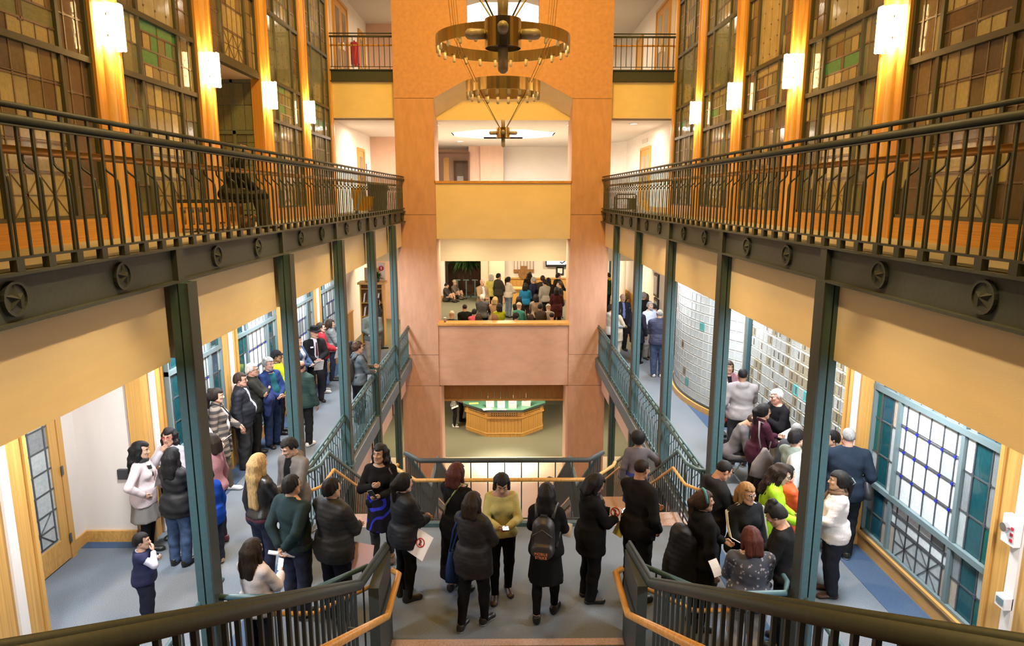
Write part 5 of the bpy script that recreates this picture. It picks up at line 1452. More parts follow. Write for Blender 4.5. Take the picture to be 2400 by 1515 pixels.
def person(label, at, face, h=1.65, sex='f', b=1.0, skin='a', hair=('bob', 'black'), top=None, bot=None, shoe=('sneaker', 'shoe_k'), R='down', L='down', head=(0, 0),
           lean=0, step=0.0, sit=None, z=0.0, inner=None, extra=(), coarse=False, belly=0.0, grp=None, facehair=None, feet=True, stance=.09, hcurl=.55):
    """face: direction the person faces, degrees from +y (away from the picture) towards +x"""
    NP[0] += 1; rr = random.Random(NP[0] * 7)
    s = h / 1.7; male = sex == 'm'; child = h < 1.4
    G = .027 if coarse else .0175
    if child: G = .015
    wd = b * s
    cl, sn = math.cos(math.radians(lean)), math.sin(math.radians(lean))
    pz = .93 * s
    shift = np.zeros(3)
    if sit is not None: shift = np.array([0, 0, sit + .10 - pz])
    RL = np.array([[1, 0, 0], [0, cl, sn], [0, -sn, cl]])
    def T(x, y, zz):      # torso point with lean (about the hips)
        p = np.array([x * s, y * s, zz * s - pz]); p = RL @ p; return p + [0, 0, pz] + shift
    def TW(x, y, zz): return T(x * b, y, zz)
    hz = (1.35 * s if sit is not None else h * .9)
    rad = .62 * s if sit is None else .85 * s
    F = Field((-.56 * s, -.42 * s - .1 * sn, -.03), (.56 * s, .62 * s + .15 * sn, 1.56 * s + shift[2] + .02), G)
    # --- groups
    TO = F.new()
    hipw = .165 if male else .172
    ell(F, TO, TW(0, -.01, .93), (hipw * wd, .115 * wd, .125 * s), .05, RL)
    ell(F, TO, TW(0, .012 + .35 * belly, 1.07), ((.145 if male else .132) * wd + belly * .6, .108 * wd + belly, .16 * s), .06, RL)
    ell(F, TO, TW(0, -.008, 1.26), ((.165 if male else .148) * wd, .112 * wd, .18 * s), .06, RL)
    sw = (.172 if male else .150) * (1 if not child else .93)
    for q in (-1, 1): cap(F, TO, T(0, -.015, 1.405), T(q * (sw * b - .02), -.012, 1.372), .060 * s, .052 * s, .05)
    if not male and not child:
        for q in (-1, 1): ell(F, TO, TW(q * .07, .085, 1.25), (.062 * s, .055 * s, .06 * s), .04, RL)
    for q in (-1, 1): ell(F, TO, T(q * .07 * b, -.075, .9), (.085 * wd, .08 * wd, .09 * s), .05, RL)
    NK = F.new(); cap(F, NK, T(0, -.022, 1.38), T(0, -.008, 1.50), .060 * s, .050 * s, .04)
    # arms
    hands = {}
    arms = {}
    for sd, key in ((1, R), (-1, L)):
        if isinstance(key, str): tgt, pole = ARM[key]
        else: tgt, pole = key if len(key) == 2 and not isinstance(key[0], (int, float)) else (key, (.7, -.6, -.6))
        S_ = T(sd * sw * b, -.012, 1.37)
        tg = np.array([sd * tgt[0] * (b if abs(tgt[0]) > .15 else 1), tgt[1], tgt[2]]) * s + shift
        if lean and tgt[2] > .95: tg = tg + (T(0, 0, tgt[2]) - shift - np.array([0, 0, tgt[2] * s]))
        po = np.array([sd * pole[0], pole[1], pole[2]], float)
        La, Lb = .285 * s, .255 * s
        d = tg - S_; dl = np.linalg.norm(d)
        mx = (La + Lb) * .985
        if dl > mx: d *= mx / dl; tg = S_ + d; dl = mx
        mn = .12 * s
        if dl < mn: d *= mn / dl; tg = S_ + d; dl = mn
        u = d / dl; po = po - u * (po @ u); po /= np.linalg.norm(po) + 1e-9
        ca = np.clip((La * La + dl * dl - Lb * Lb) / (2 * La * dl), -1, 1)
        E_ = S_ + u * (La * ca) + po * (La * math.sqrt(max(0, 1 - ca * ca)))
        arms[sd] = (S_, E_, tg); hands[sd] = tg
    AR = {}
    for sd in (1, -1):
        A = F.new(); S_, E_, tg = arms[sd]
        cap(F, A, S_, E_, .049 * wd, .041 * wd, .02); cap(F, A, E_, tg, .042 * wd, .028 * s, .02); AR[sd] = A
    # legs
    LG = F.new(); legs = {}
    for sd in (1, -1):
        hip = np.array([sd * .088 * b * s, -.005, .88 * s]) + shift
        if sit is None:
            an = np.array([sd * stance * s * (1 + .3 * (b - 1)), sd * step * s - .03 * s, .085 * s])
            kn = (hip + an) / 2 + np.array([sd * .008, .03 * s, .02 * s]); kn[2] = .47 * s
        elif sit < .2:
            kn = hip + np.array([sd * .05, .30 * s, .30 * s]); an = np.array([sd * .12 * s, hip[1] + .42 * s, .085 * s])
        else:
            kn = hip + np.array([sd * .04, .42 * s, .02]); an = np.array([kn[0], kn[1] + .06 * s * (1 + sd * step * 4), .085 * s])
        legs[sd] = (hip, kn, an)
        cap(F, LG, hip, kn, .090 * wd, .056 * wd, .03); cap(F, LG, kn, an, .056 * wd, .038 * s, .02)
        ell(F, LG, kn * .68 + an * .32 + np.array([0, -.022 * s, 0]), (.05 * wd, .05 * wd, .10 * s), .03)
        cap(F, LG, an + [0, -.02, -.045 * s], an + [0, .12 * s, -.06 * s], .028 * s, .02 * s, .02)
    body = smin(smin(smin(TO, NK, .04), smin(AR[1], AR[-1], .01), .025), LG, .05)
    x, y, zz = F.ax[0][:, None, None], F.ax[1][None, :, None], F.ax[2][None, None, :]
    root = thing('person', label, 'person', (at[0], at[1], z), grp); root.rotation_euler = (0, 0, -math.radians(face)); WL[root.name] = (0, 0, 0)
    # head
    hs = s ** .45 * (1.0 if not child else .98)
    piv = T(0, -.012, 1.475); HR = rotm(head[0], head[1] + lean * .5)
    def HP(v): return (np.asarray(v, float) * hs + [0, .016, .108 * hs]) @ HR.T + piv
    def bodymesh():
        V, Q = nets(F, body)
        parts = [(V, Q, 0)]
        for v, q, m in tpl('head', (sex if sex != 'c' else 'f', coarse), lambda k: head_template(k[0], .013 if k[1] else .009)): parts.append((HP(v), q, m))
        for sd in (1, -1):
            S_, E_, tg = arms[sd]; d = (tg - E_) / np.linalg.norm(tg - E_)
            pn = np.array([-sd * 1.0, 0, -.15]) if tg[2] < 1.0 * s + shift[2] and tg[1] < .15 * s else np.array([-sd * .45, -.5, .45])
            pn = pn - d * (pn @ d); pn /= np.linalg.norm(pn)
            X_ = np.cross(d, -pn)
            for v, q in tpl('hand', hcurl, hand_template):
                v2 = v.copy()
                if sd < 0: v2[:, 0] *= -1
                w_ = (v2[:, :1] * X_ + v2[:, 1:2] * d - v2[:, 2:] * pn) * (hs * (.97 if male else .88)) + tg
                parts.append((w_, q if sd > 0 else q[:, ::-1], 0))
        return to_mesh('body', parts, [SKIN[skin], LIPS, EYEW, IRIS, HAIRM[hair[1]] if hair and hair[1] in HAIRM else HAIRM['black']])
    link('body', bodymesh(), root)
    ph = rr.uniform(0, 6)
    def wrinkle(amp): return (amp * (np.sin(31 * x + 9 * zz + ph) * np.sin(17 * zz + 23 * y + ph) + .6 * np.sin(52 * zz + 18 * x - 20 * y + 2 * ph))).astype(f32)
    def garment(name, A, m, par=root):
        V, Q = nets(F, A)
        if len(Q) == 0: return None
        return link(name, to_mesh(name, [(V, Q, 0)], [m]), par)
    def clipz(A, lo=None, hi=None):
        if lo is not None: A = np.maximum(A, lo * s + (shift[2] if sit is not None else 0) - zz)
        if hi is not None: A = np.maximum(A, zz - hi * s - shift[2])
        return A.astype(f32)
    def torso_top(t, neck, hem, sleeve, bottom_flare=0.0, quilt=0, k=.018, wr=.003, openf=None, hood=False, collar=0):
        A = smin(TO, F.new(), .01) - t
        if neck > 1.43: A = smin(A, NK - t * .6, .04)
        if hem < .86 and sit is None:
            B = F.new(); top_, n = 1.05, 5
            ax_ = (.158 * wd + t); ay_ = (.135 * wd + t)
            q = np.clip((top_ * s - zz) / ((top_ - min(hem, .8)) * s), 0, 1)
            aa = ax_ * (1 + bottom_flare * q); bb = ay_ * (1 + bottom_flare * q) 
            e = np.sqrt((x / aa) ** 2 + ((y + .0) / bb) ** 2)
            B = ((e - 1) * np.minimum(aa, bb)).astype(f32); B = np.maximum(B, zz - top_ * s)
            A = smin(A, B, .06)
        if hem < .95: A = smin(A, np.maximum(LG - t - .016, zz - .93 * s - shift[2]).astype(f32), .03)
        if openf:
            w_ = openf * s + .03 * np.clip((1.25 * s + shift[2] - zz), 0, 1)
            A = np.maximum(A, np.minimum(w_ - np.abs(x), y - .02)).astype(f32)
        A = np.maximum(A, ((zz - T(0, 0, neck)[2]) - .30 * (-y + T(0, 0, neck)[1]) * (1 if neck < 1.45 else .2))).astype(f32)
        A = clipz(A, hem, None)
        for sd in (1, -1):
            S_, E_, tg = arms[sd]; B = F.new(); e = .004 * s + t * .55
            if sleeve <= .5: cap(F, B, S_, S_ + (E_ - S_) * (sleeve * 2), .051 * wd + e, .049 * wd + e, .02)
            else:
                f = (sleeve - .5) * 2
                cap(F, B, S_, E_, .051 * wd + e, .044 * wd + e, .02); cap(F, B, E_, E_ + (tg - E_) * f, .044 * wd + e, .035 * s + e, .02)
            A = smin(A, B, k)
        if hood: 
            ell(F, A, T(0, -.095, 1.43), (.10 * s, .055 * s, .06 * s), .03); cap(F, A, T(-.075, -.03, 1.455), T(.075, -.03, 1.455), .03 * s, .03 * s, .03)
        if collar:
            for i in range(10):
                a0 = 2 * PI * i / 10; a1 = 2 * PI * (i + 1) / 10
                if collar < 2 and 1 <= i % 10 <= 1: pass
                cap(F, A, T(.062 * math.sin(a0), -.012 + .062 * math.cos(a0), 1.45 + .012 * -math.cos(a0)), T(.062 * math.sin(a1), -.012 + .062 * math.cos(a1), 1.45 + .012 * -math.cos(a1)), .017 * s * collar ** .5, .017 * s * collar ** .5, .015)
        if quilt: A = A + (.0065 * np.abs(np.sin((zz + .12 * np.abs(x)) * PI / quilt)) * -1 + .003).astype(f32)
        if wr: A = A + wrinkle(wr)
        return A
    # bottoms
    if bot:
        kind, c = bot[0], bot[1]; bm = cloth(c, bot[2] if len(bot) > 2 else 'plain', bot[3] if len(bot) > 3 else None)
        if kind in ('skirt', 'dress'):
            hem = bot[4] if len(bot) > 4 else .48
            q = np.clip((1.02 * s - zz) / ((1.02 - hem) * s), 0, 1)
            aa = (.15 + .055 * q) * wd + .012; bb = (.118 + .06 * q) * wd + .012
            A = ((np.sqrt((x / aa) ** 2 + ((y + .012) / bb) ** 2) - 1) * np.minimum(aa, bb)).astype(f32)
            A = smin(A, np.maximum(TO - .014, zz - 1.04 * s).astype(f32), .04)
            A = clipz(A + (.006 * np.sin(9 * np.arctan2(x, y)) * q).astype(f32), hem, 1.02)
            garment('skirt', A, bm)
            if len(bot) > 5 and bot[5]:
                B = np.maximum(LG - .006, zz - .7 * s).astype(f32); B = np.maximum(B, .10 * s - zz).astype(f32); garment('tights', B, cloth(bot[5]))
        else:
            loose = {'slim': .006, 'trousers': .013, 'loose': .022}[kind]
            A = F.new()
            for sd in (1, -1):
                hip, kn, an = legs[sd]
                cap(F, A, hip, kn, .092 * wd + loose, .06 * wd + loose, .03); cap(F, A, kn, an + [0, 0, -.03 * s], .06 * wd + loose, (.042 if kind == 'slim' else .056) * s + loose * .8, .03)
                ell(F, A, kn * .68 + an * .32 + np.array([0, -.022 * s, 0]), (.05 * wd + loose, .05 * wd + loose, .10 * s), .03)
            P_ = (TO - .008 - loose * .5)
            if sit is None: P_ = np.maximum(P_, .80 * s - zz)
            A = smin(A, np.maximum(P_, (zz - 1.02 * s - shift[2])).astype(f32), .05)
            A = np.maximum(A, .045 * s - zz).astype(f32)
            A = np.maximum(A, zz - 1.03 * s - shift[2]).astype(f32)
            garment('trousers', A + wrinkle(.0035 if kind != 'slim' else .0015), bm)
    if inner: garment('shirt', torso_top(.012, inner[1] if len(inner) > 1 else 1.44, .88, inner[3] if len(inner) > 3 else .22, wr=.001), cloth(inner[0], inner[2] if len(inner) > 2 else 'plain'))
    if top:
        tk, c = top[0], top[1]; fab = top[2] if len(top) > 2 else 'plain'; c2 = top[3] if len(top) > 3 else None
        o = dict(top[4]) if len(top) > 4 else {}
        P = dict(tee=dict(t=.013, neck=1.44, hem=.88, sleeve=.33), sweater=dict(t=.016, neck=1.44, hem=.86, sleeve=.95), jacket=dict(t=.02, neck=1.47, hem=.84, sleeve=.96, collar=1),
                 puffer=dict(t=.032, neck=1.48, hem=.84, sleeve=.96, quilt=.075, collar=2), coat=dict(t=.022, neck=1.47, hem=.62, sleeve=.96, bottom_flare=.18, collar=1),
                 hoodie=dict(t=.023, neck=1.46, hem=.85, sleeve=.96, hood=True), suit=dict(t=.018, neck=1.46, hem=.80, sleeve=.96, bottom_flare=.05, openf=.03, collar=1),
                 dress=dict(t=.016, neck=1.43, hem=.30, sleeve=.33, bottom_flare=.28), vest=dict(t=.028, neck=1.45, hem=.84, sleeve=.12))[tk]
        P.update(o); 
        nm = {'tee': 'tshirt', 'coat': 'coat', 'suit': 'suit_jacket'}.get(tk, tk if tk in ('sweater', 'hoodie', 'dress', 'vest') else 'jacket')
        A = torso_top(**P)
        garment(nm, A, cloth(c, fab, c2))
        if 'stripes' in extra:
            for sd in (1, -1):
                S_, E_, tg = arms[sd]; w_ = np.cross(E_ - S_, [0, 1, 0]); w_ /= np.linalg.norm(w_)
                for j in (-1, 0, 1):
                    bmb = MB(); ou = np.array([sd * .075 * wd, 0, .02]); dy = np.array([0, .02 * j, 0])
                    n_ = (E_ - S_); out = np.array([sd, 0, 0.]); out -= n_ * (out @ n_) / (n_ @ n_); out /= np.linalg.norm(out)
                    f_ = tg - E_; ou2 = np.array([sd, .3, 0.]); ou2 -= f_ * (ou2 @ f_) / (f_ @ f_); ou2 /= np.linalg.norm(ou2)
                    bmb.tube([tuple(T(sd * .09, -.01, 1.455) + dy + [0, 0, .012]), tuple(S_ + out * .075 * wd + dy), tuple(S_ * .5 + E_ * .5 + out * .073 * wd + dy), tuple(E_ + (out + ou2) * .5 * .070 * wd + dy), tuple(E_ * .4 + tg * .6 + ou2 * .056 * wd + dy)], .0045, 5)
                    bmb.build('sleeve_stripe', M['paper'], root, smooth=True)
    # accessories that belong to the clothing
    for e in extra:
        if e == 'glasses':
            bmb = MB()
            for q in (-1, 1):
                bmb.tube([tuple(HP((q * .031 + .021 * math.cos(a * PI / 5), .094, .009 + .016 * math.sin(a * PI / 5)))) for a in range(11)], .0028, 4)
                bmb.tube([tuple(HP((q * .052, .092, .014))), tuple(HP((q * .078, .05, .016))), tuple(HP((q * .08, -.01, .012)))], .0026, 4)
            bmb.tube([tuple(HP((-.01, .096, .012))), tuple(HP((.01, .096, .012)))], .0028, 4)
            bmb.build('glasses', M['red'] if 'red glasses' in label else SPEC, root)
        if e == 'headband':
            bmb = MB(); bmb.tube([tuple(HP((.095 * math.cos(a * PI / 12), -.0 - .01 * math.sin(a * PI / 12), .02 + .125 * math.sin(a * PI / 12)))) for a in range(13)], .014, 6); bmb.build('headband', BAND, root, smooth=True)
        if isinstance(e, tuple) and e[0] == 'scarf':
            bmb = MB(); bmb.tube([tuple(T(.082 * math.sin(a), -.012 + .085 * math.cos(a), 1.44 + .012 * math.sin(a * 3))) for a in np.linspace(0, 2 * PI, 13)], .034 * s, 7)
            bmb.tube([tuple(T(.03, .09, 1.42)), tuple(T(.05, .125, 1.34)), tuple(T(.055, .14, 1.22))], .03 * s, 6); bmb.build('scarf', cloth(e[1], e[2] if len(e) > 2 else 'plain', e[3] if len(e) > 3 else None), root, smooth=True)
        if isinstance(e, tuple) and e[0] == 'tie':
            bmb = MB(); bmb.prism([(-.012, 0), (.012, 0), (.024, -.30), (0, -.34), (-.024, -.30)], 0, .006); 
            p0 = T(0, .128, 1.40); bmb.v = [(p0[0] + a, p0[1] + c_ + .02 * s + .05 * max(0, -b_) * .3, p0[2] + b_) for a, b_, c_ in bmb.v]; bmb.build('necktie', cloth(e[1]), root)
        if isinstance(e, tuple) and e[0] == 'badge':
            p0 = T(e[1], .135 + .02, 1.30); bmb = MB(); bmb.box(p0[0] - .035, p0[0] + .035, p0[1], p0[1] + .008, p0[2] - .016, p0[2] + .016); bmb.build('name_badge', M['paper'], root)
        if isinstance(e, tuple) and e[0] == 'strap':    # ('strap', colour): cross-body strap
            bmb = MB(); bmb.tube([tuple(T(-.13, -.10, 1.02)), tuple(T(-.05, -.165, 1.22)), tuple(T(.09, -.085, 1.46)), tuple(T(.1, .0, 1.475)), tuple(T(.08, .10, 1.42)), tuple(T(-.02, .18, 1.24)), tuple(T(-.14, .13, 1.05)), tuple(T(-.2, .0, .98))], .011, 5); bmb.build('bag_strap', cloth(e[1]), root, smooth=True)
        if e == 'beard':
            FB = Field((-.1, 0, -.14), (.1, .13, .0), .011); B = FB.new(); ell(FB, B, (0, .05, -.085), (.052, .05, .045), .02)
            for q in (-1, 1): cap(FB, B, (q * .06, .01, -.03), (q * .04, .05, -.08), .016, .02, .02)
            V, Q = nets(FB, B); link('beard', to_mesh('beard', [(HP(V), Q, 0)], [HAIRM[hair[1]]]), root)
    if hair:
        me = tpl('hair', hair[0], hair_template)
        o = link('hair' if hair[0] not in ('hat', 'cap', 'beanie') else hair[0], me, root)
        mtx = Matrix(np.vstack([np.hstack([HR * hs, HP((0, 0, 0))[:, None]]), [[0, 0, 0, 1]]]).tolist()); o.matrix_local = mtx
        o.material_slots[0].link = 'OBJECT'; o.material_slots[0].material = HAIRM[hair[1]] if hair[1] in HAIRM else cloth(hair[1])
        if len(hair) > 2:
            o2 = link('hair', tpl('hair', hair[2], hair_template), root); o2.matrix_local = mtx; o2.material_slots[0].link = 'OBJECT'; o2.material_slots[0].material = HAIRM[hair[3]]
        if hair[0] == 'hat':
            bmb = MB(); bmb.lathe([(.101, .068), (.101, .09)], (0, -.012, 0), 20); o3 = bmb.build('hat_band', M['black'], root); o3.matrix_local = mtx
    if feet and shoe:
        V, Q, mi = tpl('shoe', shoe[0], shoe_template)
        for sd in (1, -1):
            hip, kn, an = legs[sd]
            ang = -sd * math.radians(9)
            ca_, sa_ = math.cos(ang), math.sin(ang); k_ = s ** .7
            v = V * k_; v = np.stack([v[:, 0] * ca_ - v[:, 1] * sa_, v[:, 0] * sa_ + v[:, 1] * ca_, v[:, 2]], 1) + [an[0], an[1] + .01, 0]
            sole = M[shoe[2]] if len(shoe) > 2 else M['black']
            link('shoe', to_mesh('shoe', [(v, Q, mi)], [M[shoe[1]], sole]), root)
    # world positions of hands etc.
    ro = math.radians(-face); c_, s_ = math.cos(ro), math.sin(ro)
    def wpt(p): return Vector((at[0] + p[0] * c_ - p[1] * s_, at[1] + p[0] * s_ + p[1] * c_, p[2] + z))
    out = {'root': root, 'face': face, 's': s}
    for sd, k in ((1, 'R'), (-1, 'L')):
        S_, E_, tg = arms[sd]; d = (tg - E_) / np.linalg.norm(tg - E_)
        out[k] = wpt(tg + d * .085 * hs)
    out['pt'] = lambda x_, y_, z_: wpt(T(x_, y_, z_))
    return out
# ---------------------------------------------------------------- the people
def rod(a, b, r, name, m, par):
    w = MB(); w.tube([tuple(a), tuple(b)], r, 6); return w.build(name, m, par)
def phone(label, p, face, lit=True, pitch=38, dx=0, big=1):
    t = thing('phone', label, 'phone'); t.location = p; t.rotation_euler = (math.radians(pitch), math.radians(dx), -math.radians(face)); WL[t.name] = (0, 0, 0)
    piece('casing', M['black'], t, (0, .0, .01), (.072 * big, .145 * big, .009)); piece('screen', M['screen' if lit else 'screen_dim'], t, (0, 0, .0155), (.064 * big, .128 * big, .002))
def papers(label, p, face, pitch=20, m='paper', w_=.21, h_=.28, n=1, nosign=False, roll=0, name='paper_sheet', lines=0):
    t = sheet(name, label, 'paper', (0, 0, 0), w_, h_, 0, M[m], 0, None, lines)
    t.location = p; t.rotation_euler = (math.radians(pitch), math.radians(roll), -math.radians(face)); WL[t.name] = (0, 0, 0)
    if nosign:
        b = MB(); b.tube([(.05 * math.cos(a), .02 + .05 * math.sin(a), .013) for a in np.linspace(0, 2 * PI, 17)], .006, 4); b.bar((-.036, .056, .013), (.036, -.016, .013), .012, .003); b.build('no_symbol', M['red'], t)
        b = MB(); b.box(-.012, .012, -.015, .04, .0115, .013); b.box(-.02, .0, .03, .05, .0115, .013); b.build('emblem', M['print_dark'], t)
    return t
def book(label, p, face, pitch=10, c='paper', w_=.15, h_=.21, th=.025):
    t = thing('book', label, 'book'); t.location = p; t.rotation_euler = (math.radians(pitch), 0, -math.radians(face)); WL[t.name] = (0, 0, 0)
    piece('cover', M[c], t, (0, 0, 0), (w_, h_, th)); piece('pages', M['paper'], t, (.004, 0, 0), (w_ - .004, h_ - .01, th * .8)); piece('cover_band', M['print'], t, (0, h_ * .1, th * .5), (w_ * .7, h_ * .2, .002))
def handbag(label, P, side, zz, m, sz=(.10, .30, .26), strap=True, slouch=.3):
    """bag hanging at the side of a person from the shoulder"""
    t = thing('handbag', label, 'bag'); r = P['root']; t.location = r.location; t.rotation_euler = r.rotation_euler; WL[t.name] = (0, 0, 0)
    x = side * .27; dx, dy, dz = sz; z0 = zz
    b = MB(); n = 14
    vs = []
    for k, (f, w_) in enumerate(((0, .55), (.08, 1), (.5, .85), (.9, .5 - slouch * .4), (1, .3 - slouch * .3))):
        for j in range(n):
            a = 2 * PI * j / n; vs.append((x + dx / 2 * math.cos(a) * (1.0 if k < 3 else .6), -.03 + dy / 2 * math.sin(a) * w_, z0 + dz * f))
    fs = [(k * n + j, k * n + (j + 1) % n, (k + 1) * n + (j + 1) % n, (k + 1) * n + j) for k in range(4) for j in range(n)] + [tuple(range(n))[::-1], tuple(4 * n + j for j in range(n))]
    b.add(vs, fs); b.build('bag_body', m, t, smooth=True)
    if strap:
        s = P['s']; b = MB(); b.tube([(x, -.03 - dy * .15, z0 + dz), (side * .19, -.10, 1.25 * s), (side * .115, -.06, 1.46 * s), (side * .13, .06, 1.40 * s), (side * .23, .09, 1.2 * s), (x, -.03 + dy * .15, z0 + dz)], .012, 5); b.build('strap', m, t, smooth=True)
def backpack(label, P, m, text=False, dy=-.23):
    s = P['s']; t = thing('backpack', label, 'bag'); r = P['root']; t.location = r.location; t.rotation_euler = r.rotation_euler; WL[t.name] = (0, 0, 0)
    F = Field((-.2, -.45, .85), (.2, .0, 1.5), .016); A = F.new(); x, y, z = F.ax[0][:, None, None], F.ax[1][None, :, None], F.ax[2][None, None, :]
    cap(F, A, (0, dy, 1.02 * s), (0, dy, 1.28 * s), .13, .125, .03); A[...] = np.maximum(A, np.abs(y - dy) - .095); A[...] = np.maximum(A, np.abs(x) - .145)
    B = F.new(); cap(F, B, (-.05, dy - .085, 1.04 * s), (.05, dy - .085, 1.04 * s), .08, .08, .02); B = np.maximum(B, -(y - dy + .135)); A = smin(A, B.astype(f32), .02)
    V, Q = nets(F, A); link('bag_body', to_mesh('bag_body', [(V, Q, 0)], [m]), t)
    for q in (-1, 1):
        b = MB(); b.tube([(q * .09, dy + .07, 1.36 * s), (q * .105, -.06, 1.46 * s), (q * .11, .06, 1.44 * s), (q * .125, .13, 1.30 * s), (q * .15, .08, 1.12 * s), (q * .13, dy + .09, 1.0 * s)], .022, 6); b.build('shoulder_strap', m, t, smooth=True)
    b = MB(); b.tube([(-.04, dy, 1.395 * s), (-.03, dy, 1.43 * s), (.03, dy, 1.43 * s), (.04, dy, 1.395 * s)], .009, 5); b.build('grab_handle', m, t)
    b = MB(); b.tube([(-.11, dy - .098, 1.22 * s), (0, dy - .10, 1.30 * s), (.11, dy - .098, 1.22 * s)], .006, 4); b.build('zip', M['bin'], t)
    if text:
        for i, w_ in enumerate(('MOBILE', 'STRIKE')):
            cu = D.curves.new('lettering', 'FONT'); cu.body = w_; cu.size = .042; cu.extrude = .0015; cu.align_x = 'CENTER'
            me = None
            o = D.objects.new('tmp', cu); COL.objects.link(o); dg = bpy.context.evaluated_depsgraph_get(); me = D.meshes.new_from_object(o.evaluated_get(dg)); D.objects.remove(o)
            me.materials.clear(); me.materials.append(ORANGE_INK); q = link('lettering', me, t); q.location = (0, dy - .176, 1.03 * s - .042 * i); q.rotation_euler = (PI / 2, 0, 0)
ORANGE_INK = mat('orange_ink', (.62, .20, .05), .6, noise=.1, scale=40)
BLK = (.010, .010, .011); DK = (.016, .017, .021); NAVY = (.018, .024, .055)

# left queue, near the door
p = person('small boy in a navy varsity jacket with pale sleeves, fists raised to his face', (-4.05, 7.09), 75, 1.06, 'c', 1.06, hair=('short', 'black'), inner=((.55, .55, .68), 1.44, 'plain', .93), top=('vest', (.03, .035, .085), 'plain', None, (('t', .024),)), bot=('loose', (.022, .026, .05)), R='mouth', L='chest', skin='c')
link_ = p
b = MB(); s_ = p['s']
person('woman in a white sweater and plaid scarf with one hand on her hip', (-4.80, 8.60), 82, 1.6, hair=('longwave', 'black'), top=('sweater', (.70, .58, .58), 'knit', None, (('hem', .80),)), bot=('skirt', (.22, .20, .18), 'plain', None, .56, BLK), R='hip', L='hold', extra=(('scarf', (.03, .03, .03), 'plaid', (.5, .48, .45)),), shoe=('boot', 'shoe_k'), head=(0, 5))
papers('white printed leaflet held up between the woman in white and the black-jacketed woman', (-4.52, 8.55, 1.16), 100, 70, lines=6, w_=.2, h_=.28)
person('long-haired woman with red glasses raising her hand to her mouth', (-4.66, 9.10), 178, 1.6, hair=('longwave', 'black'), top=('jacket', (.55, .52, .55)), bot=('slim', DK), R='mouth', L='hold', extra=('glasses',))
p = person('woman seen from behind in a crinkled black jacket and blue jeans', (-4.26, 8.36), 12, 1.6, b=1.04, hair=('long', 'black'), top=('coat', (.014, .014, .015), 'nylon', None, (('hem', .76), ('bottom_flare', .12), ('wr', .007))), bot=('trousers', (.06, .10, .19), 'denim'), R='hold', L='hold')
person('woman in a dusty pink sweater turned to the left, shoulder-length brown hair', (-3.99, 8.88), -78, 1.6, hair=('bob', 'dkbrown'), top=('sweater', (.46, .23, .26), 'knit'), bot=('slim', (.03, .03, .05)), R='down', L='hold', shoe=('sneaker', 'shoe_r'), skin='c')
person('boy in a bright blue jacket and black cap beside the near left column', (-3.82, 8.33), -70, 1.34, 'c', 1.12, hair=('cap', (.012, .013, .02), 'short', 'black'), top=('hoodie', (.008, .055, .42), 'plain', None, (('hem', .76), ('hood', False), ('collar', 1))), inner=((.65, .45, .03), 1.44), bot=('loose', (.02, .022, .04)), shoe=('sneaker', 'shoe_t'), head=(0, 12), R='down', L='down')
p = person('woman in a pale top looking at her phone beside the near left column', (-4.70, 10.12), 88, 1.6, hair=('long', 'dkbrown'), top=('sweater', (.72, .60, .58)), bot=('slim', (.03, .03, .04)), R='phone', L='hold', head=(0, 18), skin='c')
phone('white-backed phone held by the woman in the pale top at the left column', p['R'] + Vector((.04, 0, .04)), 88, True)
p = person('woman in a plaid blanket cardigan, white top and olive leggings', (-4.67, 10.75), 80, 1.71, b=1.08, hair=('pony', 'dkbrown', 'bun', 'dkbrown'), inner=((.78, .70, .68), 1.40), top=('coat', (.07, .06, .055), 'plaid', (.24, .19, .15), (('openf', .075), ('hem', .58))), bot=('slim', (.105, .09, .065)), shoe=('sneaker', 'shoe_w', 'shoe_w'), R='down', L='hold', step=.16, belly=.02, head=(0, 2), extra=(('strap', (.03, .03, .03)),))
person('stout man in a quilted black puffer jacket over a white shirt', (-4.60, 11.60), 82, 1.75, 'm', 1.16, hair=('crop', 'brown'), inner=((.66, .66, .74), 1.46), top=('puffer', (.016, .017, .024), 'nylon', None, (('openf', .06), ('hem', .78))), bot=('loose', (.04, .04, .042)), R='down', L='down', belly=.06, shoe=('sneaker', 'shoe_t'), extra=('glasses',), skin='r')
p = person('white-haired man in a dark olive jacket with folded arms', (-4.61, 12.19), 78, 1.78, 'm', 1.02, hair=('short', 'white'), top=('jacket', (.035, .034, .028)), bot=('trousers', (.025, .024, .024)), R='cross', L='cross', extra=('glasses',), skin='r')
t = thing('folded_jacket', 'dark blue jacket draped over the folded arms of the white-haired man', 'jacket', (0, 0, 0)); F = Field((-.35, -.2, .7), (.3, .5, 1.3), .018); A = F.new()
cap(F, A, (-.16, .26, 1.12), (.17, .25, 1.10), .07, .07, .03); cap(F, A, (.12, .26, 1.10), (.13, .24, .84), .075, .06, .04); cap(F, A, (-.05, .28, 1.06), (-.08, .26, .88), .08, .06, .04)
x, y, z = F.ax[0][:, None, None], F.ax[1][None, :, None], F.ax[2][None, None, :]; A = (A + .007 * np.sin(40 * x + 30 * z) * np.sin(35 * y + 14 * z)).astype(f32)
V, Q = nets(F, A); link('cloth', to_mesh('cloth', [(V, Q, 0)], [cloth((.022, .03, .10))]), t); t.location = p['root'].location; t.rotation_euler = p['root'].rotation_euler
person('grey curly-haired bearded man in a navy jacket and teal shirt', (-4.47, 12.67), 118, 1.76, 'm', 1.08, hair=('curly', 'grey'), inner=((.02, .10, .12), 1.44), top=('jacket', (.022, .04, .13), 'plain', None, (('openf', .07), ('hem', .80))), bot=('trousers', (.03, .05, .12), 'denim'), R='belly', L='belly', extra=('beard',), belly=.04, skin='r')
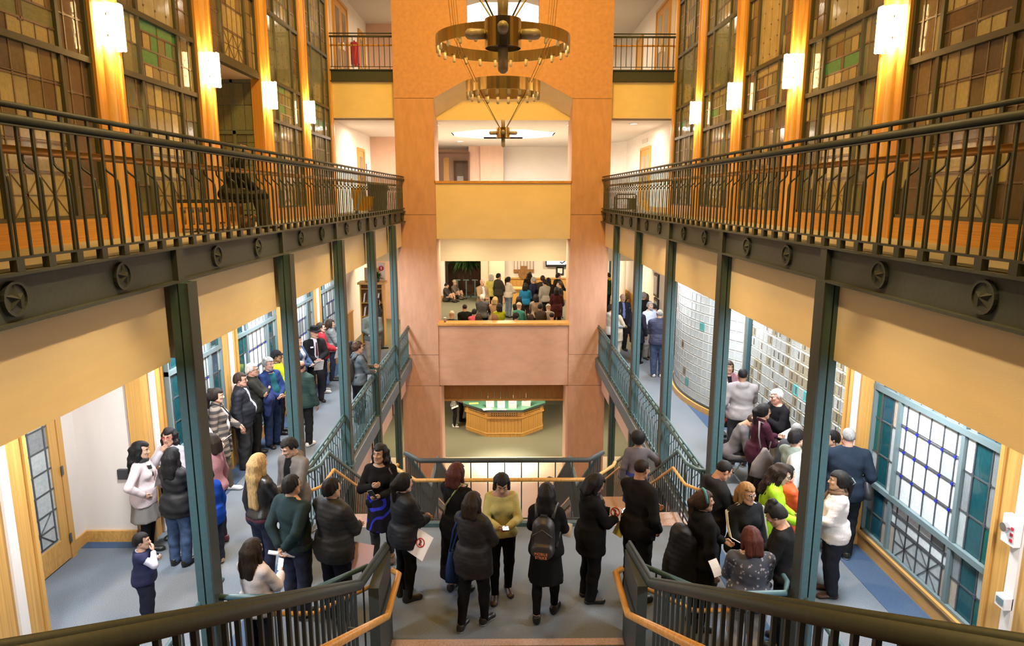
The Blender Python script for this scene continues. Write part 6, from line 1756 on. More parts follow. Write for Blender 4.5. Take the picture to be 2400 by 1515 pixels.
person('man in a black cap and yellow safety vest behind the bearded man', (-4.56, 13.41), 80, 1.74, 'm', 1.0, hair=('cap', (.012, .012, .014), 'short', 'black'), inner=(DK, 1.46), top=('vest', (.62, .70, .02)), bot=('trousers', DK), skin='d')
person('woman with a dark fringe half hidden by the second left column', (-4.37, 13.95), 50, 1.58, hair=('bob', 'black'), top=('jacket', (.10, .05, .12)), bot=('slim', DK), R='hold', L='hold', coarse=True)
person('bald man from behind in a green quilted plaid jacket', (-3.87, 12.70), 12, 1.70, 'm', 1.05, hair=('fringe', 'brown'), top=('puffer', (.035, .065, .058), 'plain', None, (('quilt', .05), ('hem', .80))), bot=('trousers', (.016, .016, .016)), shoe=('sneaker', 'shoe_w', 'shoe_w'), R='down', L='down', skin='e')
p = person('woman in a blue denim jacket looking right, holding an open booklet', (-4.65, 15.14), 105, 1.68, hair=('long', 'black'), inner=((.45, .44, .48), 1.42), top=('jacket', (.05, .085, .16), 'denim', None, (('openf', .06),)), bot=('slim', (.03, .04, .09), 'denim'), R='hold', L='hold', head=(0, -4))
book('open dark booklet in the hands of the woman in the denim jacket', (p['R'] + p['L']) / 2 + Vector((.04, -.02, .05)), 105, 25, 'black', .24, .17, .015)
p = person('man in a black fedora and dark suit with a dotted red tie', (-4.40, 15.58), 150, 1.78, 'm', 1.06, hair=('hat', (.012, .012, .013)), inner=((.70, .68, .76), 1.48), top=('suit', (.014, .013, .014)), bot=('trousers', (.035, .034, .038)), R='belly', L='belly', extra=(('tie', (.09, .02, .025)), ('badge', .10)), head=(-25, 4), skin='r', shoe=('flat', 'shoe_k'))
papers('two white sheets held at the waist by the man in the black fedora', p['L'] + Vector((.05, -.05, -.08)), 150, 60, lines=5)
p = person('man in a red hooded sweatshirt standing behind the man in the hat', (-4.45, 16.38), 72, 1.75, 'm', 1.05, hair=('short', 'dkbrown'), top=('hoodie', (.33, .025, .035)), bot=('trousers', NAVY, 'denim'), shoe=('sneaker', 'shoe_w', 'shoe_w'), R='hold', L='hold', extra=('glasses',), skin='c')
papers('white sheet held by the man in the red sweatshirt', p['R'] + Vector((.02, -.05, -.06)), 110, 70, lines=5)
person('woman in a short grey quilted jacket and tall dark boots', (-4.50, 17.50), 72, 1.62, hair=('bob', 'brown'), top=('puffer', (.20, .215, .22), 'nylon'), bot=('slim', (.03, .035, .07), 'denim'), shoe=('boot', 'shoe_k'), R='hold', L='hold')
person('dark-haired woman in a red jacket hidden behind the man with a backpack', (-3.44, 14.95), 15, 1.58, hair=('long', 'black'), top=('jacket', (.45, .02, .03)), bot=('slim', DK), coarse=True)
p = person('curly-haired man in a slate jacket facing away by the left railing', (-3.06, 14.02), 55, 1.78, 'm', 1.0, hair=('curly', 'brown'), top=('jacket', (.075, .10, .125), 'nylon'), bot=('trousers', (.014, .014, .016)), R='hold', L='phone', skin='c')
backpack('black backpack on the shoulders of the curly-haired man at the left railing', p, M['cushion'])
p = person('balding man in a grey-green blouson holding a black bag by the bookcase', (-3.62, 18.55), 170, 1.76, 'm', 1.15, hair=('fringe', 'grey'), top=('jacket', (.10, .115, .10)), bot=('loose', (.24, .20, .165)), R='belly', L='belly', extra=('glasses',), skin='r', belly=.03)
t = thing('hand_bag', 'black bag held at the waist by the balding man near the bookcase', 'bag', tuple(p['R'] + Vector((.05, -.09, -.08)))); b = MB(); c_ = p['R'] + Vector((.05, -.09, -.08)); b.tube([tuple(c_ + Vector((-.1, 0, .05))), tuple(c_ + Vector((-.02, -.02, 0))), tuple(c_ + Vector((.08, 0, -.06)))], .09, 10, rs=[.05, .1, .06]); b.build('bag_body', M['cushion'], t, smooth=True); b = MB(); b.tube([tuple(c_ + Vector((-.06, 0, .08))), tuple(c_ + Vector((0, .03, .14))), tuple(c_ + Vector((.06, 0, .06)))], .008, 5); b.build('handle', M['cushion'], t)
p = person('woman in a black jacket walking away past the bookcase', (-3.97, 21.22), 55, 1.62, hair=('bob', 'black'), top=('jacket', (.02, .02, .024), 'nylon'), bot=('slim', (.09, .075, .055)), step=.14, shoe=('boot', 'shoe_k'), coarse=True)

# left group on the landing
person('man in a grey-brown jacket and black hood looking down near the left railing', (-2.74, 8.42), -152, 1.74, 'm', 1.03, hair=('crop', 'black'), inner=(BLK, 1.47), top=('jacket', (.135, .125, .12), 'nylon', None, (('openf', .05), ('hood', True))), bot=('trousers', DK), R='down', L='phone', head=(10, 24), skin='c')
person('woman with very long blonde hair in a black top and dark jeans', (-2.98, 7.88), 32, 1.71, hair=('vlong', 'blond'), inner=((.07, .025, .04), 1.42), top=('jacket', (.014, .013, .013), 'leather', None, (('hem', .93),)), bot=('slim', (.022, .028, .06), 'denim'), shoe=('boot', 'shoe_k'), R='hold', L='down')
p = person('man in a dark teal sweater with leather sleeves, hands behind his back', (-2.38, 7.22), 30, 1.72, 'm', 1.12, hair=('short', 'black'), top=('sweater', (.022, .040, .045), 'plain', None, (('collar', 1),)), bot=('trousers', (.024, .03, .06), 'denim'), R='back', L='back', extra=('glasses',), belly=.02)
t = thing('paper_roll', 'rolled white paper held behind the back of the man in dark teal', 'paper roll'); q = (p['R'] + p['L']) / 2
b = MB(); b.tube([tuple(q + Vector((-.13, -.02, .03))), tuple(q + Vector((.15, .02, -.04)))], .022, 10); b.build('roll', M['paper'], t, smooth=True); b = MB(); b.tube([tuple(q + Vector((.148, .02, -.0395))), tuple(q + Vector((.153, .021, -.0408)))], .017, 10); b.build('roll_core', M['print'], t)
p = person('man in a dark quilted jacket from behind, pink sheet at his side', (-1.91, 7.13), 35, 1.72, 'm', 1.14, hair=('short', 'black'), top=('puffer', (.022, .023, .024), 'nylon', None, (('quilt', .06), ('hem', .78))), bot=('trousers', (.018, .02, .035)), R='hold', L='hold', belly=.02)
papers('large pink sheet held at the right side of the man in the quilted jacket', (-1.58, 7.05, .82), 20, 76, 'paper_pink', .26, .30)
p = person('woman in a black sweater and blue swirl-patterned skirt facing the stairs', (-1.60, 8.36), 182, 1.63, b=1.04, hair=('longwave', 'black'), top=('sweater', (.009, .009, .010)), bot=('skirt', (.010, .010, .02), 'swirl', (.035, .045, .55), .52, (.045, .046, .05)), R='chest', L='phone', head=(18, -4), shoe=('flat', 'shoe_b'), skin='b', step=.06)
phone('white phone in the hand of the woman in the blue swirl skirt', p['L'] + Vector((-.03, -.03, .06)), 200, False, 70, 20)
handbag('black leather handbag hanging beside the blue swirl skirt', p, -1, .52, M['cushion'], (.12, .26, .22))
p = person('woman in a black puffer and furry boots with a protest sheet, near the left newel', (-1.18, 7.54), 52, 1.58, b=1.08, hair=('pony', 'black'), top=('puffer', (.014, .016, .022), 'nylon', None, (('quilt', .05), ('hem', .78))), bot=('slim', BLK), shoe=('boot', 'shoe_k'), R='hold', L='hold', head=(0, 5))
papers('white and purple sheets with a red no-symbol held by the woman in furry boots', (-.98, 7.36, .80), 30, 68, 'paper', .24, .30, 2, True, 18)
p = person('woman with long brown hair in a white jacket leaning on the near left guard rail', (-2.47, 6.22), 25, 1.46, b=1.05, hair=('long', 'dkbrown'), top=('jacket', (.62, .58, .60)), bot=('slim', (.02, .022, .03)), R='phone', L='hold', skin='c', shoe=('boot', 'shoe_k'))
phone('lit phone held by the long-haired woman at the near left guard rail', p['R'] + Vector((.0, .0, .06)), 25, True, 75)

# centre of the landing
p = person('woman in a long black dress with a patterned strap, back to the viewer', (-0.56, 7.67), 35, 1.66, b=1.12, skin='r', hair=('bob', 'red'), top=('dress', (.010, .010, .011), 'plain', None, (('hem', .22),)), R='hold', L='hold', extra=(('strap', (.25, .27, .12)),), feet=True, shoe=('sneaker', 'shoe_k'))
p = person('woman in a black quilted jacket and white-soled sneakers in front centre', (-0.34, 6.98), 28, 1.60, b=1.06, hair=('bob', 'dkbrown'), top=('puffer', (.013, .013, .014), 'nylon', None, (('quilt', .045), ('hem', .70))), bot=('slim', (.009, .009, .010)), shoe=('sneaker', 'shoe_k', 'shoe_w'), R='hold', L='hold', step=.12)
handbag('blue cloth shoulder bag of the woman in white-soled sneakers', p, -1, .50, cloth((.015, .04, .14)), (.11, .22, .38))
p = person('woman in a pale yellow sweater lit by her phone, facing the viewer', (-0.03, 7.56), 176, 1.60, hair=('bob', 'black'), top=('sweater', (.50, .47, .20), 'knit', None, (('neck', 1.42),)), bot=('slim', (.010, .010, .011)), R='phone', L='phone', head=(0, 26), shoe=('boot', 'shoe_b'), skin='b', step=.08)
phone('glowing phone in the hands of the woman in the yellow sweater', (p['R'] + p['L']) / 2 + Vector((.02, -.03, .03)), 176, True, 8, 0, 1.05)
p = person('woman in a black skirt suit carrying a backpack, back to the viewer', (0.48, 7.16), 12, 1.62, hair=('long', 'black'), top=('jacket', (.011, .011, .012)), bot=('skirt', (.010, .010, .010), 'plain', None, .50, (.009, .009, .010)), R='hold', L='hold', shoe=('sneaker', 'shoe_k'), step=.12)
backpack('black backpack with orange lettering worn by the woman in the skirt suit', p, M['cushion'], True)
papers('white sheet peeking out beside the woman with the lettered backpack', (.74, 7.34, .98), 30, 70, 'paper', .10, .16)
p = person('woman in a long black coat and grey scarf typing on a phone', (1.03, 7.48), 75, 1.60, b=1.1, hair=('bob', 'black'), top=('coat', (.011, .011, .012), 'plain', None, (('hem', .68), ('bottom_flare', .10), ('hood', True))), bot=('trousers', (.010, .010, .011)), R='phone', L='phone', head=(0, 26), extra=(('scarf', (.05, .05, .055), 'plaid', (.22, .22, .23)),), shoe=('flat', 'shoe_k'))
phone('phone with a green screen held by the woman in the long black coat', p['R'] + Vector((.05, .02, .03)), 75, True, 20)
papers('small white card with a red no-symbol held by the woman in the long coat', p['R'] + Vector((-.10, -.12, .06)), 20, 72, 'paper', .13, .15, 1, True)
papers('white and yellow leaflet hanging from the hand of the woman in the long coat', p['R'] + Vector((.06, -.10, -.12)), 30, 72, 'paper', .17, .24, 1, False, 20)
papers('yellow leaflet behind the white one in the hand of the woman in the long coat', p['R'] + Vector((-.02, -.09, -.12)), 30, 72, 'paper_yel', .12, .24, 1, False, 20)
person('man in a black jacket with short greying hair, back to the viewer', (1.58, 7.45), 48, 1.80, 'm', 1.0, hair=('buzz', 'dkbrown'), top=('jacket', (.014, .013, .013), 'plain', None, (('hem', .80), ('collar', 2))), bot=('trousers', (.011, .011, .011)), R='pocket', L='hold', head=(0, 14), skin='e')
person('woman in a grey sweater and blue skirt going down the right staircase', (2.22, 10.72), 5, 1.64, hair=('afro', 'black'), top=('sweater', (.145, .13, .145), 'knit'), bot=('skirt', (.03, .04, .16), 'plain', None, .45, (.2, .2, .22)), R='rail', L='down', z=-.70, skin='d', shoe=('flat', 'shoe_k'), b=1.06)

# right group
p = person('man in a black hooded jacket looking down at his phone, right landing', (2.45, 7.53), 78, 1.76, 'm', 1.02, hair=('buzz', 'black'), inner=((.30, .29, .30), 1.46), top=('hoodie', (.018, .018, .019), 'plain', None, (('t', .03),)), bot=('trousers', (.03, .03, .032)), R='phone', L='phone', head=(0, 32), skin='e', lean=8)
phone('bright phone in the hands of the man in the black hooded jacket', p['R'] + Vector((.06, .02, .04)), 78, True, 30, 0, 1.15)
p = person('woman in a long black coat with a teal headband, puffer over her arm', (2.18, 6.93), 78, 1.63, b=1.15, skin='b', hair=('pony', 'brown'), top=('coat', (.010, .010, .011), 'plain', None, (('hem', .60), ('bottom_flare', .08), ('hood', True))), bot=('slim', (.010, .010, .011)), R='down', L='hold', head=(8, -2), extra=('headband',), shoe=('boot', 'shoe_k'))
t = thing('puffer_jacket', 'black quilted puffer hanging from the arm of the woman with the teal headband', 'jacket'); t.location = (1.93, 6.82, 0); WL[t.name] = (0, 0, 0)
F = Field((-.3, -.25, .35), (.3, .25, 1.35), .018); A = F.new(); cap(F, A, (-.02, 0, 1.18), (-.05, .0, .62), .13, .17, .05); A[...] = np.maximum(A, np.abs(F.ax[1][None, :, None]) - .10); cap(F, A, (.10, 0, 1.1), (.13, -.04, .52), .075, .06, .03)
xx_ = F.ax[0][:, None, None]; A = (A + .007 * np.abs(np.sin((F.ax[2][None, None, :] + .5 * xx_) * PI / .07)) + .012 * np.sin(xx_ * 17 + F.ax[2][None, None, :] * 9)).astype(f32); V, Q = nets(F, A); link('cloth', to_mesh('cloth', [(V, Q, 0)], [cloth((.012, .011, .010), 'nylon')]), t)
p = person('woman with glasses in a black track jacket with white sleeve stripes', (2.75, 7.22), 166, 1.58, b=1.12, skin='b', hair=('bob', 'honey'), top=('jacket', (.012, .014, .016), 'plain', None, (('hem', .82),)), bot=('slim', (.010, .010, .011)), R='hold', L='down', extra=('glasses', 'stripes'), head=(-8, 2), shoe=('sneaker', 'shoe_w', 'shoe_w'))
book('white book on the arm of the woman in the striped track jacket', p['R'] + Vector((-.10, -.02, .07)), 166, 5, 'paper', .20, .15, .03)
p = person('woman in a lime green jacket and glasses bending forward', (3.15, 7.65), 108, 1.68, skin='c', hair=('longwave', 'dkbrown'), top=('jacket', (.27, .52, .012), 'nylon', None, (('hood', True), ('hem', .80), ('openf', .03))), inner=((.40, .10, .06), 1.42), bot=('trousers', (.06, .02, .025)), R='fwd', L='hold', extra=('glasses',), head=(0, 18), lean=12)
person('woman in an orange quilted jacket with her hair tied back', (3.52, 7.96), 75, 1.48, hair=('pony', 'black'), top=('puffer', (.55, .075, .018), 'nylon', None, (('quilt', .10), ('hem', .78))), bot=('slim', DK), R='hold', L='hold', b=1.06)
person('woman with curly hair piled up and a black sweatshirt looking down', (2.98, 6.61), -62, 1.62, b=1.1, skin='b', hair=('bunhigh', 'black'), top=('sweater', (.012, .012, .013)), bot=('slim', BLK), R='hold', L='hold', head=(0, 30), lean=8)
person('red-haired woman in a floral blouse leaning on the near right guard rail', (2.46, 6.24), 8, 1.54, b=1.22, hair=('bob', 'red'), top=('sweater', (.05, .055, .075), 'floral', (.34, .30, .33), (('hem', .80), ('t', .024))), bot=('trousers', (.55, .52, .50)), R='hold', L='hold', head=(-10, 8), shoe=('sneaker', 'shoe_k'))
papers('grey tablet-sized folder in the hand of the red-haired woman', (2.20, 6.50, .98), -30, 55, 'paper', .12, .17)
p = person('woman in a white ribbed sweater with a hair clip, facing left', (3.96, 7.55), -75, 1.58, b=1.12, hair=('pony', 'black'), top=('sweater', (.74, .68, .66), 'knit', None, (('quilt', .03), ('hem', .80))), bot=('trousers', (.020, .022, .032)), R='hold', L='hold', extra=(('scarf', (.14, .085, .055)),), shoe=('flat', 'shoe_b'))
q = p['pt'](.0, -.15, 1.60); t = thing('hair_clip', 'pale grey claw clip in the hair of the woman in the white sweater', 'hair clip', tuple(q)); b = MB()
for e in (-1, 1): b.tube([tuple(q + Vector((-.01, e * .02, .05))), tuple(q + Vector((.02, e * .045, .0))), tuple(q + Vector((-.01, e * .02, -.05)))], .009, 5)
b.build('claw', M['mull2'], t); b = MB(); b.tube([tuple(q + Vector((.0, -.03, .0))), tuple(q + Vector((.0, .03, .0)))], .008, 5); b.build('spring', M['chrome'], t)
p = person('big man in a navy shirt and black jeans with cropped hair, near right window', (4.50, 8.44), 8, 1.82, 'm', 1.2, hair=('buzz', 'grey'), top=('jacket', (.020, .030, .048), 'plain', None, (('hem', .80),)), bot=('trousers', (.016, .017, .020)), R='pocket', L='hold', belly=.03, shoe=('sneaker', 'shoe_k', 'shoe_w'), skin='r')
handbag('black shoulder bag at the right hip of the big man in navy', p, 1, .88, M['cushion'], (.13, .30, .24), False)
person('person in a dark purple jacket half hidden behind the near right column', (4.58, 9.02), -80, 1.56, b=1.05, hair=('short', 'black'), top=('jacket', (.05, .02, .09)), bot=('slim', DK), R='hold', L='hold', coarse=True)
p = person('young man in a sage sweater with a pale grey hood on his shoulder', (3.90, 8.61), 68, 1.74, 'm', 1.05, hair=('crop', 'black'), top=('sweater', (.22, .27, .24), 'plain', None, (('collar', 1),)), bot=('trousers', (.04, .04, .05)), R='phone', L='phone', skin='c')
papers('white sheet read by the young man in the sage sweater', p['L'] + Vector((-.25, .12, .05)), 60, 30)
t = thing('draped_hoodie', 'pale grey hoodie draped over the back of the young man in sage', 'jacket'); F = Field((-.3, -.35, .7), (.3, .2, 1.5), .018); A = F.new(); cap(F, A, (.11, -.11, 1.38), (.12, -.19, .95), .085, .10, .04); cap(F, A, (.12, -.02, 1.43), (.12, -.13, 1.34), .05, .07, .04)
x, z = F.ax[0][:, None, None], F.ax[2][None, None, :]; A = (A + .008 * np.sin(50 * x + 12 * z)).astype(f32); V, Q = nets(F, A); link('cloth', to_mesh('cloth', [(V, Q, 0)], [cloth((.52, .55, .54))]), t); t.location = p['root'].location; t.rotation_euler = p['root'].rotation_euler
person('grey-haired balding man just behind the young man in sage', (4.15, 9.18), 20, 1.62, 'm', 1.0, hair=('buzz', 'grey'), top=('jacket', (.06, .065, .075)), bot=('trousers', DK), coarse=True)
person('old man with white hair in a black sweater, hands clasped at his chest', (4.58, 10.71), -102, 1.70, 'm', 1.12, hair=('short', 'white'), top=('sweater', (.011, .010, .012)), bot=('trousers', (.30, .26, .22)), R='chest', L='chest', extra=('glasses',), lean=12, belly=.05, skin='r', head=(0, 4))
p = person('woman in a maroon cardigan and glasses holding papers by the glass blocks', (3.94, 10.02), 82, 1.64, b=1.05, hair=('pony', 'black'), top=('sweater', (.055, .014, .028), 'knit', None, (('hem', .74), ('collar', 1))), bot=('trousers', (.014, .012, .014)), R='hold', L='phone', extra=('glasses',), lean=6, shoe=('flat', 'shoe_k'))
papers('open white papers held out by the woman in the maroon cardigan', p['L'] + Vector((.12, .05, .04)), 80, 25, lines=6)
handbag('large grey canvas tote on the shoulder of the woman in maroon', p, 1, .58, cloth((.20, .175, .165)), (.14, .46, .46), True, .6)
p = person('tall man from behind in a light grey hooded sweatshirt and dark jeans', (4.22, 11.63), 14, 1.80, 'm', 1.12, hair=('buzz', 'black'), top=('hoodie', (.30, .275, .275), 'plain', None, (('hem', .84),)), bot=('trousers', (.045, .045, .05), 'denim'), R='phone', L='pocket', skin='d', shoe=('sneaker', 'shoe_k', 'shoe_w'))
person('woman in a pink cardigan and colourful skirt by the curved glass wall', (4.38, 12.86), 178, 1.62, b=1.05, hair=('bob', 'brown'), inner=(DK, 1.43), top=('jacket', (.36, .18, .21), 'plain', None, (('openf', .04), ('hem', .80))), bot=('skirt', (.02, .02, .02), 'swirl', (.35, .05, .03), .35), R='belly', L='belly', extra=(('badge', .09),))
p = person('bald man sitting bent over his papers by the glass block wall', (3.86, 10.95), 100, 1.66, 'm', .95, hair=('fringe', 'brown'), sit=.42, top=('jacket', (.13, .12, .125)), bot=('trousers', (.02, .02, .022)), R='lap', L='lap', head=(0, 42), lean=24, skin='b')
st = p['root'].location
t = thing('stool', 'low grey folding stool under the sitting bald man', 'stool', (st.x, st.y, 0)); b = MB()
for e in (-1, 1):
    b.bar((st.x - .16, st.y + e * .15, 0), (st.x + .16, st.y + e * .15, .40), .02); b.bar((st.x + .16, st.y + e * .15, 0), (st.x - .16, st.y + e * .15, .40), .02)
b.build('crossed_legs', M['chrome'], t); pbox('seat', M['bin'], t, st.x - .18, st.x + .18, st.y - .17, st.y + .17, .39, .42)
t = thing('suitcase', 'silver hard case standing on the floor by the curved glass wall', 'suitcase', (4.1, 11.75, 0)); pbox('shell', M['chrome'], t, 4.0, 4.2, 11.9, 12.35, .03, .38); pbox('handle', M['black'], t, 4.06, 4.14, 12.03, 12.22, .38, .42); pbox('latch', M['black'], t, 3.992, 4.0, 12.08, 12.14, .26, .32); pbox('feet', M['black'], t, 4.02, 4.18, 11.95, 12.3, 0, .03)

# right corridor, farther on
person('bald man in a dark navy quilted jacket and blue jeans, back turned', (4.13, 17.76), 8, 1.84, 'm', 1.12, hair=('fringe', 'grey'), top=('puffer', (.04, .045, .085), 'nylon', None, (('quilt', .06),)), bot=('loose', (.05, .075, .14), 'denim'), shoe=('sneaker', 'shoe_w', 'shoe_w'), R='pocket', L='hold')
person('grey-bearded man in a light blue shirt and khaki trousers', (4.31, 19.78), 150, 1.72, 'm', 1.1, hair=('short', 'grey'), top=('sweater', (.55, .60, .78), 'plain', None, (('hem', .80), ('collar', 1))), bot=('trousers', (.30, .27, .24)), shoe=('flat', 'shoe_b'), R='hold', L='belly', extra=('beard',), belly=.04)
person('man in a grey cap bending over a phone next to the light blue shirt', (4.59, 20.05), -60, 1.62, 'm', 1.0, hair=('cap', (.05, .05, .06), 'short', 'black'), top=('jacket', (.03, .028, .045)), bot=('trousers', DK), R='phone', L='phone', lean=10, head=(0, 20), skin='e', coarse=True)
person('person in a long dark navy coat behind the third right column', (3.85, 19.23), 40, 1.72, 'm', 1.05, hair=('short', 'grey'), top=('coat', (.018, .02, .03)), bot=('trousers', DK), R='down', L='down', skin='r')
person('man in a dark suit and blue shirt behind the fourth right column', (3.70, 20.91), 168, 1.80, 'm', 1.08, hair=('fringe', 'grey'), inner=((.20, .24, .50), 1.46), top=('suit', (.025, .027, .04)), bot=('trousers', (.02, .02, .025)), R='down', L='down')
person('man in glasses and a grey vest at the far end of the right railing', (3.10, 19.3), 75, 1.72, 'm', 1.0, hair=('short', 'black'), top=('hoodie', (.38, .40, .44)), bot=('trousers', DK), R='hold', L='rail', extra=('glasses',))
person('dark-haired woman in a cream coat at the far end of the right railing', (3.35, 19.75), 60, 1.58, hair=('long', 'black'), top=('coat', (.62, .54, .42)), bot=('trousers', (.55, .50, .45)), R='hold', L='hold')
person('man in a black coat, nearest the framed posters on the right wall', (4.45, 21.42), 10, 1.78, 'm', 1.1, hair=('short', 'grey'), top=('jacket', (.018, .018, .02)), bot=('trousers', DK), coarse=True)
person('woman with light brown hair beside the man in black under the posters', (4.67, 22.10), 30, 1.62, hair=('bob', 'lt'), top=('jacket', (.05, .045, .045)), bot=('trousers', DK), coarse=True)
person('person in a green and yellow scarf at the far end of the right lobby', (4.22, 27.41), -60, 1.72, 'm', hair=('short', 'black'), top=('jacket', (.02, .05, .03)), bot=('trousers', DK), extra=(('scarf', (.5, .38, .05)),), coarse=True)
person('man with dark hair leaning over in the far right lobby', (4.72, 26.39), -80, 1.62, 'm', hair=('short', 'black'), top=('jacket', (.22, .16, .10)), bot=('trousers', DK), coarse=True, lean=25, head=(0, 10))
person('dark-haired woman in a grey top in the far right lobby', (4.66, 27.25), 20, 1.6, hair=('long', 'black'), top=('sweater', (.16, .17, .17)), bot=('trousers', DK), coarse=True)

# far lobby seen through the opening
FL = [
 ('bald man in a tan blazer and checked shirt in the far lobby', (-0.79, 25.17), 150, 1.74, 'm', None, ('suit', (0.28, 0.2, 0.12)), ('trousers', (0.03, 0.03, 0.03)), (0.5, 0.5, 0.6)),
 ('white-haired woman in a yellow raincoat among the lobby crowd', (-0.49, 27.54), 8, 1.66, 'f', ('bob', 'white'), ('coat', (0.72, 0.66, 0.16), 'nylon', None, (('hem', 0.78),)), ('trousers', (0.01, 0.01, 0.011)), None),
 ('man in a dark olive jacket with a white paper behind his back, far lobby', (-0.19, 26.96), 55, 1.76, 'm', ('short', 'black'), ('jacket', (0.05, 0.05, 0.035)), ('trousers', (0.05, 0.05, 0.05)), None),
 ('woman in a white hooded jacket and pale jeans, far lobby', (0.2, 26.84), 55, 1.62, 'f', ('pony', 'black'), ('hoodie', (0.7, 0.62, 0.55)), ('trousers', (0.2, 0.27, 0.38), 'denim'), None),
 ('person in a bright blue jacket with a red bag, far lobby', (0.81, 25.16), 10, 1.58, 'f', ('bob', 'black'), ('jacket', (0.015, 0.13, 0.28)), ('slim', (0.04, 0.02, 0.02)), None),
 ('woman with dark curly hair below the round seal, far lobby', (1.06, 27.76), 0, 1.72, 'f', ('longwave', 'dkbrown'), ('jacket', (0.02, 0.015, 0.015)), ('slim', (0.016, 0.017, 0.021)), None),
 ('grey-haired man in a navy jacket and jeans turned left, far lobby', (1.13, 25.82), -55, 1.74, 'm', ('short', 'grey'), ('jacket', (0.02, 0.022, 0.05)), ('trousers', (0.07, 0.1, 0.18), 'denim'), None),
 ('broad man in a dark brown jacket from behind, far lobby', (1.49, 25.86), 5, 1.8, 'm', ('short', 'dkbrown'), ('jacket', (0.04, 0.03, 0.028)), ('trousers', (0.016, 0.017, 0.021)), None),
 ('person in a grey and white jacket in the middle of the lobby crowd', (1.56, 25.67), -30, 1.66, 'm', ('short', 'black'), ('jacket', (0.28, 0.26, 0.24)), ('trousers', (0.016, 0.017, 0.021)), None),
 ('woman in a black jacket right of the grey and white jacket, far lobby', (1.73, 26.21), -10, 1.66, 'f', ('bob', 'black'), ('jacket', (0.02, 0.018, 0.018)), ('slim', (0.016, 0.017, 0.021)), None),
 ('man in black standing before the small framed picture, far lobby', (2.16, 26.72), 60, 1.8, 'm', ('short', 'black'), ('jacket', (0.015, 0.015, 0.015)), ('trousers', (0.016, 0.017, 0.021)), None),
 ('balding man in a black jacket and beige trousers at the right of the lobby', (2.02, 24.5), -100, 1.74, 'm', ('short', 'brown'), ('jacket', (0.014, 0.014, 0.016)), ('trousers', (0.26, 0.21, 0.14)), None),
 ('person in a long dark maroon coat at the right of the lobby', (1.87, 23.77), 5, 1.62, 'f', ('bob', 'black'), ('coat', (0.05, 0.012, 0.014)), ('slim', (0.016, 0.017, 0.021)), None),
]
for lab, (u, v), fc, h, sx_, hr, tp, bt, inn_ in FL:
    q = person(lab, (u, v), fc, h, sx_, 1.05, hair=hr, top=tp, bot=bt, inner=(inn_, 1.46) if inn_ else None, R='hold', L='down', coarse=True)
SE = [
 ('seated man in a white cap at the left end behind the parapet', (-1.61, 20.92), 1.26, ('beanie', (0.55, 0.5, 0.42)), (0.04, 0.05, 0.07)),
 ('seated man in a black jacket with short dark hair, left behind the parapet', (-1.27, 22.1), 1.3, ('buzz', 'dkbrown'), (0.012, 0.014, 0.012)),
 ('seated person with a pink scarf behind the parapet', (-0.94, 21.68), 1.24, ('short', 'black'), (0.6, 0.12, 0.15)),
 ('broad white-haired man in a grey sweater seated behind the parapet', (-0.76, 24.07), 1.34, ('short', 'white'), (0.09, 0.09, 0.095)),
 ('seated woman with blond hair and a tan cardigan behind the parapet', (-0.3, 23.85), 1.28, ('bob', 'blond'), (0.4, 0.24, 0.13)),
 ('seated person in a lime green jacket with a black strap, behind the parapet', (-0.14, 22.36), 1.3, ('bob', 'black'), (0.36, 0.4, 0.02)),
 ('seated woman in a teal jacket and beige beret behind the parapet', (0.51, 22.47), 1.28, ('beanie', (0.5, 0.42, 0.28)), (0.05, 0.22, 0.17)),
 ('woman with long black hair seated in front of the beret', (0.54, 23.8), 1.3, ('long', 'black'), (0.02, 0.02, 0.022)),
 ('seated woman in a beige cardigan with dark hair, behind the parapet', (1.16, 24.18), 1.32, ('bob', 'black'), (0.3, 0.22, 0.16)),
 ('seated person in a brown hooded coat behind the parapet', (1.23, 22.59), 1.26, ('short', 'black'), (0.06, 0.045, 0.03)),
 ('seated person hunched in a grey patterned jacket, right behind the parapet', (1.53, 23.04), 1.16, ('beanie', (0.35, 0.31, 0.28)), (0.28, 0.25, 0.23)),
 ('brown-haired head just above the ledge at left', (-0.77, 20.79), 1.24, ('bob', 'brown'), (0.2, 0.1, 0.1)),
 ('light brown-haired head just above the ledge, second from left', (-0.27, 20.67), 1.22, ('bob', 'lt'), (0.25, 0.16, 0.1)),
 ('curly black-haired head just above the middle of the ledge', (0.38, 20.85), 1.24, ('curly', 'black'), (0.04, 0.04, 0.04)),
 ('dark brown-haired head above the ledge right of the middle', (0.84, 20.73), 1.22, ('bob', 'dkbrown'), (0.12, 0.08, 0.06)),
 ('cropped grey-black head just above the ledge at right', (1.5, 20.92), 1.24, ('buzz', 'black'), (0.05, 0.05, 0.055)),
]
i = 0
for lab, (x_, y_), zt, hr, c_ in SE:
    person(lab, (x_, y_), [8, -10, 20, 0, 15, -6, 25][i % 7], 1.64 if 'man ' in lab else 1.58, 'm' if ' man' in lab or 'cropped' in lab else 'f', 1.08, hair=hr, sit=round(zt - .86, 2), top=('jacket', c_), bot=('trousers', DK), R='lap', L='lap', coarse=True, head=(0, 8)); i += 1
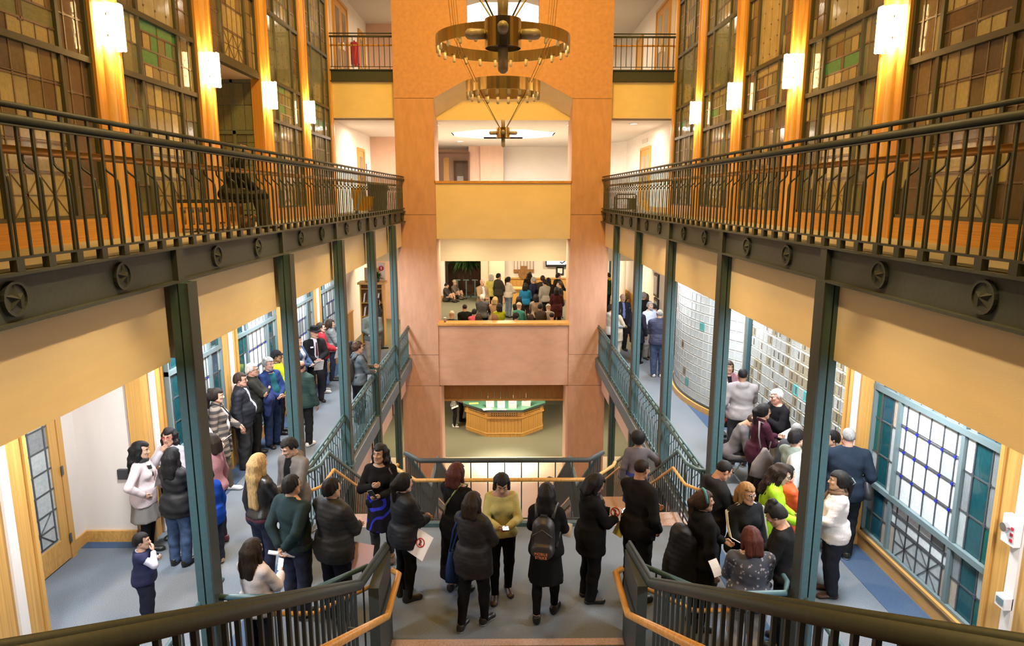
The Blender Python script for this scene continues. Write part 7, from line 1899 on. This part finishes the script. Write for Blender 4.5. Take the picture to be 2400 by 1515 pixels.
for k, (yy, xa, xb) in enumerate(((21.2, -1.8, 1.9), (22.6, -1.9, 1.9), (24.1, -1.9, 2.0))):
    t = thing('waiting_bench', 'long dark waiting bench, %s row behind the ledge' % ['front', 'middle', 'back'][k], 'bench', ((xa + xb) / 2, yy, 0)); pbox('seat', M['cushion'], t, xa, xb, yy - .2, yy + .2, .33, .37)
    for q in (xa + .1, (xa + xb) / 2, xb - .1): pbox('leg', M['steel'], t, q - .02, q + .02, yy - .15, yy + .15, 0, .33)
person('person in dark clothes sitting on the floor against the left lobby wall', (-2.62, 31.0), 110, 1.66, 'm', hair=('short', 'black'), sit=.02, top=('jacket', (.05, .045, .045)), bot=('trousers', (.06, .055, .05)), R='lap', L='lap', coarse=True, head=(0, 20))
person('person in a pale cap sitting on the floor beside the left lobby wall', (-2.3, 31.9), 120, 1.66, 'm', hair=('beanie', (.5, .42, .3)), sit=.02, top=('jacket', (.16, .13, .11)), bot=('trousers', (.08, .07, .06)), R='lap', L='lap', coarse=True)
# lower floor visitors at the desk
p = person('visitor in a patterned top leaning on the left end of the reception desk', (-1.93, 25.75), 80, 1.66, hair=('bob', 'dkbrown'), top=('sweater', (.12, .12, .12), 'floral', (.6, .6, .58)), bot=('slim', (.016, .016, .017)), R='fwd', L='fwd', z=-4.19, shoe=('sneaker', 'shoe_w', 'shoe_w'), coarse=True)
papers('white sheet held low by the visitor in the patterned top', (-1.9, 25.5, -3.30), 80, 20)
person('visitor in black trousers behind the patterned top at the reception desk', (-1.72, 26.45), 85, 1.72, 'm', hair=('short', 'black'), top=('jacket', (.02, .02, .02)), bot=('trousers', (.013, .013, .014)), R='fwd', L='down', z=-4.19, coarse=True)
# upper balcony
p = person('bald man in black sitting on the upper balcony bench, head bowed', (-4.28, 10.98), 62, 1.76, 'm', 1.04, hair=('fringe', 'grey'), sit=.46, z=4.27, top=('jacket', (.012, .012, .013)), bot=('loose', (.055, .055, .042)), R='lap', L='lap', head=(0, 32), lean=16, skin='e', shoe=('flat', 'shoe_b'))
